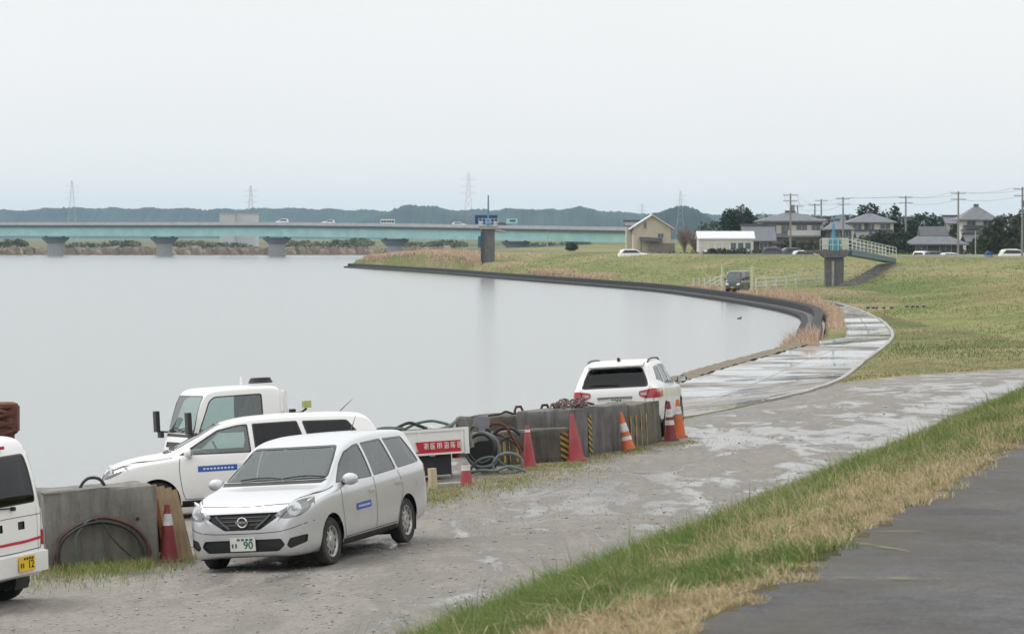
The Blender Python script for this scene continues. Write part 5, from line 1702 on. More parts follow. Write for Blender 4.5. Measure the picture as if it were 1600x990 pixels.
# ------------------------------------------------------------------ concrete blocks
def rough_block(sx, sy, sz, bev, seed, mat, name='block_body', parent=None, jit=.017, wedge=0):
    bm = bmesh.new(); bmesh.ops.create_cube(bm, size=1)
    for v in bm.verts:
        v.co.x *= sx; v.co.y *= sy; v.co.z = (v.co.z + .5) * sz
        if v.co.z > .1 and wedge: v.co.x *= 1 - wedge; v.co.y *= 1 - wedge
    bmesh.ops.bevel(bm, geom=bm.edges[:], offset=bev, segments=2, affect='EDGES', profile=.6)
    bmesh.ops.subdivide_edges(bm, edges=[e for e in bm.edges if e.calc_length() > .25], cuts=4, use_grid_fill=True)
    r = random.Random(seed)
    for v in bm.verts:
        if v.co.z > .02: v.co += Vector((r.uniform(-jit, jit), r.uniform(-jit, jit), r.uniform(-jit, jit)))
    me = bpy.data.meshes.new(name)
    for f in bm.faces: f.smooth = True
    bm.to_mesh(me); bm.free()
    return link(name, me, mat, parent)

def place_block(pl, pr, depth, h, label, mat, seed, name='concrete_block', dz=-.04, bev=.03, wedge=0):
    """pl, pr: pixels of the two lower front corners"""
    A, B = on(*pl), on(*pr)
    d = (B - A).xy; w = d.length; d = d / w; n = Vector((-d.y, d.x))
    c = (A + B).xy / 2 + n * depth / 2
    root = empty(name, frame(c.x, c.y, d, True, dz), label, 'concrete block')
    rough_block(w, depth, h - dz, bev, seed, mat, 'block_body', root, wedge=wedge)
    return root, w, depth
def sheet(root, x0, x1, z0, z1, y, mat, name):
    """thin painted or taped sheet on the front face (local -Y side)"""
    m = MB(); m.box(((x0 + x1) / 2, -y, (z0 + z1) / 2), (x1 - x0, .006, z1 - z0))
    return m.build(name, mat, root)

lb_root, lw, ld = place_block((74, 893), (250, 880), 1.25, .99, 'grey concrete block with hose coil hanging on it, between the van and silver car', G['conc'], 1)
m = MB(); m.cyl((lw * .32, -ld / 2 - .008, .62), (lw * .32, -ld / 2 + .02, .62), .022, n=10); m.build('bolt_hole', G['black'], lb_root)
m = MB(); m.tube([(-.10, -ld / 2, .60), (-.10, -ld / 2 - .10, .60), (-.10, -ld / 2 - .12, .66)], .018, 6); m.build('wall_hook', G['rust_grey'], lb_root)
LBM = lb_root.matrix_world.copy()

b1, w1, d1 = place_block((762, 729), (894, 719), .8, .60, 'low mossy concrete block with yellow tape, behind the left of the red cones', G['conc_dark'], 2)
sheet(b1, w1 * .37, w1 * .47, .05, .56, .8 / 2 + .012, G['hazard'], 'hazard_tape')
for i, x in enumerate(np.linspace(-w1 * .46, -w1 * .16, 5)): sheet(b1, x, x + .05, .08, .46 + .05 * (i % 2), .8 / 2 + .013, G['hazard_v'] if i % 2 else plain('worn yellow paint', (.36, .27, .05), .8, var=.3, scale=12, dirt=(.12, .1, .08), dscale=9), 'yellow_mark')
A_, B_ = at(755, 700, 61.6), at(892, 700, 62.4)
dv = (B_ - A_).xy.normalized(); nv = Vector((-dv.y, dv.x)); c_ = (A_ + B_).xy / 2 + nv * .6
b2 = empty('concrete_block', frame(c_.x, c_.y, dv, True, -.04), 'tall dark concrete block with rusty shackle on top, behind the low mossy block', 'concrete block')
rough_block((B_ - A_).xy.length, 1.2, .83, .035, 4, G['conc_dark'], 'block_body', b2, .03)
b3, w3, d3 = place_block((893, 716), (983, 701), 1.1, .90, 'grey concrete block with one upright hazard tape, carrying a heap of chain', concrete('grey stained concrete', (.125, .12, .118), (.215, .205, .20), (.06, .055, .052)), 6)
sheet(b3, -w3 * .20, -w3 * .20 + .15, .06, .80, 1.1 / 2 + .012, G['hazard'], 'hazard_tape')
b4, w4, d4 = place_block((984, 699), (1034, 689), .9, .84, 'concrete block with faded yellow stripes, nearest the white sport utility car', concrete('tan stained concrete', (.14, .125, .10), (.22, .20, .16), (.06, .052, .04)), 9, wedge=.02)
for i, x in enumerate(np.linspace(-w4 * .46, w4 * .02, 4)): sheet(b4, x, x + .055, .04, .66, .9 / 2 + .010, plain('faded yellow paint', (.42, .31, .09), .85, var=.3, scale=10, dirt=(.16, .13, .10), dscale=7), 'yellow_mark')

# ------------------------------------------------------------------ traffic cones
def cone(px, py, h, mat, label, bands=(), lean=(0, 0), base=True, top=1.0, grp='traffic cones along the concrete blocks'):
    P = on(px, py)
    mt = frame(P.x, P.y, (1, 0)) @ Euler((lean[1], lean[0], 0)).to_matrix().to_4x4()
    root = empty('traffic_cone', mt, label, 'cone', grp)
    rb, rt = .122 * h / .7, .03
    rad = lambda z: rb + (rt - rb) * z / h
    zt = h * top
    m = MB(); zz = [.03] + [h * q for q in (.2, .4, .6, .8, 1.0) if h * q < zt] + [zt]
    prof = [(rad(z), z) for z in zz] + [(rad(zt) * .7, zt), (rad(zt) * .7, zt - .03)]
    m.lathe(prof, 18); m.build('cone_body', mat, root, True)
    if base:
        m = MB(); m.box((0, 0, .018), (rb * 2.35, rb * 2.35, .036)); m.build('cone_base', mat, root)
    for (a, b) in bands:
        m = MB(); m.lathe([(rad(a * h) + .004, a * h), (rad(b * h) + .004, b * h), (rad(b * h) - .002, b * h), (rad(a * h) - .002, a * h)], 18, None, True); m.build('white_band', G['cone_white'], root, True)
    return root
cone(265, 878, .74, G['cone_dark'], 'dark red cone with white band beside the leaning planks and silver car', [(.64, .84)])
cone(729, 757, .60, G['cone_red'], 'short broken red cone with white top below the truck tail', [(.40, .56)], top=.57)
cone(827, 730, .76, G['cone_red'], 'plain faded red cone in front of the low mossy block', [(.84, .90)])
cone(901, 720, .88, G['cone_red'], 'tallest plain red cone at the joint between the two block groups', [], (-.05, 0))
cone(983, 704, .76, G['cone_orange'], 'orange cone with two white bands leaning against a block', [(.28, .38), (.50, .72)], (-.17, 0), base=False)
cone(1048, 688, .80, G['cone_dark'], 'red cone with two wide white bands beside the parked sport utility car', [(.40, .52), (.60, .80)])
cone(1062, 683, .78, G['cone_orange'], 'orange cone with white top, partly behind a red and white cone', [(.62, .82)])

# ------------------------------------------------------------------ hoses, chains, timber and scrap
def hose(name, pts, r, mat, label, cat='hose', group=None, mtx=None, closed=False, n=6, sm=5):
    r = r * (.74 if group and ('pile' in group or 'bed' in group) else 1)
    P = [Vector(p) for p in catmull(pts, sm, closed)]
    if mtx is not None: P = [mtx @ p for p in P]
    c = sum(P, Vector()) / len(P); c.z = min(p.z for p in P)
    m = MB(); m.tube([p - c for p in P], r, n, closed)
    o = m.build(name, mat, None, True); o.location = c
    tag(o, label, cat, group); return o
def coil(rx, rz, cx, cz, y0, turns, dy, seed, a0=0.0, a1=None):
    r = random.Random(seed); pts = []
    N = int(12 * turns)
    for i in range(N + 1):
        a = a0 + 2 * math.pi * i / 12
        k = 1 + r.uniform(-.04, .04)
        pts.append((cx + rx * k * math.cos(a), y0 - dy * i / 12 + r.uniform(-.01, .01), max(.02, cz + rz * k * math.sin(a))))
    return pts
yf = -ld / 2 - .05
hose('hose_coil', coil(.60, .46, -.02, .20, yf, 1.96, .035, 1, -math.pi / 2), .026, G['hose_brown'], 'brown red hose coiled in arches against the grey block', group='hoses on the grey block', mtx=LBM)
hose('hose_coil', coil(.54, .41, -.06, .20, yf - .05, 1.96, .03, 2, -math.pi / 2), .020, G['hose_black'], 'black hose coiled inside the brown one against the grey block', group='hoses on the grey block', mtx=LBM)
hose('hose_coil', [(-.32, yf - .10, .02), (-.38, yf - .11, .22), (-.36, yf - .1, .45), (-.22, yf - .08, .63), (-.10, yf - .06, .66), (-.05, yf - .07, .60)], .014, G['hose_teal'], 'thin teal hose hanging in a loop from the hook on the grey block', group='hoses on the grey block', mtx=LBM)
hose('rope_end', [(-.02, yf - .09, .62), (.10, yf - .12, .40), (.28, yf - .14, .20), (.42, yf - .14, .08)], .013, G['hose_black'], 'dark bar slanting down inside the hose arches on the grey block', 'rod', mtx=LBM)
hose('iron_bar', [(.08, yf - .12, .02), (.06, yf - .1, .3), (.03, yf - .07, .60)], .010, G['rust_grey'], 'thin rusty rod standing upright against the grey block', 'rod', mtx=LBM)
hose('hose_loop', [(-.14, -.1, .90), (-.15, -.1, 1.03), (-.05, -.1, 1.14), (.10, -.08, 1.13), (.18, -.06, 1.02), (.19, -.06, .90)], .021, G['hose_black'], 'black hose loop arching up on top of the grey block', mtx=LBM)
m = MB(); m.ball((0, 0, .06), .07, 8, 6, (1.5, .9, .9)); m.cyl((-.12, 0, .05), (.14, 0, .05), .035, n=8); m.ball((.16, .02, .05), .05, 8, 6)
o = m.build('pipe_fitting', G['black'], None, True); o.matrix_world = LBM @ Matrix.Translation((-.30, -.1, .915)); tag(o, 'small black pipe fitting beside the hose loop on the grey block', 'fitting')

# planks leaning on the right end of the block
r_ = random.Random(12)
for i in range(4):
    m = MB(); L = 1.02 - .03 * i
    m.box((0, 0, L / 2), (.105, .03, L))
    o = m.build('timber_plank', G['wood'])
    o.matrix_world = LBM @ Matrix.Translation((lw / 2 + .20 + .098 * i, -.30 + .045 * i, .01)) @ Matrix.Rotation(-.16 + .02 * r_.uniform(-1, 1), 4, 'Y') @ Matrix.Rotation(-.08, 4, 'X')
    tag(o, ['leftmost of the four planks leaning beside the grey block', 'second plank from the left of the four beside the grey block', 'third plank from the left of the four beside the grey block', 'rightmost of the four planks leaning beside the grey block'][i], 'plank', 'planks leaning on the grey block')
m = MB(); m.box((0, 0, .35), (.05, .30, .70)); o = m.build('rusty_plate', plain('orange rust plate', (.36, .12, .05), .85, var=.3, scale=8)); o.matrix_world = LBM @ Matrix.Translation((lw / 2 + .12, -.28, .14)) @ Matrix.Rotation(-.12, 4, 'Y'); tag(o, 'rust orange plate standing between the grey block and planks', 'plate')

# rusty mooring post behind the van
P = at(9, 700, 43.5); gx = gz(P.x, P.y)
root = empty('mooring_post', Matrix.Translation((P.x, P.y, gx)), 'rusty iron mooring post wrapped in chain, rising behind the white van', 'post')
zt = CAM_Z + ray(9, 628).z * 43.5 - gx
m = MB(); m.cyl((0, 0, -.1), (0, 0, zt - .08), .13, .12, 12); m.lathe([(.12, zt - .1), (.17, zt - .07), (.17, zt - .02), (.12, zt)], 12); m.build('post', G['rust'], root, True)
m = MB(); m.box((.10, -.02, zt - .22), (.16, .2, .34)); m.build('bracket', G['rust'], root)
for k in range(5):
    m = MB(); a = k * 1.3
    m.tube([Vector((.15 * math.cos(t + a), .15 * math.sin(t + a), zt - .12 - .07 * k + .03 * math.sin(2 * t))) for t in np.linspace(0, 6.28, 15)[:-1]], .028, 6, True)
    m.build('chain_turn', G['rust'], root, True)

# chain heap and shackles on the blocks
def link_ring(m, c, r, t, rot):
    q = Matrix.Translation(c) @ rot.to_matrix().to_4x4()
    m.tube([q @ Vector((r * 1.35 * math.cos(a), r * math.sin(a), 0)) for a in np.linspace(0, 6.283, 13)[:-1]], t, 6, True)
B3 = b3.matrix_world.copy()
hr = random.Random(5)
heap = empty('chain_heap', B3 @ Matrix.Translation((0, 0, .935)), 'heap of rusty grey chain links on top of the taped grey block', 'chain')
for i in range(26):
    x = -.42 + .036 * i + hr.uniform(-.05, .05)
    m = MB(); link_ring(m, Vector((x, hr.uniform(-.3, .3), .04 + hr.random() * .15 * math.exp(-((x - .12) / .3) ** 2))), .055, .019, Euler((hr.uniform(0, 3), hr.uniform(0, 3), hr.uniform(0, 3))))
    m.build('chain_link', G['rust_grey'], heap, True)
for i, (bx, x, lab) in enumerate(((b2, .05, 'rusty shackle standing upright on the tall dark block'), (b2, .62, 'dark iron shackle near the right end of the tall dark block'))):
    o_ = empty('shackle', bx.matrix_world @ Matrix.Translation((x, -.2, .805)), lab, 'shackle')
    m = MB(); m.tube([(-.07, 0, .0), (-.085, 0, .09), (-.05, 0, .17), (.05, 0, .17), (.085, 0, .09), (.07, 0, .0)], .028, 8); m.build('bow', G['rust'] if i == 0 else G['black'], o_, True)
    m = MB(); m.cyl((-.13, 0, .02), (.13, 0, .02), .025, n=8); m.build('pin', G['rust'] if i == 0 else G['black'], o_, True)
hose('cable', [(-.65, -.3, .84), (-.40, -.32, .86), (-.28, -.3, .90), (-.12, -.31, .85), (0, -.3, .845)], .022, G['hose_black'], 'black cable lying along the left end of the tall dark block', 'cable', mtx=b2.matrix_world)

# hoses on the truck bed
grp = 'hoses lying on the truck bed'
hose('hose_coil', coil(.11, .12, -1.0 + .25, 1.0, .70, 1.0, .01, 4), .022, G['hose_black'], 'small upright black hose ring at the front of the truck load', group=grp, mtx=TM)
hose('hose', [(-.9, .68, .93), (-1.05, .70, .96), (-1.25, .69, .95), (-1.42, .66, .93), (-1.5, .4, .9)], .055, G['hose_teal'], 'thick faded teal hose lying on the truck bed edge', group=grp, mtx=TM)
hose('hose', [(-.4, .75, .875), (-.9, .80, .885), (-1.4, .81, .90), (-1.9, .80, .90), (-2.3, .78, .90)], .024, G['hose_black'], 'black hose lying straight along the truck gate top', group=grp, mtx=TM)
hose('hose', [(-1.25, .55, .9), (-1.40, .6, .98), (-1.58, .6, 1.03), (-1.75, .58, .97), (-1.9, .5, .92), (-2.0, .3, .9)], .040, G['hose_black'], 'black hose humped over the truck bed', group=grp, mtx=TM)
hose('hose', [(-1.55, .35, .9), (-1.72, .5, 1.0), (-1.95, .62, 1.04), (-2.15, .66, 1.0), (-2.35, .68, .93)], .036, G['hose_teal'], 'teal hose humped over the rear of the truck bed', group=grp, mtx=TM)
hose('hose', [(-2.2, .7, .9), (-2.36, .74, .99), (-2.46, .77, 1.07), (-2.54, .8, 1.0), (-2.58, .83, .82), (-2.62, .88, .55)], .045, G['hose_grey'], 'grey green hose hanging over the truck tail gate', group=grp, mtx=TM)

# hose pile on the ground behind the truck
def pile(px, py, d, pts, r, mat, label, group='hose pile behind the truck tail'):
    c = at(px, py, d); c.z = gz(c.x, c.y)
    return hose('hose', pts, r, mat, label, group=group, mtx=frame(c.x, c.y, (1, 0)))
pile(765, 745, 56.6, coil(.30, .30, -.10, .42, .05, 1.5, .05, 7), .050, G['hose_grey'], 'grey green hose standing as a large ring in the pile')
pile(765, 745, 56.4, coil(.24, .26, -.12, .46, -.02, 1.6, .05, 8), .042, G['hose_black'], 'black hose ring standing inside the grey green ring of the pile')
pile(775, 745, 56.2, coil(.26, .19, .22, .17, -.15, 1.4, .04, 9), .040, G['hose_grey'], 'grey hose ring lying low at the right of the pile')
pile(775, 748, 56.0, [(-.45, -.1, .06), (-.25, -.2, .10), (0, -.22, .08), (.2, -.25, .14), (.38, -.25, .10), (.52, -.2, .04)], .040, G['hose_grey'], 'grey hose snaking along the ground in front of the pile')
pile(775, 745, 56.3, [(-.5, -.05, .04), (-.3, -.1, .25), (-.05, -.12, .30), (.12, -.16, .18), (.3, -.2, .06)], .038, G['hose_teal'], 'teal hose crossing the front of the pile')
pile(775, 745, 57.0, [(-.2, .1, .70), (0, .1, .85), (.2, .1, .80), (.32, .1, .60), (.42, .1, .42), (.50, .05, .2)], .045, G['rust'], 'rusty brown bent pipe leaning behind the hose pile')
pile(790, 745, 57.2, [(-.3, 0, .5), (-.1, 0, .72), (.15, 0, .74), (.3, 0, .62)], .05, G['hose_black'], 'black bent hose at the top right of the pile')
pile(752, 742, 57.4, coil(.20, .22, .0, .62, .0, 2.2, .03, 17), .036, G['hose_black'], 'black hose ring hanging highest in the pile beside the truck tail')
pile(800, 742, 57.6, [(-.3, 0, .02), (-.28, 0, .30), (-.15, 0, .52), (.05, 0, .55), (.2, 0, .36), (.28, -.05, .12), (.40, -.1, .03)], .032, G['hose_black'], 'black hose arching at the right end of the pile')
pile(770, 740, 57.8, [(-.4, 0, .30), (-.15, 0, .55), (.1, 0, .62), (.35, 0, .50), (.5, 0, .35)], .04, G['hose_brown'], 'dark brown hose draped over the back of the pile')
root = empty('cable_drum', None, 'dark iron cable drum standing in the hose pile', 'drum')
c = at(757, 740, 56.9); root.matrix_world = frame(c.x, c.y, (1, 0))
for y_ in (-.12, .12):
    m = MB(); m.lathe([(.27, y_ - .015), (.27, y_ + .015)], 18, Matrix.Translation((0, 0, .30)) @ Matrix.Rotation(math.pi / 2, 4, 'X')); m.build('flange', G['black'], root)
m = MB(); m.lathe([(.12, -.12), (.12, .12)], 14, Matrix.Translation((0, 0, .30)) @ Matrix.Rotation(math.pi / 2, 4, 'X')); m.build('core', G['rust_grey'], root)
m = MB(); m.bar((0, 0, 0), (0, 0, .85), .12, .10); m.bar((-.02, 0, .80), (.02, .0, 1.0), .3, .05); m.build('stand', plain('grey lavender steel', (.22, .22, .25), .6, .2), root)

def small_box(name, px, py, d, size, mat, label, cat, rz=0.0):
    c = at(px, py, d); m = MB(); m.box((0, 0, size[2] / 2), size); m.box((size[0] * .02, 0, size[2] / 2), (size[0] * .94, size[1] * 1.01, size[2] * .96))
    o = m.build(name, mat); o.matrix_world = frame(c.x, c.y, (math.cos(rz), math.sin(rz)), True, -.01); tag(o, label, cat); return o
small_box('timber_post', 677, 770, 52.6, (.12, .12, .36), G['wood_pale'], 'short pale timber post standing behind the silver car', 'post', .3)
small_box('concrete_slab', 701, 767, 53.0, (.42, .2, .08), G['conc_pale'], 'flat pale concrete slab on the weeds under the truck', 'slab', .1)

# worn yellow cross lines on the asphalt, almost rubbed away
def worn_paint():
    m, t, b = nmat('worn yellow line')
    v = coords(t)
    b.inputs['Base Color'].default_value = (.30, .26, .12, 1); b.inputs['Roughness'].default_value = .8
    b.inputs['Alpha'].default_value = 1
    t.links.new(ramp(t, noise_(t, v, 7, 6, .7), [(.42, 0.0), (.66, .5)]), b.inputs['Alpha'])
    return m
G['worn'] = worn_paint()
for (pa, pb, w_) in (((1215, 865), (1420, 862), .15), ((1215, 906), (1470, 905), .13), ((1330, 836), (1450, 832), .11)):
    A, B = on(*pa), on(*pb)
    n = 14; m = MB(); vs = []
    for i in range(n + 1):
        p = A.lerp(B, i / n); vs += [(p.x, p.y - w_ / 2, gz(p.x, p.y) + .006), (p.x, p.y + w_ / 2, gz(p.x, p.y + w_) + .006)]
    m.add(vs, [(2 * i, 2 * i + 2, 2 * i + 3, 2 * i + 1) for i in range(n)])
    o = m.build('road_marking', G['worn']); o['kind'] = 'structure'
# ------------------------------------------------------------------ road bridge over the river
G['teal_steel'] = plain('turquoise girder paint', (.40, .66, .63), .55, var=.10, scale=.3, dirt=(.33, .56, .54), dscale=.25)
G['deck_edge'] = plain('dark deck edge', (.10, .105, .10), .8, var=.2)
G['parapet'] = plain('pale parapet', (.50, .50, .51), .75, var=.1, scale=.5)
G['pier'] = concrete('pier concrete', (.44, .44, .44), (.54, .54, .54), (.32, .32, .32))
def wpt(px, d, z): return Vector(((px - 800) / FPX * d, d, z))
def bridge():
    root = empty('road_bridge', Matrix.Translation(wpt(432, 920, 0)), 'long turquoise girder bridge crossing the river in the distance', 'bridge')
    inv = root.matrix_world.inverted()
    piers = [-260, -85, 87, 257, 433, 617, 806, 1000]
    D = lambda px: 955 - 75 * (px - 87) / 719.0
    top = lambda px: CAM_Z + (370 - (350.5 + max(0, px - 500) * .017)) / FPX * D(px)
    P = [wpt(px, D(px), top(px)) for px in piers]
    for i, (a, b) in enumerate(zip(P, P[1:])):
        d = (b - a).normalized(); s = Vector((d.y, -d.x, 0)).normalized()      # towards the camera
        def seg(w0, w1, z0, z1, name, mat):
            m = MB()
            q = []
            for p in (a, b):
                q += [p + s * w0 + Vector((0, 0, z0)), p + s * w1 + Vector((0, 0, z0)), p + s * w1 + Vector((0, 0, z1)), p + s * w0 + Vector((0, 0, z1))]
            q = [inv @ (v + (d * .02 if k < 4 else -d * .02)) for k, v in enumerate(q)]
            m.hexa([q[0], q[1], q[5], q[4], q[3], q[2], q[6], q[7]])
            return m.build(name, mat, root)
        seg(-5.2, 5.2, -.85, -.25, 'deck_slab', G['deck_edge'])  # dark slab colour paints in the shadow line along the deck
        for w in (-3.6, 3.6): seg(w - .9, w + .9, -3.45, -.86, 'girder', G['teal_steel'])
        seg(5.0, 5.25, -.24, .62, 'parapet', G['parapet']); seg(-5.25, -5.0, -.24, .62, 'parapet', G['parapet'])
        m = MB(); L = (b - a).length; n = 9
        for k in range(1, n):
            p = a.lerp(b, k / n) + s * 4.52
            m.bar(inv @ (p + Vector((0, 0, -3.4))), inv @ (p + Vector((0, 0, -.9))), .10, .10)
        m.build('girder_stiffeners', G['teal_steel'], root)['kind'] = 'stuff'
    for p, px in zip(P, piers):
        q = inv @ p; zt = p.z - 3.75
        m = MB(); m.prism([(-2.2, -1.6), (2.2, -1.6), (2.2, zt - 1.9), (-2.2, zt - 1.9)], -1.4, 1.4, 'Y'); me = m.mesh('pier'); me.transform(Matrix.Translation((q.x, q.y, 0)))
        c = link('pier', me, G['pier'], root)
        m = MB(); m.prism([(-2.3, zt - 1.95), (2.3, zt - 1.95), (3.9, zt - .5), (3.9, zt - .02), (-3.9, zt - .02), (-3.9, zt - .5)], -1.6, 1.6, 'Y'); me = m.mesh('pier_cap'); me.transform(Matrix.Translation((q.x, q.y, 0)))
        link('pier_cap', me, plain('dark pier cap', (.22, .225, .23), .85, var=.2) if 'pcap' not in G else G['pcap'], c)
        m = MB(); m.box((q.x, q.y, -.1), (5.2, 3.4, .9)); m.build('pier_footing', G['pier'], c)
        for sx in (-2.6, 2.6):
            m = MB(); m.box((q.x + sx, q.y - 1.5, zt + .22), (.8, .7, .5)); m.build('bearing', G['deck_edge'], c)
    return root, D, top
bridge_root, BD, BTOP = bridge()

# ------------------------------------------------------------------ low detail vehicles for the distance
LOW = dict(top=[(-1.9, .65), (-1.86, .95), (-1.6, 1.40), (-1.2, 1.5), (-.2, 1.52), (.25, 1.46), (.95, 1.02), (1.6, .92), (1.85, .78), (1.9, .55)],
           bot=[(-1.9, .36), (-1.6, .24), (1.6, .24), (1.9, .34)], wid=[(-1.9, .70), (-1.8, .80), (-1.2, .84), (1.2, .84), (1.75, .78), (1.9, .62)], belt=[(-1.9, .95), (1.0, .92), (1.9, .7)], ti=.8, rr=.10)
def far_car(mtx, label, pmat, sc=(1, 1, 1), grp=None, cat='car', name='parked_car'):
    root = empty(name, mtx @ Matrix.Diagonal((*sc, 1)), label, cat, grp)
    bm = body_bm(LOW, .16, 1)
    for s in (1, -1):
        f = cut(bm, [(.80, 1.0), (.22, 1.40), (-1.15, 1.42), (-1.55, 1.0)], 'Y', s); take(bm, f, 'window', G['blackgloss'], root, .002)
    f = cut(bm, [(-.62, 1.05), (.62, 1.05), (.55, 1.42), (-.55, 1.42)], 'X', 1); take(bm, f, 'windscreen', G['blackgloss'], root, .002)
    f = cut(bm, [(-.60, 1.0), (.60, 1.0), (.54, 1.36), (-.54, 1.36)], 'X', -1); take(bm, f, 'rear_window', G['blackgloss'], root, .002)
    bm_object(bm, 'body', pmat, root); bm.free()
    for x in (-1.2, 1.2):
        for s in (-.78, .78):
            m = MB(); m.lathe([(.30, -.09), (.30, .09)], 12, Matrix.Translation((x, s, .30)) @ Matrix.Rotation(math.pi / 2, 4, 'X')); m.build('wheel', G['rubber'], root)
    return root
def up_at(px, d, z, yaw=0.0):
    p = wpt(px, d, z); return Matrix.Translation(p) @ Matrix.Rotation(yaw, 4, 'Z')
for px, lab, mt_, sc in ((441, 'small white van crossing the bridge left of the minibus', G['white'], (1.0, 1, 1.2)), (513, 'white car on the bridge between the van and minibus', G['white'], (1, 1, 1)), (718, 'white car on the bridge just left of the sluice tower', G['white'], (1.1, 1, 1)), (786, 'dark car on the bridge just right of the sluice tower', G['darkpaint'], (1.2, 1, 1.1))):
    far_car(up_at(px, BD(px) - 2, BTOP(px) - .24, math.pi if px < 600 else 0), lab, mt_, sc, 'vehicles crossing the bridge', 'car', 'car')
def bus(px):
    root = empty('minibus', up_at(px, BD(px) - 2, BTOP(px) - .24) @ Matrix.Diagonal((.47, .8, .72, 1)), 'white minibus with dark window band crossing the bridge', 'bus', 'vehicles crossing the bridge')
    m = MB(); m.prism([(-4.2, .35), (4.1, .35), (4.25, 1.0), (4.15, 2.6), (4.0, 2.75), (-4.1, 2.75), (-4.25, 2.6)], -1.15, 1.15, 'Y'); m.build('body', G['white'], root)
    for s in (-1.156, 1.156):
        for x in np.linspace(-3.2, 3.2, 5): 
            m = MB(); m.box((x, s, 1.9), (1.3, .02, .85)); m.build('window', G['blackgloss'], root)
    for x in (-2.6, 2.7):
        for s in (-1, 1):
            m = MB(); m.lathe([(.45, -.13), (.45, .13)], 12, Matrix.Translation((x, s, .45)) @ Matrix.Rotation(math.pi / 2, 4, 'X')); m.build('wheel', G['rubber'], root)
bus(606)
root = empty('direction_sign', up_at(800, BD(800) - 5, BTOP(800) - .2), 'teal direction sign on posts beside the bridge road', 'sign')
m = MB(); m.box((0, 0, 2.0), (3.0, .12, 1.3)); bd = m.build('sign_board', G['teal_steel'], root)
m = MB(); m.box((.2, -.07, 2.05), (1.6, .02, .6)); m.build('sign_panel', plain('dark green panel', (.02, .10, .07), .6), bd)
for x in (-1, 1):
    m = MB(); m.cyl((x, .1, 0), (x, .1, 2.6), .07, n=6); m.build('sign_post', G['parapet'], root)

# ------------------------------------------------------------------ pylons on the horizon
G['pylon'] = plain('galvanised lattice', (.42, .43, .44), .7, .2, var=.2)
G['pylon_red'] = plain('red and white pylon red', (.42, .16, .14), .7, var=.2)
def pylon(px, ytop, ybase, d, label, mat):
    z1 = CAM_Z + (370 - ytop) / FPX * d; z0 = 2.0
    root = empty('pylon', Matrix.Translation(wpt(px, d, z0)), label, 'pylon', 'lattice pylons on the horizon')
    H = z1 - z0; m = MB(); t = d * .000045
    w = lambda z: H * .09 * (1 - z / H) ** 1.3 + .012 * H
    zs = [H * q for q in (0, .18, .34, .48, .60, .70, .79, .87, .94, 1.0)]
    for a, b in zip(zs, zs[1:]):
        for sx, sy in ((-1, -1), (1, -1), (1, 1), (-1, 1)):
            m.bar((sx * w(a), sy * w(a), a), (sx * w(b), sy * w(b), b), t, t)
        for s in (-1, 1):
            m.bar((-w(a), s * w(a), a), (w(b), s * w(b), b), t * .7, t * .7); m.bar((w(a), s * w(a), a), (-w(b), s * w(b), b), t * .7, t * .7)
            m.bar((s * w(a), -w(a), a), (s * w(b), w(b), b), t * .7, t * .7)
    m.build('lattice_mast', mat, root)
    for q in (.70, .80, .90):
        m = MB(); m.bar((-H * .12, 0, H * q), (H * .12, 0, H * q), t * .9, t); m.bar((-H * .12, 0, H * q), (0, 0, H * (q + .05)), t * .6, t * .6); m.bar((H * .12, 0, H * q), (0, 0, H * (q + .05)), t * .6, t * .6); m.build('cross_arm', mat, root)
pylon(113, 282, 325, 2600, 'grey lattice pylon standing over the hills at far left', G['pylon'])
pylon(392, 290, 325, 2600, 'faint lattice pylon above the white sheds beyond the bridge', G['pylon_red'])
pylon(732, 270, 326, 2400, 'tallest lattice pylon, just left of the navy sluice tower', G['pylon_red'])
pylon(1063, 298, 326, 2800, 'pale lattice pylon on the rounded hill behind the beige house', G['pylon'])
pylon(1003, 318, 334, 3000, 'smallest lattice pylon, left of the rounded hill', G['pylon'])

# ------------------------------------------------------------------ sheds beyond the bridge
def shed(px0, px1, ytop, d, label, mat, depth=14):
    x0, x1 = (px0 - 800) / FPX * d, (px1 - 800) / FPX * d; zt = CAM_Z + (370 - ytop) / FPX * d
    root = empty('warehouse', Matrix.Translation(((x0 + x1) / 2, d, 2.0)), label, 'warehouse', 'pale sheds beyond the bridge')
    w = x1 - x0; h = zt - 2
    m = MB(); m.box((0, 0, h / 2), (w, depth, h)); m.build('wall', mat, root)
    m = MB(); m.box((0, 0, h + .12), (w + .4, depth + .4, .24)); m.build('roof', G['parapet'], root)
    for k in range(3):
        m = MB(); m.box((-w * .3 + k * w * .3, -depth / 2 - .03, h * .62), (w * .12, .08, h * .14)); m.build('window', G['blackgloss'], root)
shed(346, 369, 334.5, 1120, 'left of two pale sheds standing beyond the bridge', plain('pale cladding', (.55, .55, .56), .7, var=.06))
shed(371, 402, 334.5, 1125, 'right, wider of two pale sheds standing beyond the bridge', plain('pale cladding warm', (.60, .60, .60), .7, var=.06))

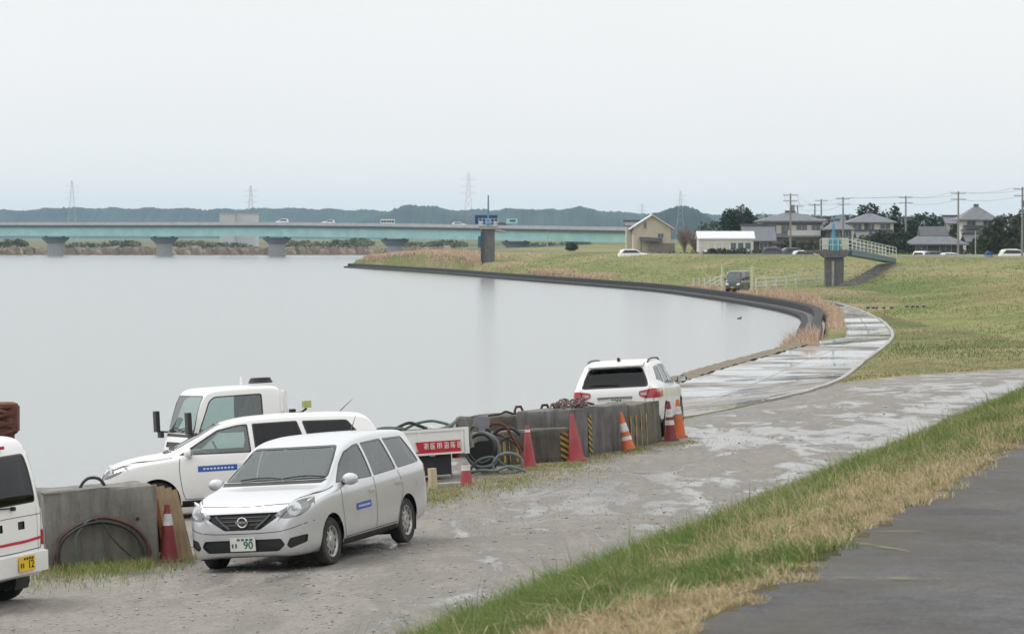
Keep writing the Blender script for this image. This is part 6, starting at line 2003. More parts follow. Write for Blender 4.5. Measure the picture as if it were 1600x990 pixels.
# ------------------------------------------------------------------ trees and shrubs
def leaf_cloud(blobs, n, size, cols, seed, gap=.25):
    r = np.random.default_rng(seed)
    tot = sum(b[3] * b[4] * b[5] for b in blobs) or 1
    V, C = [], []
    for b in blobs:
        k = max(30, int(n * (b[3] * b[4] * b[5]) ** .8 / sum((q[3] * q[4] * q[5]) ** .8 for q in blobs)))
        u = r.normal(0, 1, (k, 3)); u /= np.linalg.norm(u, axis=1)[:, None]
        rad = r.uniform(.35, 1.0, k) ** .5
        lump = 1 + .16 * np.sin(u[:, 0] * 5 + b[0]) * np.cos(u[:, 1] * 4 + b[2]) + .12 * np.sin(u[:, 2] * 7 + u[:, 0] * 6)
        p = np.array(b[:3]) + u * np.array(b[3:6]) * (rad * lump)[:, None]
        keep = np.sin(p[:, 0] * 2.1 + seed) * np.sin(p[:, 2] * 2.6 + 1.3 * seed) * np.sin(p[:, 1] * 1.9) > -1 + gap
        p = p[keep]; k = len(p)
        a = r.normal(0, 1, (k, 3)); a /= np.linalg.norm(a, axis=1)[:, None]
        c = np.cross(a, r.normal(0, 1, (k, 3))); c /= np.linalg.norm(c, axis=1)[:, None] + 1e-9
        s = size * r.uniform(.6, 1.4, (k, 1))
        V.append(np.stack([p - a * s, p + c * s * .6, p + a * s, p - c * s * .6], 1).reshape(-1, 3))
        tone = r.uniform(0, 1, (k, 1)); clump_t = .5 + .5 * np.sin(p[:, :1] * 1.3 + seed) * np.sin(p[:, 2:3] * 1.7 + 2 * seed)
        col = np.array(cols[0]) * (1 - tone) + np.array(cols[1]) * tone
        C.append(np.repeat(col * (.75 + .5 * clump_t), 4, 0))
    V, C = np.concatenate(V), np.concatenate(C)
    F = np.arange(len(V)).reshape(-1, 4)
    return V, F, C
def tree(px, ytop, d, w, blobs, label, cols, n=2600, size=.22, seed=1, base=None, name='evergreen_tree', grp='trees behind the levee', cat='tree', gap=.25):
    """blobs in units of half the crown width, x to the side, z up from the ground as a share of the height"""
    zb = 2.3 if base is None else base
    H = CAM_Z + (370 - ytop) / FPX * d - zb
    root = empty(name, Matrix.Translation(wpt(px, d, zb)), label, cat, grp)
    B = [(b[0] * w / 2, b[1] * w / 2, b[2] * H, b[3] * w / 2, b[3] * w / 2 * .9, b[4] * H) for b in blobs]
    V, F, C = leaf_cloud(B, n, size, cols, seed, gap)
    link('crown', fast_mesh('crown', V, F, C, G['leaf']), None, root)
    m = MB(); r = random.Random(seed)
    m.tube([(0, 0, -.3), (r.uniform(-.1, .1), 0, H * .3), (r.uniform(-.2, .2), 0, H * .6)], [H * .035, H * .026, H * .012], 8)
    for b in B[:7]:
        s = H * r.uniform(.25, .45)
        m.tube([(0, 0, s), ((b[0]) * .5, b[1] * .5, (s + b[2]) / 2 + .2), (b[0], b[1], b[2])], [H * .014, H * .010, H * .004], 5)
    m.build('trunk', G['bark'], root)
    return root
EV = ((.018, .034, .016), (.045, .07, .035)); OL = ((.04, .055, .025), (.085, .095, .045)); BR = ((.07, .10, .035), (.13, .15, .06))
round_b = [(0, 0, .60, .95, .36), (-.45, .1, .48, .55, .26), (.5, 0, .50, .52, .26), (.1, -.2, .78, .6, .2), (-.3, 0, .72, .5, .2), (.35, .1, .70, .5, .2), (0, 0, .3, .7, .2)]
tall_b = [(0, 0, .45, .8, .3), (.1, 0, .7, .62, .22), (-.2, .1, .6, .6, .2), (0, 0, .88, .36, .12), (.3, 0, .4, .6, .2), (-.4, 0, .35, .5, .2)]
lumpy_b = [(-.6, 0, .55, .42, .28), (-.1, 0, .72, .48, .26), (.45, .1, .62, .45, .28), (.75, 0, .42, .34, .24), (-.85, 0, .36, .3, .2), (.1, 0, .38, .8, .24), (-.35, 0, .85, .2, .12), (.3, 0, .88, .18, .1)]
pine_b = [(-.55, 0, .62, .36, .12), (0, 0, .86, .55, .12), (.4, 0, .72, .45, .12), (-.2, .1, .74, .45, .10), (.7, 0, .55, .3, .10), (-.8, 0, .50, .25, .09), (.05, 0, .55, .5, .14), (.2, 0, .4, .5, .12)]
tree(1153, 321, 475, 6.2, round_b, 'dense round dark evergreen tree between the beige and the tiled house', EV, 4200, .22, 3)
tree(1190, 330, 490, 3.6, pine_b, 'thin airy tree just right of the dense round evergreen', OL, 500, .16, 4, gap=.55)
tree(1356, 317, 470, 6.0, pine_b, 'layered pine rising behind the hip roofed house', EV, 2600, .2, 5, name='pine_tree', gap=.3)
tree(1397, 319, 465, 3.0, tall_b, 'narrow dark conifer right of the hip roofed house', EV, 1700, .2, 6, name='conifer')
tree(1330, 334, 480, 3.4, lumpy_b, 'lumpy garden tree left of the hip roofed house', OL, 1100, .2, 7)
tree(1446, 332, 470, 6.6, lumpy_b, 'broad lumpy tree between the two utility poles', EV, 2800, .22, 8)
tree(1420, 338, 462, 3.4, round_b, 'small dark round tree left of the broad lumpy one', EV, 1300, .2, 9)
tree(1500, 345, 455, 4.0, round_b, 'dark tree below the high gabled house', EV, 1400, .2, 10)
tree(1576, 334, 400, 6.8, lumpy_b, 'big dark bushy tree at the right edge of the picture', OL, 4200, .2, 11)
tree(1548, 352, 405, 3.6, round_b, 'lower bushy tree just left of the big one at right edge', OL, 1600, .2, 12)
tree(1606, 322, 430, 5.0, lumpy_b, 'tall tree behind the utility pole at the right edge', EV, 2200, .22, 13)
tree(1378, 358, 432, 5.4, round_b, 'dark clipped garden tree below the hip roofed house', EV, 2300, .18, 14)
tree(1410, 360, 430, 3.8, round_b, 'dark garden tree right of the clipped one', EV, 1500, .18, 15)
tree(1350, 366, 425, 2.6, lumpy_b, 'light green garden shrub behind the foot bridge', BR, 900, .16, 16, name='garden_shrub')
tree(1107, 345, 520, 5.0, lumpy_b, 'grey green trees behind the long white shed', OL, 900, .22, 17)
tree(1235, 372, 425, 2.4, round_b, 'dark shrub in front of the big tiled house', OL, 700, .16, 18, name='garden_shrub')
tree(1262, 375, 424, 3.6, lumpy_b, 'green hedge shrub right of the utility pole by the tiled house', OL, 900, .16, 19, name='garden_shrub')
for i, (px, yt, w) in enumerate(((1112, 387, 1.5), (1126, 386, 1.9), (1143, 388, 1.7), (1158, 386, 2.0), (1196, 386, 2.4))):
    tree(px, yt, 418, w, round_b, ['leftmost', 'second from left', 'middle', 'fourth from left', 'rightmost'][i] + ' of five dark clipped shrubs before the long white shed', EV, 500, .13, 20 + i, name='clipped_shrub', grp='clipped shrubs before the white shed', cat='shrub')
tree(893, 379, 500, 2.2, round_b, 'lone dark bush on the levee crest', EV, 600, .14, 30, base=3.0, name='bush', cat='bush')
for i, (px, yt, w, d) in enumerate(((20, 377, 14, 1010), (130, 379, 12, 1030), (190, 377, 16, 1040), (300, 379, 12, 1000), (355, 378, 15, 1030), (470, 376, 20, 1060), (540, 377, 14, 1020), (560, 375, 12, 1075), (660, 378, 18, 1050), (700, 376, 12, 1020), (900, 377, 14, 960), (850, 378, 9, 940))):
    tree(px, yt - 1 + (i * 5 % 7) * .8 - 2.5, d, w * (.7 + (i * 3 % 5) * .15), lumpy_b, ['tree clump', 'low trees', 'willow clump', 'tree group'][i % 4] + [' under the left end of the bridge', ' right of the leftmost pier', ' between the first and second pier', ' right of the second pier', ' below the pale sheds', ' right of the third pier', ' between third and fourth pier, left half', ' between third and fourth pier, right half', ' right of the fourth pier', ' left of the navy sluice tower', ' right of the lone levee bush', ' left of the lone levee bush'][i], ((.13, .15, .085), (.21, .22, .14)) if i % 2 else ((.10, .13, .075), (.17, .19, .115)), 420, .55, 40 + i, base=1.8, name='riverside_tree', grp='trees on the far bank under the bridge')
# bare reddish tree: only twigs
def bare_tree(px, ytop, d, w, label, seed):
    H = CAM_Z + (370 - ytop) / FPX * d - 2.3; r = random.Random(seed)
    root = empty('bare_tree', Matrix.Translation(wpt(px, d, 2.3)), label, 'tree', 'trees behind the levee')
    m = MB(); tw = MB()
    m.tube([(0, 0, -.2), (.05, 0, H * .35)], [.12, .08], 6)
    for k in range(26):
        a = r.uniform(0, 6.28); x, y = math.cos(a) * w / 2 * r.uniform(.2, .8), math.sin(a) * w / 2 * r.uniform(.2, .8); z = H * r.uniform(.45, .85)
        p0 = Vector((0, 0, H * r.uniform(.12, .36))); p1 = Vector((x, y, z))
        m.tube([p0, p0.lerp(p1, .5) + Vector((0, 0, .15)), p1], [.05, .035, .02], 4)
        for q in range(16):
            b = p0.lerp(p1, r.uniform(.4, 1)); e = b + Vector((r.uniform(-.7, .7), r.uniform(-.6, .6), r.uniform(.2, .95)))
            tw.tube([b, e], [.018, .008], 3, cap=False)
    m.build('trunk', G['twig'], root); tw.build('twigs', G['twig'], root)['kind'] = 'stuff'
bare_tree(1070, 343, 455, 4.0, 'bare reddish tree standing right of the beige house', 2)
bare_tree(1086, 358, 450, 3.0, 'lower bare reddish tree left of the long white shed', 3)

# ------------------------------------------------------------------ houses behind the levee
G['tile'] = plain('grey roof tiles', (.135, .145, .165), .5, var=.18, scale=1.5, stretch=(1, 1, 1))
G['tile_dark'] = plain('dark roof tiles', (.085, .09, .10), .5, var=.2, scale=1.5)
G['beige'] = plain('beige siding', (.58, .50, .39), .8, var=.08, scale=1)
G['brownw'] = plain('brown lower siding', (.24, .20, .18), .8, var=.12)
G['cream'] = plain('cream plaster', (.58, .55, .48), .8, var=.08)
G['whitew'] = plain('white plaster', (.64, .64, .63), .8, var=.08)
G['darkwood'] = plain('dark timber wall', (.10, .085, .075), .8, var=.2)
G['whiteroof'] = plain('white sheet roof', (.66, .67, .68), .55, var=.06)
G['housepane'] = plain('house window pane', (.10, .12, .14), .12, var=.2, spec=.7)
G['sash'] = plain('pale sash', (.48, .48, .47), .5, .2, var=.08)
def zat(y, d): return CAM_Z + (370 - y) / FPX * d
def roof_mesh(m, w, dp, ze, zr, kind, ov=.55, th=.16):
    a, b = w / 2 + ov, dp / 2 + ov
    if kind == 'hip':
        k = max(.2, a - b) if a > b else .15
        top = [(-k, 0, zr), (k, 0, zr)]
        lo = [(-a, -b, ze), (a, -b, ze), (a, b, ze), (-a, b, ze)]
        m.add(lo + top, [(0, 1, 5, 4), (1, 2, 5), (2, 3, 4, 5), (3, 0, 4)])
        lo2 = [(x, y, z - th) for x, y, z in lo]
        m.add(lo + lo2, [(0, 1, 5, 4), (1, 2, 6, 5), (2, 3, 7, 6), (3, 0, 4, 7), (4, 5, 6, 7)])
    elif kind == 'gable':       # ridge along x
        P = [(-b, ze), (0, zr), (b, ze), (b, ze - th), (0, zr - th), (-b, ze - th)]
        m.prism(P, -a, a, 'X')
    else:                       # gable end to the camera, ridge along y
        P = [(-a, ze), (0, zr), (a, ze), (a, ze - th), (0, zr - th), (-a, ze - th)]
        m.prism(P, -b, b, 'Y')
def window(root, x, y, z, w, h, n=2):
    m = MB(); m.box((x, y, z), (w, .08, h)); f = m.build('window', G['sash'], root)
    for i in range(n):
        m = MB(); pw = (w - .08) / n; m.box((x - w / 2 + .04 + pw * (i + .5), y - .045, z), (pw - .05, .02, h - .12)); m.build('pane', G['housepane'], f)
def house(label, px0, px1, ye, yr, d, kind, wall, roof, wins, depth=6.5, base=2.2, ov=.55, ridge=True):
    x0, x1 = (px0 - 800) / FPX * d, (px1 - 800) / FPX * d
    w = x1 - x0 - 2 * ov
    ze, zr = zat(ye, d) - base, zat(yr, d) - base
    root = empty('house', Matrix.Translation(((x0 + x1) / 2, d + depth / 2, base)), label, 'house', 'houses behind the levee')
    m = MB(); m.box((0, 0, (ze - .05) / 2), (w, depth, ze - .05))
    if kind == 'gablefront':
        s_ = (zr - ze) / (w / 2 + ov)
        m.prism([(-w / 2, ze - .05), (w / 2, ze - .05), (w / 2, ze + s_ * ov - .2), (0, zr - .2), (-w / 2, ze + s_ * ov - .2)], -depth / 2 + .003, depth / 2 - .003, 'Y')
    m.build('wall', wall, root)
    m = MB(); roof_mesh(m, w, depth, ze, zr, kind, ov); ro = m.build('roof', roof, root)
    if ridge and kind != 'gablefront':
        k = max(.2, (w / 2 + ov) - (depth / 2 + ov)) if kind == 'hip' else w / 2 + ov
        m = MB(); m.box((0, 0, zr + .08), (2 * k + .3, .34, .28)); m.build('ridge_tiles', G['tile_dark'], ro)
    for (u, y_, ww, hh) in wins:
        window(root, u, -depth / 2 - .03, zat(y_, d) - base, ww, hh)
    return root, w, ze, depth
def skirt(root, w, depth, z, mat, ov=.9, rise=.5, lo=0):
    """small roof running along the front between two storeys"""
    m = MB(); y0 = -depth / 2 - .02
    m.hexa([(-w / 2 - .4, y0 - ov, z), (w / 2 + .4, y0 - ov, z), (w / 2 + .2, y0, z + rise - .1), (-w / 2 - .2, y0, z + rise - .1), (-w / 2 - .4, y0 - ov, z + .13), (w / 2 + .4, y0 - ov, z + .13), (w / 2 + .2, y0, z + rise), (-w / 2 - .2, y0, z + rise)])
    m.build('lower_roof', mat, root)

h1, w, ze, dp = house('beige gabled house with brown lower storey, leftmost behind the levee', 984, 1054, 357, 335, 455, 'gablefront', G['beige'], G['whiteroof'], [(-1.0, 352, .5, 1.0), (1.2, 368, .9, .7)], 7)
m = MB(); m.box((1.4, -dp / 2 - .35, 1.2), (3.6, .7, 2.4)); m.build('lower_storey', G['brownw'], h1)
m = MB(); m.hexa([(-1.8, -dp / 2 - 1.3, 2.75), (1.4, -dp / 2 - 1.3, 2.55), (1.4, -dp / 2, 3.0), (-1.8, -dp / 2, 3.2), (-1.8, -dp / 2 - 1.3, 2.87), (1.4, -dp / 2 - 1.3, 2.67), (1.4, -dp / 2, 3.12), (-1.8, -dp / 2, 3.32)]); m.build('porch_roof', G['tile_dark'], h1)
m = MB(); m.box((-1.6, -dp / 2 - .9, 1.3), (.12, .12, 2.6)); m.build('porch_post', G['darkwood'], h1)
house('small grey roofed outbuilding attached left of the beige house', 976, 1004, 352, 346, 462, 'gable', G['cream'], G['tile'], [(0, 362, .8, .8)], 4, ov=.25)

h2_, w, ze, dp = house('long low white shed with white sheet roof', 1089, 1180, 372, 361, 430, 'gable', G['whitew'], G['whiteroof'], [], 5.0, ov=.25, ridge=False)
for i, x in enumerate(np.linspace(-w * .40, w * .40, 7)):
    m = MB(); m.box((x, -dp / 2 - .03, zat(384, 430) - 2.2), (.7, .05, .8)); m.build('window', G['housepane'] if i > 3 else G['cream'], h2_)
m = MB(); m.hexa([(-w * .42, -dp / 2 - 1.1, 1.25), (w * .42, -dp / 2 - 1.1, 1.25), (w * .42, -dp / 2, 1.55), (-w * .42, -dp / 2, 1.55), (-w * .42, -dp / 2 - 1.1, 1.33), (w * .42, -dp / 2 - 1.1, 1.33), (w * .42, -dp / 2, 1.63), (-w * .42, -dp / 2, 1.63)]); m.build('awning', G['cream'], h2_)

house('low house with grey tiled roof between the white shed and big house', 1160, 1213, 376, 352, 440, 'gable', G['darkwood'], G['tile'], [(0.6, 384, 1.2, .9)], 6)
h4, w, ze, dp = house('big two storey house with grey hip roof, behind the utility pole', 1184, 1292, 345, 331, 452, 'hip', G['cream'], G['tile'], [(-3.0, 358, 1.5, 1.3), (-.9, 358, 1.4, 1.3), (1.3, 358, 1.6, 1.3), (3.3, 358, 1.3, 1.3)], 7.5)
skirt(h4, w + 1.0, dp, zat(371, 452) - 2.2, G['tile'], 1.5, .55)
m = MB(); m.box((0, -dp / 2 - .6, 1.2), (w * .9, 1.2, 2.4)); m.build('ground_floor', G['darkwood'], h4)
for x in (-2.6, 0, 2.4): window(h4, x, -dp / 2 - 1.24, 1.35, 1.6, 1.3)
m = MB(); m.box((0, -dp / 2 - .05, zat(350, 452) - 2.2), (w * .96, .08, .28)); m.build('timber_band', G['darkwood'], h4)
m = MB(); m.box((1.6, -dp / 2 - .7, zat(364, 452) - 2.2), (4.6, 1.0, .75)); m.build('balcony', G['whitew'], h4)
house('house with blue grey roof behind the footbridge hoist', 1288, 1336, 358, 344, 446, 'hip', G['darkwood'], G['tile'], [(-.6, 366, 1.3, .9), (1.2, 366, .9, .9)], 6)
h5, w, ze, dp = house('cream house with wide grey hip roof below the layered pine', 1324, 1402, 347, 332, 455, 'hip', G['cream'], G['tile'], [(-2.2, 355, 1.4, 1.0), (-.2, 355, 1.0, 1.0), (1.8, 354, 1.5, .8)], 7)
m = MB(); m.box((-.9, -dp / 2 - .04, zat(356, 455) - 2.2), (.5, .06, 1.6)); m.build('door', G['darkwood'], h5)
h6, w, ze, dp = house('old house with low broad grey tiled roof behind the white cars', 1412, 1514, 381, 360, 425, 'hip', G['darkwood'], G['tile'], [(-2.0, 388, 1.6, 1.0), (1.2, 388, 1.6, 1.0)], 7.5, ov=.8)
m = MB(); r2 = MB(); zz = zat(360, 425) - 2.2
r2.prism([(-1.9, zz - .7), (0, zz + .55), (1.9, zz - .7)], -1.9, 1.9, 'X'); r2.build('upper_roof', G['tile_dark'], h6)
h7, w, ze, dp = house('tall white house with grey gabled roof at upper right', 1497, 1562, 343, 321, 450, 'hip', G['whitew'], G['tile'], [(-1.1, 349, 1.3, .9), (1.2, 349, 1.3, .9), (-1.0, 368, 1.4, 1.0), (1.3, 368, 1.2, 1.0)], 6)
m = MB(); m.box((0, -dp / 2 - .5, zat(353, 450) - 2.2), (w * .95, .9, .25)); m.build('balcony', G['tile_dark'], h7)
skirt(h7, w, dp, zat(362, 450) - 2.2, G['tile'], 1.0, .4)
house('small grey roofed house just left of the tall white one', 1476, 1510, 349, 338, 470, 'gable', G['whitew'], G['tile'], [(0, 356, 1.0, .8)], 5)
house('grey roofed house far behind, between the thin poles', 1262, 1300, 352, 340, 520, 'gable', G['whitew'], G['tile'], [(0, 358, 1.2, .9)], 6)
house('dark roofed house half hidden behind the blue hoist', 1306, 1346, 352, 338, 500, 'hip', G['cream'], G['tile_dark'], [(-.8, 359, 1.2, .9), (1.0, 359, 1.0, .9)], 6)
house('grey roofed house half hidden by the narrow conifer', 1396, 1440, 352, 341, 490, 'gable', G['cream'], G['tile'], [(.6, 359, 1.4, .9)], 6)
house('low grey roofed annex in front of the cream hip roofed house', 1338, 1396, 372, 361, 436, 'gable', G['darkwood'], G['tile'], [(-1.2, 380, 1.4, .8)], 4)
house('low tiled annex right of the old broad roofed house', 1508, 1552, 378, 366, 430, 'gable', G['whitew'], G['tile_dark'], [(.2, 385, 1.2, .8)], 5)
for px, yt, d, w_, bl, lab, cl, sd in ((1212, 336, 500, 4.5, lumpy_b, 'grey green tree rising behind the low tiled house', OL, 61), (1300, 337, 505, 4.0, lumpy_b, 'dark tree far behind the thin utility pole', EV, 62), (1375, 325, 495, 5.0, lumpy_b, 'lumpy dark tree right behind the layered pine', EV, 63), (1470, 336, 480, 4.4, lumpy_b, 'dark tree right of the broad lumpy tree', OL, 64),
                           (1480, 366, 438, 3.0, round_b, 'small round garden tree right of the broad tiled roof', OL, 65), (1530, 370, 425, 3.2, lumpy_b, 'bushy garden tree in front of the low tiled annex', EV, 66), (1300, 374, 425, 3.4, lumpy_b, 'garden bushes behind the cyan hoist', EV, 67), (1325, 376, 424, 3.0, round_b, 'dark bush right behind the cyan hoist', OL, 68), (1405, 374, 424, 3.4, lumpy_b, 'hedge bush left of the broad tiled roof', EV, 69), (1222, 380, 416, 2.2, round_b, 'rounded bush left of the transformer pole', OL, 70)):
    tree(px, yt, d, w_, bl, lab, cl, 1300, .18, sd)
# garden wall along the back road
root = empty('garden_wall', Matrix.Translation(wpt(1420, 418, 2.3)), 'brown grey garden wall running in front of the old tiled house', 'wall')
m = MB(); m.box((0, 0, .55), (11, .18, 1.1)); m.build('wall_panel', G['brownw'], root); m = MB(); m.box((0, 0, 1.14), (11.1, .3, .08)); m.build('coping', G['tile_dark'], root)
root = empty('garden_wall', Matrix.Translation(wpt(1200, 414, 2.3)), 'grey wall running in front of the big two storey house', 'wall')
m = MB(); m.box((0, 0, .4), (9, .18, .8)); m.build('wall_panel', G['conc_dark'], root); m = MB(); m.box((0, 0, .84), (9.1, .3, .08)); m.build('coping', G['tile_dark'], root)

# clipped hedges along the back road
def hedge(px0, px1, d, h, label, seed):
    a, b = wpt(px0, d, 2.3), wpt(px1, d, 2.3); L = b.x - a.x
    root = empty('hedge', Matrix.Translation((a + b) / 2), label, 'hedge', 'hedges along the back road')
    n = max(3, int(L / 1.3)); r = random.Random(seed)
    B = [(-L / 2 + L * (i + .5) / n, 0, h * .5 * r.uniform(.8, 1.1), L / n * .8, .5, h * .55 * r.uniform(.8, 1.25)) for i in range(n)]
    V, F, C = leaf_cloud(B, 260 * n, .13, EV if seed % 2 else OL, seed, .1)
    link('foliage', fast_mesh('foliage', V, F, C, G['leaf']), None, root)
    m = MB()
    for x in B: m.cyl((x[0], 0, -.2), (x[0], 0, h * .4), .06, .03, 5)
    m.build('stems', G['bark'], root)['kind'] = 'stuff'
hedge(1098, 1180, 412, 1.35, 'dark hedge along the front of the long white shed', 81)
hedge(1204, 1284, 411, 1.5, 'hedge below the big two storey house', 82)
hedge(1330, 1412, 408, 1.7, 'dark hedge behind the sloping footbridge', 83)
hedge(1414, 1500, 404, 1.25, 'low dark hedge in front of the old broad roofed house', 85)
hedge(1504, 1566, 402, 1.5, 'green hedge left of the big tree at the right edge', 84)
hedge(1020, 1090, 430, 1.2, 'low hedge right of the beige house', 86)
# ------------------------------------------------------------------ utility poles and wires
G['polemat'] = plain('concrete pole', (.25, .25, .25), .8, var=.1)
tops = []
def pole(px, ytop, d, label, arms=2, trafo=False):
    z = zat(ytop, d) - 2.2
    root = empty('utility_pole', Matrix.Translation(wpt(px, d, 2.2)), label, 'pole', 'utility poles behind the levee')
    m = MB(); m.cyl((0, 0, -.3), (0, 0, z), .16, .10, 10); m.build('pole', G['polemat'], root, True)
    for k in range(arms):
        m = MB(); zz = z - .25 - .75 * k; m.bar((-.95, .1, zz), (.95, .1, zz), .09, .09); arm = m.build('cross_arm', G['polemat'], root)
        for x in (-.85, -.45, .45, .85):
            m = MB(); m.cyl((x, .1, zz + .04), (x, .1, zz + .24), .05, .04, 6); m.build('insulator', G['white_print'], arm)
    if trafo:
        m = MB(); m.cyl((.32, 0, z - 2.3), (.32, 0, z - 1.5), .24, n=10); m.build('transformer', G['polemat'], root, True)
    p = wpt(px, d, 2.2 + z - .05); tops.append(p); return p
pp = [pole(1235, 302, 415, 'utility pole with transformer in front of the big two storey house', 2, True), pole(1283, 311, 470, 'thin utility pole behind the big two storey house', 1),
      pole(1317, 308, 440, 'utility pole left of the layered pine', 2), pole(1415, 306, 445, 'utility pole left of the broad lumpy tree', 2), pole(1497, 299, 400, 'tall utility pole left of the tall white house', 2), pole(1597, 292, 360, 'tallest utility pole at the right edge of the picture', 2, True),
      pole(1246, 320, 500, 'faint short pole just right of the transformer pole', 1), pole(1273, 318, 480, 'faint thin pole left of the blue hoist', 1)]
order = [6, 0, 7, 2, 3, 4, 5]
PN = ['the transformer pole', '', 'the pole left of the pine', 'the lumpy tree pole', 'the tall pole', 'the right edge pole', 'the faint short pole', 'the faint thin pole']
wi = 0
for a, b in zip(order, order[1:]):
    A, B = pp[a], pp[b]
    for k, (dx, dz) in enumerate(((-.85, -.05), (.85, -.05), (0, -.95))):
        P = [A.lerp(B, t) + Vector((dx, 0, dz - .018 * (B - A).length * 4 * t * (1 - t) * .5)) for t in np.linspace(0, 1, 9)]
        m = MB(); c = P[0].copy(); m.tube([p - c for p in P], .013, 4, cap=False)
        o = m.build('power_wire', G['black']); o.location = c
        tag(o, ('lowest' if k == 2 else 'upper') + ' power wire from ' + PN[a] + ' to ' + PN[b], 'wire', 'power wires between the utility poles')
for px, yt, yb_, d, lab in ((855, 361, 386, 470, 'thin pale marker pole standing on the far levee crest'), (993, 366, 388, 440, 'thin green pole beside the white car near the beige house'), (1524, 360, 397, 400, 'thin pale lamp pole right of the old tiled house')):
    root = empty('marker_pole', Matrix.Translation(wpt(px, d, 2.9)), lab, 'pole')
    m = MB(); m.cyl((0, 0, -.8), (0, 0, zat(yt, d) - 2.9), .09, .07, 8); m.build('shaft', plain('pale green pole', (.42, .48, .40), .6), root)
    m = MB(); m.cyl((0, 0, zat(yt, d) - 2.9), (0, 0, zat(yt, d) - 2.85), .11, .06, 8); m.build('pole_cap', G['black'], root)

# ------------------------------------------------------------------ parked vehicles on the levee road
def pk(px, d, z, yaw): return Matrix.Translation(wpt(px, d, z)) @ Matrix.Rotation(yaw, 4, 'Z')
far_car(pk(990, 425, 2.35, .1), 'white car parked in front of the beige house', G['white'], (1.1, 1, 1), 'cars parked behind the levee crest')
far_car(pk(1262, 402, 2.3, .05), 'silver white car parked left of the sluice gate', G['silver'], (1.1, 1, 1.0), 'cars parked behind the levee crest')
far_car(pk(1243, 408, 2.62, .2), 'dark car parked beside the transformer pole', G['darkpaint'], (1, 1, 1), 'cars parked behind the levee crest')
far_car(pk(1213, 410, 2.6, -.1), 'dark car parked in front of the big house wall', G['darkpaint'], (1, 1, 1.05), 'cars parked behind the levee crest')
far_car(pk(1440, 398, 2.15, 1.2), 'white car parked first from left below the old tiled house', G['white'], (1, 1, 1.05), 'cars parked behind the levee crest')
far_car(pk(1466, 399, 2.2, .2), 'dark car parked below the old tiled house', G['darkpaint'], (1, 1, 1.0), 'cars parked behind the levee crest')
far_car(pk(1490, 396, 2.1, .1), 'white car parked second from left below the old tiled house', G['white'], (1, 1, .95), 'cars parked behind the levee crest')
far_car(pk(1588, 372, 2.5, .0), 'white car parked at the right edge of the picture', G['white'], (1.1, 1, 1.05), 'cars parked behind the levee crest')
p = wpt(1545, 352, 3.2)
root = empty('tarpaulin_stack', Matrix.Translation((p.x, p.y, 3.15)), 'blue tarpaulin covered stack on the levee crest', 'tarpaulin')
m = MB(); m.prism([(-.42, -.3), (.42, -.3), (.40, .5), (.25, .72), (-.1, .80), (-.36, .62)], -.4, .4, 'Y'); m.build('cover', plain('blue tarpaulin', (.03, .09, .26), .5, var=.25, scale=3), root)
m = MB(); m.tube([(-.43, -.42, .25), (.42, -.42, .27)], .025, 5); m.build('rope', G['white_print'], root)
# low guard rail along the crest
root = empty('guard_rail', Matrix.Translation(wpt(1485, 345, 3.2)), 'low pale guard rail along the levee crest at right', 'guard rail')
m = MB(); m.box((0, 0, .32), (7.2, .05, .16)); m.build('rail', G['parapet'], root)
for x in np.linspace(-3.5, 3.5, 8):
    m = MB(); m.cyl((x, .06, -.3), (x, .06, .42), .05, n=6); m.build('post', G['parapet'], root)

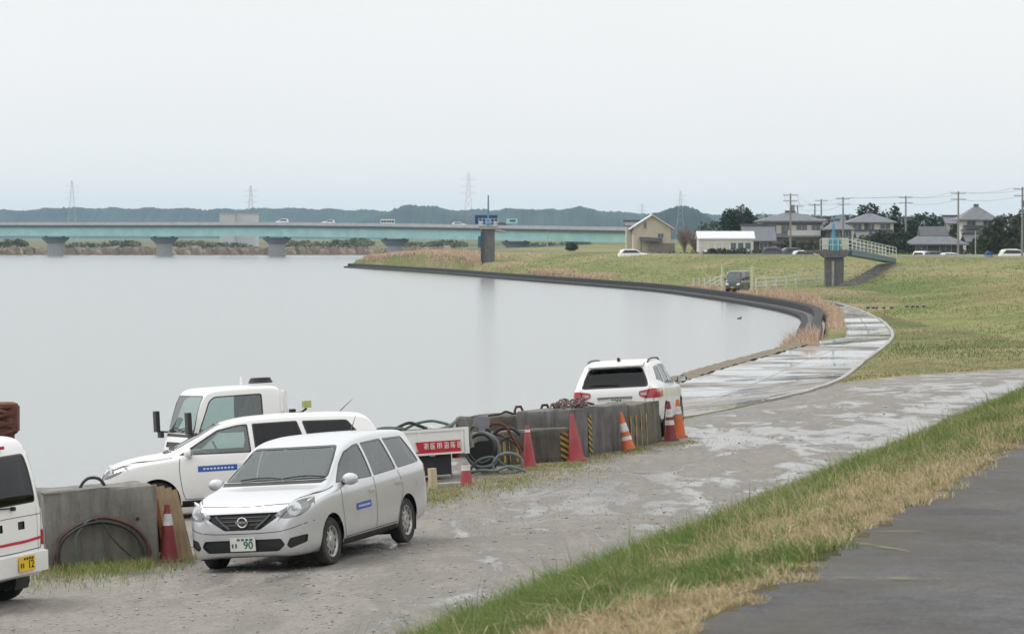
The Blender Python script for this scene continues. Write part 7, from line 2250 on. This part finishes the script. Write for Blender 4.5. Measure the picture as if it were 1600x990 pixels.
# ------------------------------------------------------------------ sluice gate with footbridge
G['cyan'] = plain('cyan machine paint', (.08, .36, .46), .5, var=.15)
G['cyan2'] = plain('blue spindle', (.09, .30, .50), .5, var=.1)
G['cream_rail'] = plain('pale railing paint', (.60, .63, .58), .6, var=.08)
G['tower'] = concrete('tower concrete', (.13, .125, .125), (.20, .195, .19), (.08, .075, .08))
G['bridge_dark'] = plain('dark teal footbridge beam', (.04, .13, .14), .5, var=.15)
def railing(root, P, h, n, name='railing'):
    for i in range(n + 1):
        p = P[0].lerp(P[1], i / n); m = MB(); m.cyl(p, p + Vector((0, 0, h)), .035, n=6); m.build('railing_post', G['cream_rail'], root)
    for q in (.5, 1.0):
        m = MB(); m.tube([P[0] + Vector((0, 0, h * q)), P[1] + Vector((0, 0, h * q))], .03, 6); m.build('handrail', G['cream_rail'], root)
def sluice():
    d = 318.0; base = on(1303, 446); d = base.y; s = d / FPX
    X = lambda px: (px - 1303) * s
    Z = lambda y: zat(y, d) - base.z
    root = empty('sluice_gate', Matrix.Translation(base), 'concrete sluice tower with cyan hoist and sloping white railed footbridge', 'sluice gate')
    m = MB(); m.box((X(1303), 0, (Z(400) - .6) / 2), (X(1317) - X(1289), 1.5, Z(400) + .6)); m.build('tower', G['tower'], root)
    m = MB(); m.cyl((X(1300), -.80, -.3), (X(1300), -.80, Z(408)), .13, n=8); m.build('guide_pipe', G['conc_pale'], root, True)
    m = MB(); m.prism([(X(1287), Z(402)), (X(1319), Z(402)), (X(1326), Z(394)), (X(1326), Z(391)), (X(1258), Z(391)), (X(1258), Z(394)), (X(1280), Z(396))], -1.1, 1.1, 'Y'); m.build('platform', G['tower'], root)
    hz = Z(391)
    m = MB(); m.box((X(1304), -.1, hz + .6), (.85, .7, 1.2)); ho = m.build('hoist_case', G['cyan'], root)
    m = MB(); m.cyl((X(1304) - .5, -.1, hz + .85), (X(1304) + .55, -.1, hz + .85), .16, n=10); m.build('hoist_motor', G['cyan'], ho, True)
    m = MB(); m.cyl((X(1302), 0, hz + 1.2), (X(1302), 0, Z(348)), .12, .10, 8); m.build('spindle', G['cyan2'], ho)
    for px in (1288, 1319):
        m = MB(); m.box((X(px), -.9, hz + .62), (.62, .06, 1.05)); m.build('sign_plate', G['cream_rail'], root)
    railing(root, [Vector((X(1283), -1.05, hz)), Vector((X(1324), -1.05, hz))], 1.05, 5); railing(root, [Vector((X(1283), 1.0, hz)), Vector((X(1324), 1.0, hz))], 1.05, 5)
    # sloping footbridge to the levee
    e = on(1392, 411); q = e - base
    a0, a1 = Vector((X(1322), 0, hz)), Vector((q.x, q.y, max(q.z + .15, Z(408))))
    sd = Vector((-(a1 - a0).y, (a1 - a0).x, 0)).normalized() * .55
    m = MB(); m.hexa([a0 - sd + Vector((0, 0, -.42)), a0 + sd + Vector((0, 0, -.42)), a1 + sd + Vector((0, 0, -.42)), a1 - sd + Vector((0, 0, -.42)), a0 - sd, a0 + sd, a1 + sd, a1 - sd]); fb = m.build('footbridge', G['bridge_dark'], root)
    m = MB(); m.hexa([a0 - sd * 1.08, a0 + sd * 1.08, a1 + sd * 1.08, a1 - sd * 1.08] and [p + Vector((0, 0, z)) for z in (.004, .09) for p in (a0 - sd * 1.08, a0 + sd * 1.08, a1 + sd * 1.08, a1 - sd * 1.08)]); m.build('walkway', G['conc_pale'], fb)
    for k in (-1, 1):
        P = [a0 + sd * k + Vector((0, 0, .09)), a1 + sd * k + Vector((0, 0, .09))]
        for i in range(13):
            p = P[0].lerp(P[1], i / 12); m = MB(); m.cyl(p, p + Vector((0, 0, 1.05)), .04, n=5); m.build('railing_post', G['cream_rail'], fb)
        for z in (.35, .7, 1.05):
            m = MB(); m.tube([p + Vector((0, 0, z)) for p in P], .035, 5); m.build('handrail', G['cream_rail'], fb)
    # concrete steps and drain on the slope below
    st0, st1 = on(1325, 447), on(1388, 414)
    stairs = empty('levee_steps', Matrix.Translation(st0), 'grey concrete steps climbing the levee beside the sluice tower', 'steps')
    dd = st1 - st0; n = 14
    sdv = Vector((dd.y, -dd.x, 0)).normalized()
    for i in range(n):
        p = dd * ((i + .5) / n); g = gz(st0.x + p.x, st0.y + p.y) - st0.z
        m = MB(); ang = math.atan2(dd.y, dd.x)
        m.box((p.x, p.y, g + .02), (dd.xy.length / n * .92, 1.6, .34), (0, 0, ang)); m.build('step', G['conc'], stairs)
    return base
sluice()
def navy_tower():
    base = on(762, 409); d = base.y; s = d / FPX
    X = lambda px: (px - 762) * s
    Z = lambda y: zat(y, d) - base.z
    root = empty('sluice_tower', Matrix.Translation(base), 'dark concrete sluice tower with navy screen and tall blue mast', 'sluice gate')
    m = MB(); m.box((X(763), 0, (Z(358) - 1.0) / 2), (X(773) - X(753), 2.0, Z(358) + 1.0)); m.build('tower', G['tower'], root)
    m = MB(); m.box((X(753.5), -1.02, (Z(362)) / 2), (.4, .3, Z(362))); m.build('guide_rail', plain('dark guide rail', (.06, .06, .08), .6), root)
    m = MB(); m.prism([(X(750), Z(358)), (X(776), Z(358)), (X(779), Z(353)), (X(747), Z(353))], -1.4, 1.4, 'Y'); m.build('platform', G['conc_pale'], root)
    m = MB(); m.box((X(759.5), 1.2, (Z(336) + Z(350)) / 2), (X(777) - X(742), .25, Z(336) - Z(350))); m.build('navy_screen', plain('navy panel', (.015, .045, .16), .5, var=.15), root)
    m = MB(); m.box((X(751), -1.2, Z(349.5)), (.55, .1, .75)); m.build('sign_plate', G['cream_rail'], root)
    m = MB(); m.box((X(774), -1.2, Z(349.5)), (.45, .1, .7)); m.build('sign_plate', G['cream_rail'], root)
    m = MB(); m.box((X(763), -.4, Z(348)), (.9, .8, 1.0)); ho = m.build('hoist_case', G['cyan2'], root)
    m = MB(); m.cyl((X(763), -.4, Z(344)), (X(763), -.4, Z(305)), .14, .09, 8); m.build('mast', plain('blue grey mast', (.12, .24, .34), .5), ho)
    m = MB(); m.box((X(750), -.6, Z(378)), (.55, .8, 1.6)); m.build('side_cabinet', plain('teal cabinet', (.03, .16, .20), .5), root)
    railing(root, [Vector((X(748), -1.35, Z(353))), Vector((X(778), -1.35, Z(353)))], 1.0, 5)
    # walkway back to the levee crest
    m = MB(); m.hexa([(X(773), -.5, Z(357) - .3), (X(790), 6, Z(360) - .3), (X(790) - .6, 7, Z(360) - .3), (X(773) - .6, .5, Z(357) - .3), (X(773), -.5, Z(357)), (X(790), 6, Z(360)), (X(790) - .6, 7, Z(360)), (X(773) - .6, .5, Z(357))]); m.build('walkway', G['conc_pale'], root)
navy_tower()

# ------------------------------------------------------------------ fences, posts, dark van and scraps by the promenade
def fence(label, pa, pb, h, n, d):
    A, B = at(pa[0], pa[1], d), at(pb[0], pb[1], d + 6)
    A.z, B.z = gz(A.x, A.y), gz(B.x, B.y)
    root = empty('fence', Matrix.Translation(A), label, 'fence')
    D_ = B - A
    for i in range(n + 1):
        p = D_ * (i / n); p.z = gz(A.x + p.x, A.y + p.y) - A.z
        m = MB(); m.cyl(p - Vector((0, 0, .2)), p + Vector((0, 0, h)), .075, n=6); m.build('post', G['cream_rail'], root)
    for z in (.25, .62, 1.0):
        m = MB(); m.tube([Vector((0, 0, h * z)), D_ + Vector((0, 0, h * z))], .048, 5); m.build('rail', G['cream_rail'], root)
    return root
fence('pale tube fence between the two tall posts and the sluice tower', (1181, 447), (1290, 446), .95, 7, 296)
fence('short pale tube fence left of the parked dark van', (1075, 452), (1126, 454), .95, 6, 306)
for px, lab in ((1128.5, 'pale yellow post standing left of the parked dark van'), (1175, 'pale yellow post standing right of the parked dark van')):
    P = at(px, 456, 284); P.z = gz(P.x, P.y)
    root = empty('tall_post', Matrix.Translation(P), lab, 'post', 'pale yellow posts beside the dark van')
    m = MB(); m.cyl((0, 0, -.2), (0, 0, zat(415, P.y) - P.z), .11, n=10); m.build('shaft', plain('pale yellow post', (.60, .60, .42), .6), root, True)
    m = MB(); m.cyl((0, 0, zat(415, P.y) - P.z), (0, 0, zat(415, P.y) - P.z + .06), .13, .08, 10); m.build('cap', G['conc_pale'], root, True)
P = at(1152, 459, 279)
dk = empty('small_van', frame(P.x, P.y, (-.33, -1), False), 'dark small van parked facing the camera between two pale posts', 'van')
van(dk, G['darkpaint'], stripe=False)
sr = random.Random(21)
for i, px in enumerate((1356, 1364, 1370, 1381, 1393, 1417, 1426, 1433, 1443)):
    P = on(px, 482 if px < 1400 else 480); m = MB()
    m.ball((0, 0, .07), .14, 10, 6, (1.15, .9, .62)); m.ball((.13, .0, .12), .035, 6, 4, (1, 1, .8))
    o = m.build('sandbag', G['blackgloss'], None, True); o.location = P; o.rotation_euler = (0, 0, sr.uniform(0, 3))
    tag(o, ['leftmost', 'second', 'third', 'fourth', 'fifth', 'sixth', 'seventh', 'eighth', 'rightmost'][i] + ' small black sandbag from the left in the meadow row', 'sandbag', 'black sandbags on the meadow')
P = ray(1155, 498); dd = CAM_Z / -P.z
m = MB(); m.ball((0, 0, .03), .10, 10, 6, (1.5, .9, .7)); m.ball((.13, 0, .13), .045, 8, 6); m.cyl((.10, 0, .05), (.13, 0, .13), .025, n=6); m.cyl((.17, 0, .13), (.21, 0, .125), .012, .005, 6)
o = m.build('water_bird', plain('dark plumage', (.05, .05, .05), .6), None, True); o.location = (P.x * dd, dd, 0); tag(o, 'small dark bird floating on the river near the reeds', 'bird')

# ------------------------------------------------------------------ hazy air over the whole place
def haze():
    m = bpy.data.materials.new('pale haze'); m.use_nodes = True
    t = m.node_tree; t.nodes.clear()
    out = t.nodes.new('ShaderNodeOutputMaterial'); v = t.nodes.new('ShaderNodeVolumePrincipled')
    v.inputs['Color'].default_value = (.56, .78, 1.0, 1); v.inputs['Density'].default_value = 0.000085; v.inputs['Anisotropy'].default_value = 0.0
    t.links.new(v.outputs[0], out.inputs['Volume'])
    b = MB(); b.box2((-4200, -80, -2.6), (4200, 8200, 90)); o = b.build('haze', m); o['kind'] = 'stuff'
haze()
